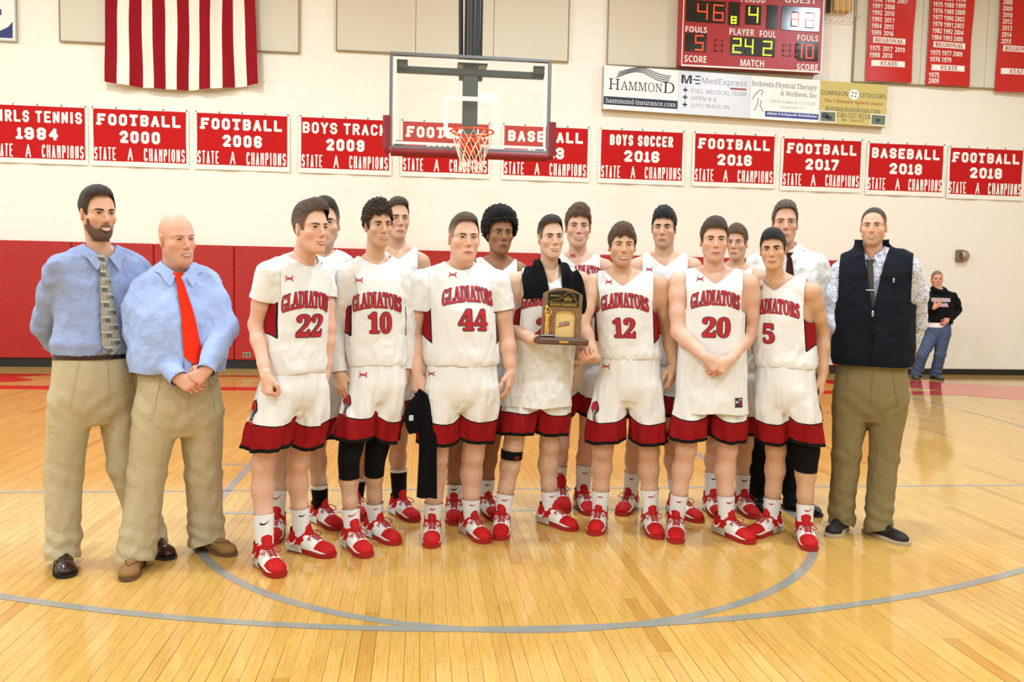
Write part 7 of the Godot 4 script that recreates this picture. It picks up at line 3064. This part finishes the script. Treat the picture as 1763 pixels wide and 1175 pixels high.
func legwear(t: Node3D, p: Dictionary, s: int) -> void:
	var K: Vector3 = p.j[9 + s]
	var A := V(p.ft[s].x, 0.085, p.ft[s].y)
	var lm: float = p.get("lm", 1.0)
	var fw := V(sin(deg_to_rad(p.ft[s].z * 0.6)), 0, cos(deg_to_rad(p.ft[s].z * 0.6)))
	var kind: String = p.socks[s]
	var y: float = p.sk[s]
	var k := clampf((K.y - y) / (K.y - A.y), 0.3, 0.95)
	var top := (K.lerp(A, k) - fw * lerpf(0.02, 0.0, clampf((k - 0.3) / 0.5, 0, 1)))
	var rt := lerpf(0.055 * lm, 0.0385, clampf((k - 0.35) / 0.6, 0.0, 1.0)) + 0.0035
	var dark := kind != "white"
	var body := ring_sleeve(A - V(0, 0.02, 0), top, 0.0425, rt + 0.001, -0.0012, 14, 22)
	var so := obj("sock", body, mats.black_sock if dark else mats.sock, t)
	if dark:
		obj("sock_cuff", ring_sleeve(top - V(0, 0.004, 0), top + V(0, 0.018, 0), rt + 0.0002, rt + 0.0004, 0.0, 3, 22), mats.sock, so)
	else:
		# the small curved mark woven into the sock
		var m := M.new()
		var pts := PackedVector3Array()
		var rr := []
		var c := A.lerp(top, 0.78)
		var rad := lerpf(0.0415, rt, 0.78) + 0.0006
		for e in 10:
			var u := e / 9.0
			var a := lerpf(-0.5, 0.55, u) + deg_to_rad(p.ft[s].z) * 0.35
			pts.append(c + V(sin(a) * rad, 0.022 * u * u - 0.011 * sin(u * 2.4) + 0.003, cos(a) * rad))
			rr.append(0.0006 + 0.0046 * minf(1.0, u * 5.0) * pow(1.0 - u, 0.7))
		m.tube(pts, rr, 6, Color.WHITE, true, 0.35, Vector3.UP)
		obj("sock_mark", m, mats.black_trim if p.n in ["p22", "p_young", "p_dark", "p_afro"] else mats.ink_red, so)
	if p.has("knee") and p.knee[s]:
		var up := K.lerp(p.j[7 + s], 0.32)
		var dn := K.lerp(A, 0.27) - fw * 0.012
		obj("knee_sleeve", sheath([up, K.lerp(up, 0.4) + fw * 0.006, K + fw * 0.01, K.lerp(dn, 0.5), dn], [0.078 * lm, 0.073 * lm, 0.066 * lm, 0.063 * lm, 0.0615 * lm]), mats.sleeve, t)
	if p.n == "p24" and s == 0:
		var c := K.lerp(A, 0.12)
		var m := ring_sleeve(c + V(-0.004, -0.026, 0), c + V(0.0, 0.024, 0), 0.0605, 0.0615, 0.002, 5, 26)
		var kb := obj("knee_strap", m, mats.sleeve, t)
		var mk := M.new()
		for e in 2:
			var a := 0.35
			mk.tube(PackedVector3Array([c + V(sin(a - 0.2) * 0.064, -0.006 - e * 0.01, cos(a - 0.2) * 0.064), c + V(sin(a + 0.2) * 0.064, -0.006 - e * 0.01, cos(a + 0.2) * 0.064)]), [0.003], 6)
		obj("strap_mark", mk, mats.ink_red, kb)


# ---------------------------------------------------------------- things held and worn loose
func ribbon(pts: Array, dirs: Array, wd: Array, thick: float, wave: float, waves: float, ph: float) -> M:
	var m := M.new()
	var curve := []
	var n := 40
	for k in n + 1:
		var f := float(k) / n * (pts.size() - 1)
		var a := int(minf(f, pts.size() - 2))
		var t := f - a
		var q: Vector3 = pts[a].cubic_interpolate(pts[a + 1], pts[maxi(a - 1, 0)], pts[mini(a + 2, pts.size() - 1)], t)
		var d: Vector3 = (dirs[a] as Vector3).slerp(dirs[a + 1], t).normalized() if not (dirs[a] as Vector3).is_equal_approx(dirs[a + 1]) else dirs[a]
		curve.append([q, d, lerpf(wd[a], wd[a + 1], t)])
	var nx := 14
	for face in 2:
		var first := m.v.size()
		for k in n + 1:
			var tg: Vector3 = (curve[mini(k + 1, n)][0] - curve[maxi(k - 1, 0)][0]).normalized()
			var d: Vector3 = curve[k][1]
			d = (d - tg * d.dot(tg)).normalized()
			var nn: Vector3 = tg.cross(d) * (1.0 if face == 0 else -1.0)
			for i in nx + 1:
				var e := -1.0 + 2.0 * i / nx
				var w: float = wave * sin(e * waves + ph + k * 0.06) + thick * 0.5 * sqrt(maxf(0.0, 1.0 - pow(e, 6.0))) * (1.0 if face == 0 else -1.0)
				var sgn := 1.0 if face == 0 else -1.0
				m.p(curve[k][0] + d * e * curve[k][2] * 0.5 + tg.cross(d) * w, (nn - d * (wave * waves * cos(e * waves + ph + k * 0.06) / (curve[k][2] * 0.5)) * sgn).normalized())
		for k in n:
			for i in nx:
				var a := first + k * (nx + 1) + i
				m.quad(a, a + 1, a + nx + 2, a + nx + 1)
	return m


func held_things() -> void:
	# black towel round the neck of the trophy bearer
	var at := V(0.176, 1.473, 4.548)
	var t := thing("towel", "black towel draped round the neck of the boy holding the trophy", "towel", at)
	var m := ribbon([V(0.0, 0.035, -0.088), V(-0.07, 0.045, -0.058), V(-0.098, 0.035, 0.012), V(-0.1, -0.01, 0.088), V(-0.092, -0.07, 0.128), V(-0.085, -0.142, 0.143)], [V(0, -0.9, -0.4).normalized(), V(-0.6, -0.75, -0.2).normalized(), V(-0.8, -0.6, 0.1).normalized(), V(-0.97, -0.1, -0.25).normalized(), V(-1, 0, 0), V(-1, 0, 0)], [0.09, 0.1, 0.115, 0.135, 0.142, 0.145], 0.016, 0.009, 6.0, 0.4)
	obj("towel_end", m, mats.towel, t)
	m = ribbon([V(0.0, 0.035, -0.088), V(0.07, 0.045, -0.058), V(0.098, 0.038, 0.012), V(0.108, -0.005, 0.088), V(0.118, -0.07, 0.12), V(0.13, -0.16, 0.135), V(0.13, -0.22, 0.13)], [V(0, -0.9, -0.4).normalized(), V(0.6, -0.75, -0.2).normalized(), V(0.8, -0.6, 0.1).normalized(), V(0.97, -0.1, -0.25).normalized(), V(1, 0, 0), V(1, 0, 0), V(1, 0, 0)], [0.09, 0.1, 0.11, 0.12, 0.125, 0.13, 0.13], 0.016, 0.009, 6.0, 1.4)
	obj("towel_end", m, mats.towel, t)
	# black garment hanging from the hand of the stocky boy
	t = thing("garment", "black garment hanging from the left-side hand of the stocky boy in jersey 44", "clothing", V(-0.5, 0.8, 4.8))
	m = ribbon([V(-0.05, 0.02, -0.02), V(-0.01, -0.01, 0.015), V(0.0, -0.1, 0.03), V(0.004, -0.3, 0.035), V(0.002, -0.54, 0.035)], [V(1, 0, 0), V(1, 0, 0), V(1, 0, 0), V(1, 0, 0), V(1, 0, 0.1).normalized()], [0.06, 0.075, 0.088, 0.095, 0.112], 0.022, 0.010, 5.0, 0.9)
	obj("hanging_end", m, mats.towel, t)
	m = ribbon([V(-0.03, 0.0, 0.01), V(-0.062, -0.05, 0.022), V(-0.078, -0.12, 0.024), V(-0.072, -0.195, 0.02)], [V(1, 0.2, 0).normalized(), V(1, 0.1, 0).normalized(), V(1, 0, 0), V(1, -0.2, 0).normalized()], [0.06, 0.085, 0.09, 0.05], 0.024, 0.008, 4.0, 2.0)
	obj("bunched_end", m, mats.towel, t)
	m = M.new()
	m.bevel(V(-0.098, -0.125, 0.034), V(-0.074, -0.095, 0.045), 0.002)
	obj("care_label", m, mat(Color(0.75, 0.78, 0.85), 0.6), t)
	trophy()


func trophy() -> void:
	var t := thing("trophy", "wooden championship trophy plaque with a gold player figure, held in front of the towel", "trophy", V(0.204, 1.094, 4.83))
	t.rotation.y = 0.10
	t.rotation.z = -0.03
	var wood := mat(Color(0.60, 0.465, 0.335), 0.45)
	wood.uv1_triplanar = true
	wood.uv1_scale = V(14, 2.0, 14)
	wood.albedo_texture = noise_tex(0.03, 3, 256, false, 31, [Color(0.72, 0.68, 0.62), Color(1, 1, 1)])
	var dark := mat(Color(0.42, 0.30, 0.21), 0.55)
	dark.uv1_triplanar = true
	dark.uv1_scale = V(2, 14, 14)
	dark.albedo_texture = wood.albedo_texture
	var gold := mat(Color(0.92, 0.76, 0.40), 0.22, 0.9)
	var m := M.new()
	m.bevel(V(-0.14, -0.005, -0.06), V(0.14, 0.026, 0.06), 0.006)
	m.bevel(V(-0.13, 0.024, -0.052), V(0.13, 0.032, 0.05), 0.004)
	var base := obj("base", m, dark, t)
	m = M.new()
	m.box(V(-0.025, 0.006, 0.06), V(0.025, 0.016, 0.0615))
	obj("nameplate", m, gold, base)
	# the arched plaque, a slab with an arched niche
	m = M.new()
	var hw := 0.106
	var ly := 0.032
	var outer := [Vector2(-hw, ly)]
	var n := 20
	outer = []
	for k in n + 1:
		var a := lerpf(1.0, -1.0, float(k) / n)
		outer.append(Vector2(a * hw, 0.262 + 0.035 * (1.0 - a * a)))
	var inner := []
	for k in n + 1:
		var a := PI * k / n
		inner.append(Vector2(0.018 + 0.056 * signf(cos(a)) * pow(absf(cos(a)), 0.55), 0.138 + 0.036 * pow(sin(a), 0.6)))
	for sd in [0.012, -0.02]:
		var nn := V(0, 0, signf(sd))
		for k in n:
			m.flat([V(outer[k].x, outer[k].y, sd), V(outer[k + 1].x, outer[k + 1].y, sd), V(inner[k + 1].x, inner[k + 1].y, sd), V(inner[k].x, inner[k].y, sd)], nn)
		m.flat([V(hw, ly, sd), V(hw, 0.262, sd), V(inner[0].x, inner[0].y, sd), V(inner[0].x, ly, sd)], nn)
		m.flat([V(-hw, ly, sd), V(-hw, 0.262, sd), V(inner[n].x, inner[n].y, sd), V(inner[n].x, ly, sd)], nn)
	for k in n:
		var d := Vector2(outer[k + 1].y - outer[k].y, outer[k].x - outer[k + 1].x)
		m.flat([V(outer[k].x, outer[k].y, 0.012), V(outer[k + 1].x, outer[k + 1].y, 0.012), V(outer[k + 1].x, outer[k + 1].y, -0.02), V(outer[k].x, outer[k].y, -0.02)], V(-d.x * 0.0, 1, 0))
		m.flat([V(inner[k].x, inner[k].y, 0.012), V(inner[k + 1].x, inner[k + 1].y, 0.012), V(inner[k + 1].x, inner[k + 1].y, -0.02), V(inner[k].x, inner[k].y, -0.02)], V((0.018 - (inner[k].x + inner[k + 1].x) / 2) * 20.0, -0.5, 0).normalized())
	for s in [-1.0, 1.0]:
		m.flat([V(s * hw, ly, 0.012), V(s * hw, 0.262, 0.012), V(s * hw, 0.262, -0.02), V(s * hw, ly, -0.02)], V(s, 0, 0))
		m.flat([V(0.018 + s * 0.056, ly, 0.012), V(0.018 + s * 0.056, 0.138, 0.012), V(0.018 + s * 0.056, 0.138, -0.02), V(0.018 + s * 0.056, ly, -0.02)], V(-s, 0, 0))
	var pl := obj("plaque", m, wood, t)
	m = M.new()
	m.bevel(V(-0.043, ly, -0.02), V(0.078, 0.178, -0.006), 0.002)
	var gp := obj("gold_plate", m, mat(Color(0.93, 0.83, 0.58), 0.35, 0.35), pl)
	m = M.new()
	words_in(m, "VHSL", font("Droid Sans", 700), -0.013, 0.098, 0.05, 0.118, -0.0052, 0.25)
	for k in m.v.size():
		m.v[k].y += (m.v[k].x - 0.018) * 0.16
	obj("lettering", m, mat(Color(0.16, 0.14, 0.42), 0.5), pl)
	m = M.new()
	seg(m, Vector2(-0.02, 0.087), Vector2(0.045, 0.1), 0.006, 0, 0)
	for k in m.v.size():
		m.v[k].z = -0.0053
	obj("print", m, mat(Color(0.75, 0.12, 0.12), 0.5), pl)
	# black plate with gold engraving
	m = M.new()
	m.bevel(V(-0.085, 0.195, 0.012), V(0.086, 0.27, 0.0145), 0.001)
	poly(m, [Vector2(-0.085, 0.268), Vector2(-0.04, 0.279), Vector2(0.0, 0.282), Vector2(0.04, 0.279), Vector2(0.086, 0.268)], 0.0144)
	obj("black_plate", m, mat(Color(0.03, 0.03, 0.03), 0.3), pl)
	m = M.new()
	words_in(m, "REGION CHAMPIONS", font("Droid Serif", 700), -0.072, 0.2, 0.074, 0.212, 0.0149)
	words_in(m, "DIVISION 1B", font("Droid Serif", 700), -0.074, 0.25, -0.018, 0.257, 0.0149)
	words_in(m, "BOYS", font("Droid Serif", 700), 0.014, 0.244, 0.034, 0.250, 0.0149)
	words_in(m, "BASKETBALL", font("Droid Serif", 700), -0.002, 0.236, 0.048, 0.242, 0.0149)
	words_in(m, "2019-2020", font("Droid Serif", 700), 0.004, 0.228, 0.044, 0.234, 0.0149)
	rect(m, -0.083, 0.217, 0.084, 0.2182, 0.0149)
	var st := [Vector2(-0.078, 0.219), Vector2(-0.055, 0.23), Vector2(-0.03, 0.233), Vector2(-0.01, 0.247), Vector2(0.01, 0.262), Vector2(0.024, 0.277), Vector2(0.032, 0.272), Vector2(0.045, 0.274), Vector2(0.05, 0.262), Vector2(0.058, 0.258), Vector2(0.056, 0.247), Vector2(0.068, 0.243), Vector2(0.062, 0.236), Vector2(0.07, 0.229), Vector2(0.074, 0.219)]
	for k in st.size() - 1:
		var w := M.new()
		seg(w, st[k], st[k + 1], 0.0013, 0.0004, 0.0004)
		m.add(w, Transform3D(Basis(), V(0, 0, 0.0149)))
	obj("engraving", m, mat(Color(0.86, 0.72, 0.3), 0.35, 0.4), pl)
	# gold shooter on a black plinth
	m = M.new()
	m.bevel(V(-0.125, 0.032, 0.004), V(-0.045, 0.044, 0.045), 0.003)
	obj("plinth", m, mat(Color(0.05, 0.05, 0.055), 0.3), t)
	var f := Field.new(V(-0.12, 0.04, -0.005), V(-0.055, 0.205, 0.05), 0.0022)
	var o := V(-0.088, 0.0, 0.025)
	f.cap(o + V(-0.006, 0.047, 0.004), o + V(-0.005, 0.075, 0), 0.0042, 0.0055, 0.003)
	f.cap(o + V(-0.005, 0.075, 0), o + V(-0.004, 0.102, 0), 0.006, 0.0078, 0.003)
	f.cap(o + V(0.006, 0.047, 0.004), o + V(0.006, 0.075, 0), 0.0042, 0.0055, 0.003)
	f.cap(o + V(0.006, 0.075, 0), o + V(0.004, 0.102, 0), 0.006, 0.0078, 0.003)
	for s in [-1.0, 1.0]:
		f.cap(o + V(s * 0.006, 0.046, 0.002), o + V(s * 0.008, 0.046, 0.012), 0.004, 0.0036, 0.002)
	f.cap(o + V(0, 0.104, 0), o + V(0, 0.143, 0), 0.0098, 0.0118, 0.004, Vector3.BACK, 0.75)
	f.cap(o + V(-0.01, 0.145, 0), o + V(-0.014, 0.163, 0.008), 0.0045, 0.0038, 0.003)
	f.cap(o + V(-0.014, 0.163, 0.008), o + V(-0.009, 0.182, 0.006), 0.0036, 0.003, 0.002)
	f.cap(o + V(0.01, 0.145, 0), o + V(0.02, 0.165, 0.006), 0.0045, 0.0038, 0.003)
	f.cap(o + V(0.02, 0.165, 0.006), o + V(0.01, 0.185, 0.005), 0.0036, 0.003, 0.002)
	f.cap(o + V(0, 0.148, 0), o + V(0, 0.158, 0), 0.0045, 0.0045, 0.002)
	f.ell(o + V(0, 0.165, 0.001), V(0.0072, 0.0088, 0.008), 0.002)
	f.ell(o + V(-0.006, 0.192, 0.006), V(0.0095, 0.0095, 0.0095), 0.001)
	obj("gold_player", f.surface(), gold, t)


# joints in metres from each figure's place on the floor: neck, shoulders, elbows, wrists, hips, knees
var ONLY: Array = []
var PEOPLE: Array = [
	{"n":"coach_tie","b":V(-2.07,0,4.95),"ty":39.5,"hd":V(-.014,1.7,.068),"hs":0.253,"hr":V(43.537,3,2),"j":[V(-.021,1.504,.028),V(-.169,1.442,.137),V(.103,1.453,-.138),V(-.306,1.152,-.052),V(.195,1.165,-.142),V(-.255,1.002,-.122),V(.053,1.006,-.172),V(-.129,.891,.116),V(.04,.875,-.024),V(-.179,.449,.088),V(.06,.462,-.042)],"ft":[V(-.18,.107,25),V(.173,-.103,40)],"jh":1.029,"tx":[V(.043,1.496,.168),V(.087,1.029,.168)]},
	{"n":"coach_bald","b":V(-1.76,0,4.97),"ty":27.8,"hd":V(.049,1.586,.075),"hs":0.247,"hr":V(41.844,3,5),"j":[V(.031,1.433,.035),V(-.103,1.354,.103),V(.161,1.394,-.036),V(-.146,1.143,.065),V(.267,1.161,.065),V(.094,.94,.245),V(.225,.98,.245),V(-.046,.837,.092),V(.136,.825,-.004),V(-.096,.441,.102),V(.13,.416,-.063)],"ft":[V(-.136,.131,6),V(.131,-.13,52)],"jh":0.951,"tx":[V(.088,1.416,.165),V(.141,.993,.165)]},
	{"n":"p22","b":V(-1.21,0,5),"ty":40.9,"hd":V(.133,1.653,.083),"hs":0.254,"hr":V(40.861,0,2),"j":[V(.079,1.483,.033),V(-.053,1.436,.165),V(.169,1.458,-.117),V(-.12,1.185,.123),V(.206,1.165,-.057),V(-.05,.947,.243),V(.192,.931,-.037),V(-.027,.88,.107),V(.122,.865,-.023),V(-.094,.499,.088),V(.056,.483,-.051)],"ft":[V(-.079,.113,30),V(.071,-.105,56)],"jh":0.954,"hem":[0.583,0.563],"sk":[0.256,0.236],"tx":[V(.122,1.271,.163),V(.134,1.185,.163)]},
	{"n":"p_half","b":V(-1.21,0,4.48),"ty":7.9,"hd":V(.144,1.711,.081),"hs":0.264,"hr":V(1.905,0,0),"j":[V(.109,1.538,.041),V(-.052,1.489,.072),V(.241,1.497,.031),V(-.113,1.185,.021),V(.28,1.191,.021),V(-.108,.913,.051),V(.284,.917,.051),V(-.012,.899,.064),V(.175,.898,.038),V(-.102,.497,.081),V(.088,.49,-.039)],"ft":[V(-.109,.106,2),V(.107,-.102,36)],"jh":0.910,"hem":[0.550,0.508],"sk":[0.243,0.210]},
	{"n":"p10","b":V(-.83,0,4.75),"ty":17.6,"hd":V(.062,1.693,.079),"hs":0.233,"hr":V(23.573,2,4),"j":[V(.041,1.504,.039),V(-.09,1.434,.111),V(.179,1.453,-.015),V(-.163,1.167,.049),V(.219,1.175,-.021),V(-.129,.92,.109),V(.216,.932,-.011),V(-.009,.871,.071),V(.131,.867,.026),V(-.08,.472,.081),V(.05,.454,-.033)],"ft":[V(-.057,.094,27),V(.054,-.089,38)],"jh":0.971,"hem":[0.580,0.549],"sk":[0.207,0.195],"tx":[V(.068,1.269,.169),V(.083,1.194,.169)]},
	{"n":"p_tall","b":V(-.79,0,4.2),"ty":2.7,"hd":V(.105,1.767,.067),"hs":0.243,"hr":V(14.73,0,0),"j":[V(.106,1.588,.037),V(-.041,1.522,.054),V(.25,1.523,.04),V(-.075,1.196,.017),V(.31,1.202,.017),V(-.064,.905,.047),V(.313,.908,.047),V(.025,.906,.051),V(.196,.907,.043),V(-.087,.462,.003),V(.125,.456,.03)],"ft":[V(-.128,-.031,10),V(.136,.023,30)],"jh":0.917,"hem":[0.577,0.586],"sk":[0.201,0.261],"tx":[V(.132,1.357,.167),V(.134,1.223,.167)]},
	{"n":"p44","b":V(-.36,0,4.66),"ty":0.6,"hd":V(.043,1.641,.082),"hs":0.262,"hr":V(11.621,0,0),"j":[V(.029,1.486,.042),V(-.186,1.403,.054),V(.228,1.411,.05),V(-.219,1.117,.032),V(.28,1.123,.032),V(-.195,.897,.102),V(.311,.924,.082),V(-.066,.845,.053),V(.15,.846,.051),V(-.085,.444,.047),V(.115,.451,.006)],"ft":[V(-.104,.025,-2),V(.113,-.027,22)],"jh":0.967,"hem":[0.531,0.535],"sk":[0.195,0.204],"tx":[V(.071,1.308,.172),V(.085,1.213,.172)]},
	{"n":"p_afro","b":V(-.23,0,4.23),"ty":1.3,"hd":V(.147,1.698,.076),"hs":0.255,"hr":V(8.34,0,0),"j":[V(.143,1.532,.046),V(-.016,1.48,.059),V(.272,1.48,.053),V(-.05,1.172,.026),V(.317,1.178,.026),V(-.047,.897,.056),V(.301,.9,.056),V(.04,.863,.058),V(.207,.864,.054),V(-.091,.44,.044),V(.122,.433,.008)],"ft":[V(-.098,.033,-2),V(.098,-.028,18)],"jh":0.926,"hem":[0.605,0.594],"sk":[0.196,0.214]},
	{"n":"p24","b":V(.08,0,4.51),"ty":-1.6,"hd":V(.095,1.665,.078),"hs":0.239,"hr":V(7.403,0,3),"j":[V(.096,1.473,.038),V(-.096,1.417,.043),V(.277,1.431,.053),V(-.098,1.154,.028),V(.339,1.14,-.082),V(-.011,1.106,.268),V(.281,.926,-.002),V(-.047,.828,.046),V(.132,.83,.051),V(-.089,.488,.063),V(.131,.472,-.017)],"ft":[V(-.145,.057,-8),V(.149,-.058,38)],"jh":0.721,"hem":[0.559,0.542],"sk":[0.212,0.202],"tx":[V(.057,1.289,.168),V(.083,1.167,.168)]},
	{"n":"p_smile","b":V(.42,0,4.07),"ty":-10.6,"hd":V(-.008,1.759,.076),"hs":0.258,"hr":V(-6.64,0,0),"j":[V(.006,1.576,.046),V(-.157,1.508,.026),V(.164,1.515,.086),V(-.185,1.173,.026),V(.227,1.179,.026),V(-.165,.885,.056),V(.222,.889,.056),V(-.063,.866,.04),V(.108,.871,.072),V(-.072,.401,.01),V(.093,.407,.043)],"ft":[V(-.073,-.028,4),V(.074,.031,4)],"jh":0.915,"hem":[0.584,0.594],"sk":[0.256,0.269],"tx":[V(.027,1.447,.176),V(.039,1.271,.176)]},
	{"n":"p12","b":V(.66,0,4.55),"ty":-12.5,"hd":V(-.087,1.629,.084),"hs":0.242,"hr":V(-6.486,0,0),"j":[V(-.069,1.462,.044),V(-.242,1.412,.013),V(.13,1.414,.095),V(-.314,1.186,.124),V(.218,1.139,.024),V(-.255,1.008,.224),V(.234,.954,.084),V(-.112,.852,.033),V(.077,.858,.075),V(-.148,.462,.014),V(.118,.457,.044)],"ft":[V(-.147,-.034,-20),V(.139,.036,-3)],"jh":1.000,"hem":[0.512,0.513],"sk":[0.218,0.234],"tx":[V(-.089,1.288,.174),V(-.083,1.176,.174)]},
	{"n":"p_dark","b":V(.93,0,4.22),"ty":-16.4,"hd":V(-.017,1.758,.065),"hs":0.240,"hr":V(-22.447,2,0),"j":[V(.005,1.584,.035),V(-.154,1.525,-.002),V(.16,1.53,.091),V(-.196,1.205,.015),V(.226,1.211,.015),V(-.176,.904,.045),V(.227,.908,.045),V(-.066,.884,.02),V(.102,.891,.07),V(-.127,.423,-.028),V(.092,.439,.058)],"ft":[V(-.137,-.081,-30),V(.129,.073,24)],"jh":0.933,"hem":[0.589,0.615],"sk":[0.237,0.226],"tx":[V(-.034,1.37,.165),V(-.028,1.179,.165)]},
	{"n":"p20","b":V(1.06,0,4.69),"ty":-17.5,"hd":V(-.006,1.663,.086),"hs":0.244,"hr":V(-13.512,0,0),"j":[V(.019,1.491,.046),V(-.17,1.429,-.001),V(.189,1.43,.112),V(-.182,1.159,.056),V(.233,1.165,.056),V(-.078,1.029,.246),V(.038,1.018,.246),V(-.072,.855,.028),V(.109,.863,.085),V(-.105,.492,.027),V(.132,.493,.035)],"ft":[V(-.138,-.013,-16),V(.147,.023,24)],"jh":0.718,"hem":[0.556,0.553],"sk":[0.229,0.229],"tx":[V(-.018,1.313,.176),V(-.01,1.194,.176)]},
	{"n":"p_young","b":V(1.4,0,4.21),"ty":-29.2,"hd":V(-.026,1.68,.077),"hs":0.215,"hr":V(-35.215,0,0),"j":[V(-.012,1.524,.047),V(-.138,1.471,-.007),V(.087,1.475,.119),V(-.161,1.177,.027),V(.168,1.181,.027),V(-.151,.909,.057),V(.159,.911,.057),V(-.056,.851,.019),V(.078,.861,.094),V(-.103,.431,.027),V(.097,.431,.027)],"ft":[V(-.099,.002,-4),V(.099,.002,2)],"jh":0.902,"hem":[0.495,0.495],"sk":[0.250,0.234]},
	{"n":"p5","b":V(1.55,0,4.76),"ty":-35.1,"hd":V(-.182,1.619,.071),"hs":0.224,"hr":V(-29.147,2,3),"j":[V(-.134,1.453,.031),V(-.181,1.389,-.095),V(.011,1.396,.134),V(-.17,1.137,-.13),V(.148,1.163,.021),V(-.13,.911,-.13),V(.132,.916,.071),V(-.135,.852,-.007),V(.001,.865,.088),V(-.072,.494,-.029),V(.072,.502,.061)],"ft":[V(-.064,-.078,-58),V(.067,.078,-16)],"jh":0.979,"hem":[0.536,0.552],"sk":[0.209,0.207],"tx":[V(-.18,1.273,.161),V(-.198,1.163,.161)]},
	{"n":"coach_white","b":V(1.75,0,4.14),"ty":-24.3,"hd":V(-.046,1.811,.077),"hs":0.269,"hr":V(-20.302,-2,0),"j":[V(-.018,1.649,.047),V(-.178,1.567,-.017),V(.147,1.571,.13),V(-.205,1.25,.007),V(.268,1.259,.027),V(-.194,.959,.057),V(.268,.945,.057),V(-.059,.883,.017),V(.116,.893,.096),V(-.126,.392,-.003),V(.08,.404,.057)],"ft":[V(-.112,-.053,-3),V(.103,.062,24)],"jh":0.898,"tx":[V(-.053,1.622,.177),V(-.023,1.188,.177)]},
	{"n":"coach_vest","b":V(2.01,0,4.71),"ty":-32.5,"hd":V(-.041,1.764,.071),"hs":0.219,"hr":V(-35.507,0,0),"j":[V(-.02,1.609,.031),V(-.141,1.521,-.052),V(.148,1.538,.132),V(-.17,1.214,-.049),V(.314,1.249,-.039),V(-.065,1.034,-.129),V(.288,1.06,-.109),V(-.076,.859,-.012),V(.091,.873,.094),V(-.09,.468,-.015),V(.105,.464,.048)],"ft":[V(-.076,-.066,-42),V(.08,.057,20)],"jh":0.989,"tx":[V(-.105,1.571,.161),V(-.103,1.267,.161)]},
	{"n":"man_hood","b":V(7.62,0,-3.42),"ty":-20.0,"hd":V(.086,1.61,.04),"hs":0.279,"hr":V(-22,0,0),"j":[V(.097,1.419,.11),V(-.046,1.332,.061),V(.276,1.34,.178),V(-.121,1.116,.12),V(.429,1.125,.09),V(-.113,1.16,.32),V(.167,.978,.27),V(.032,.817,.095),V(.169,.822,.145),V(-.152,.404,.14),V(.147,.408,.14)],"ft":[V(-.165,0,-25),V(.169,0,0)],"jh":0.900},
]
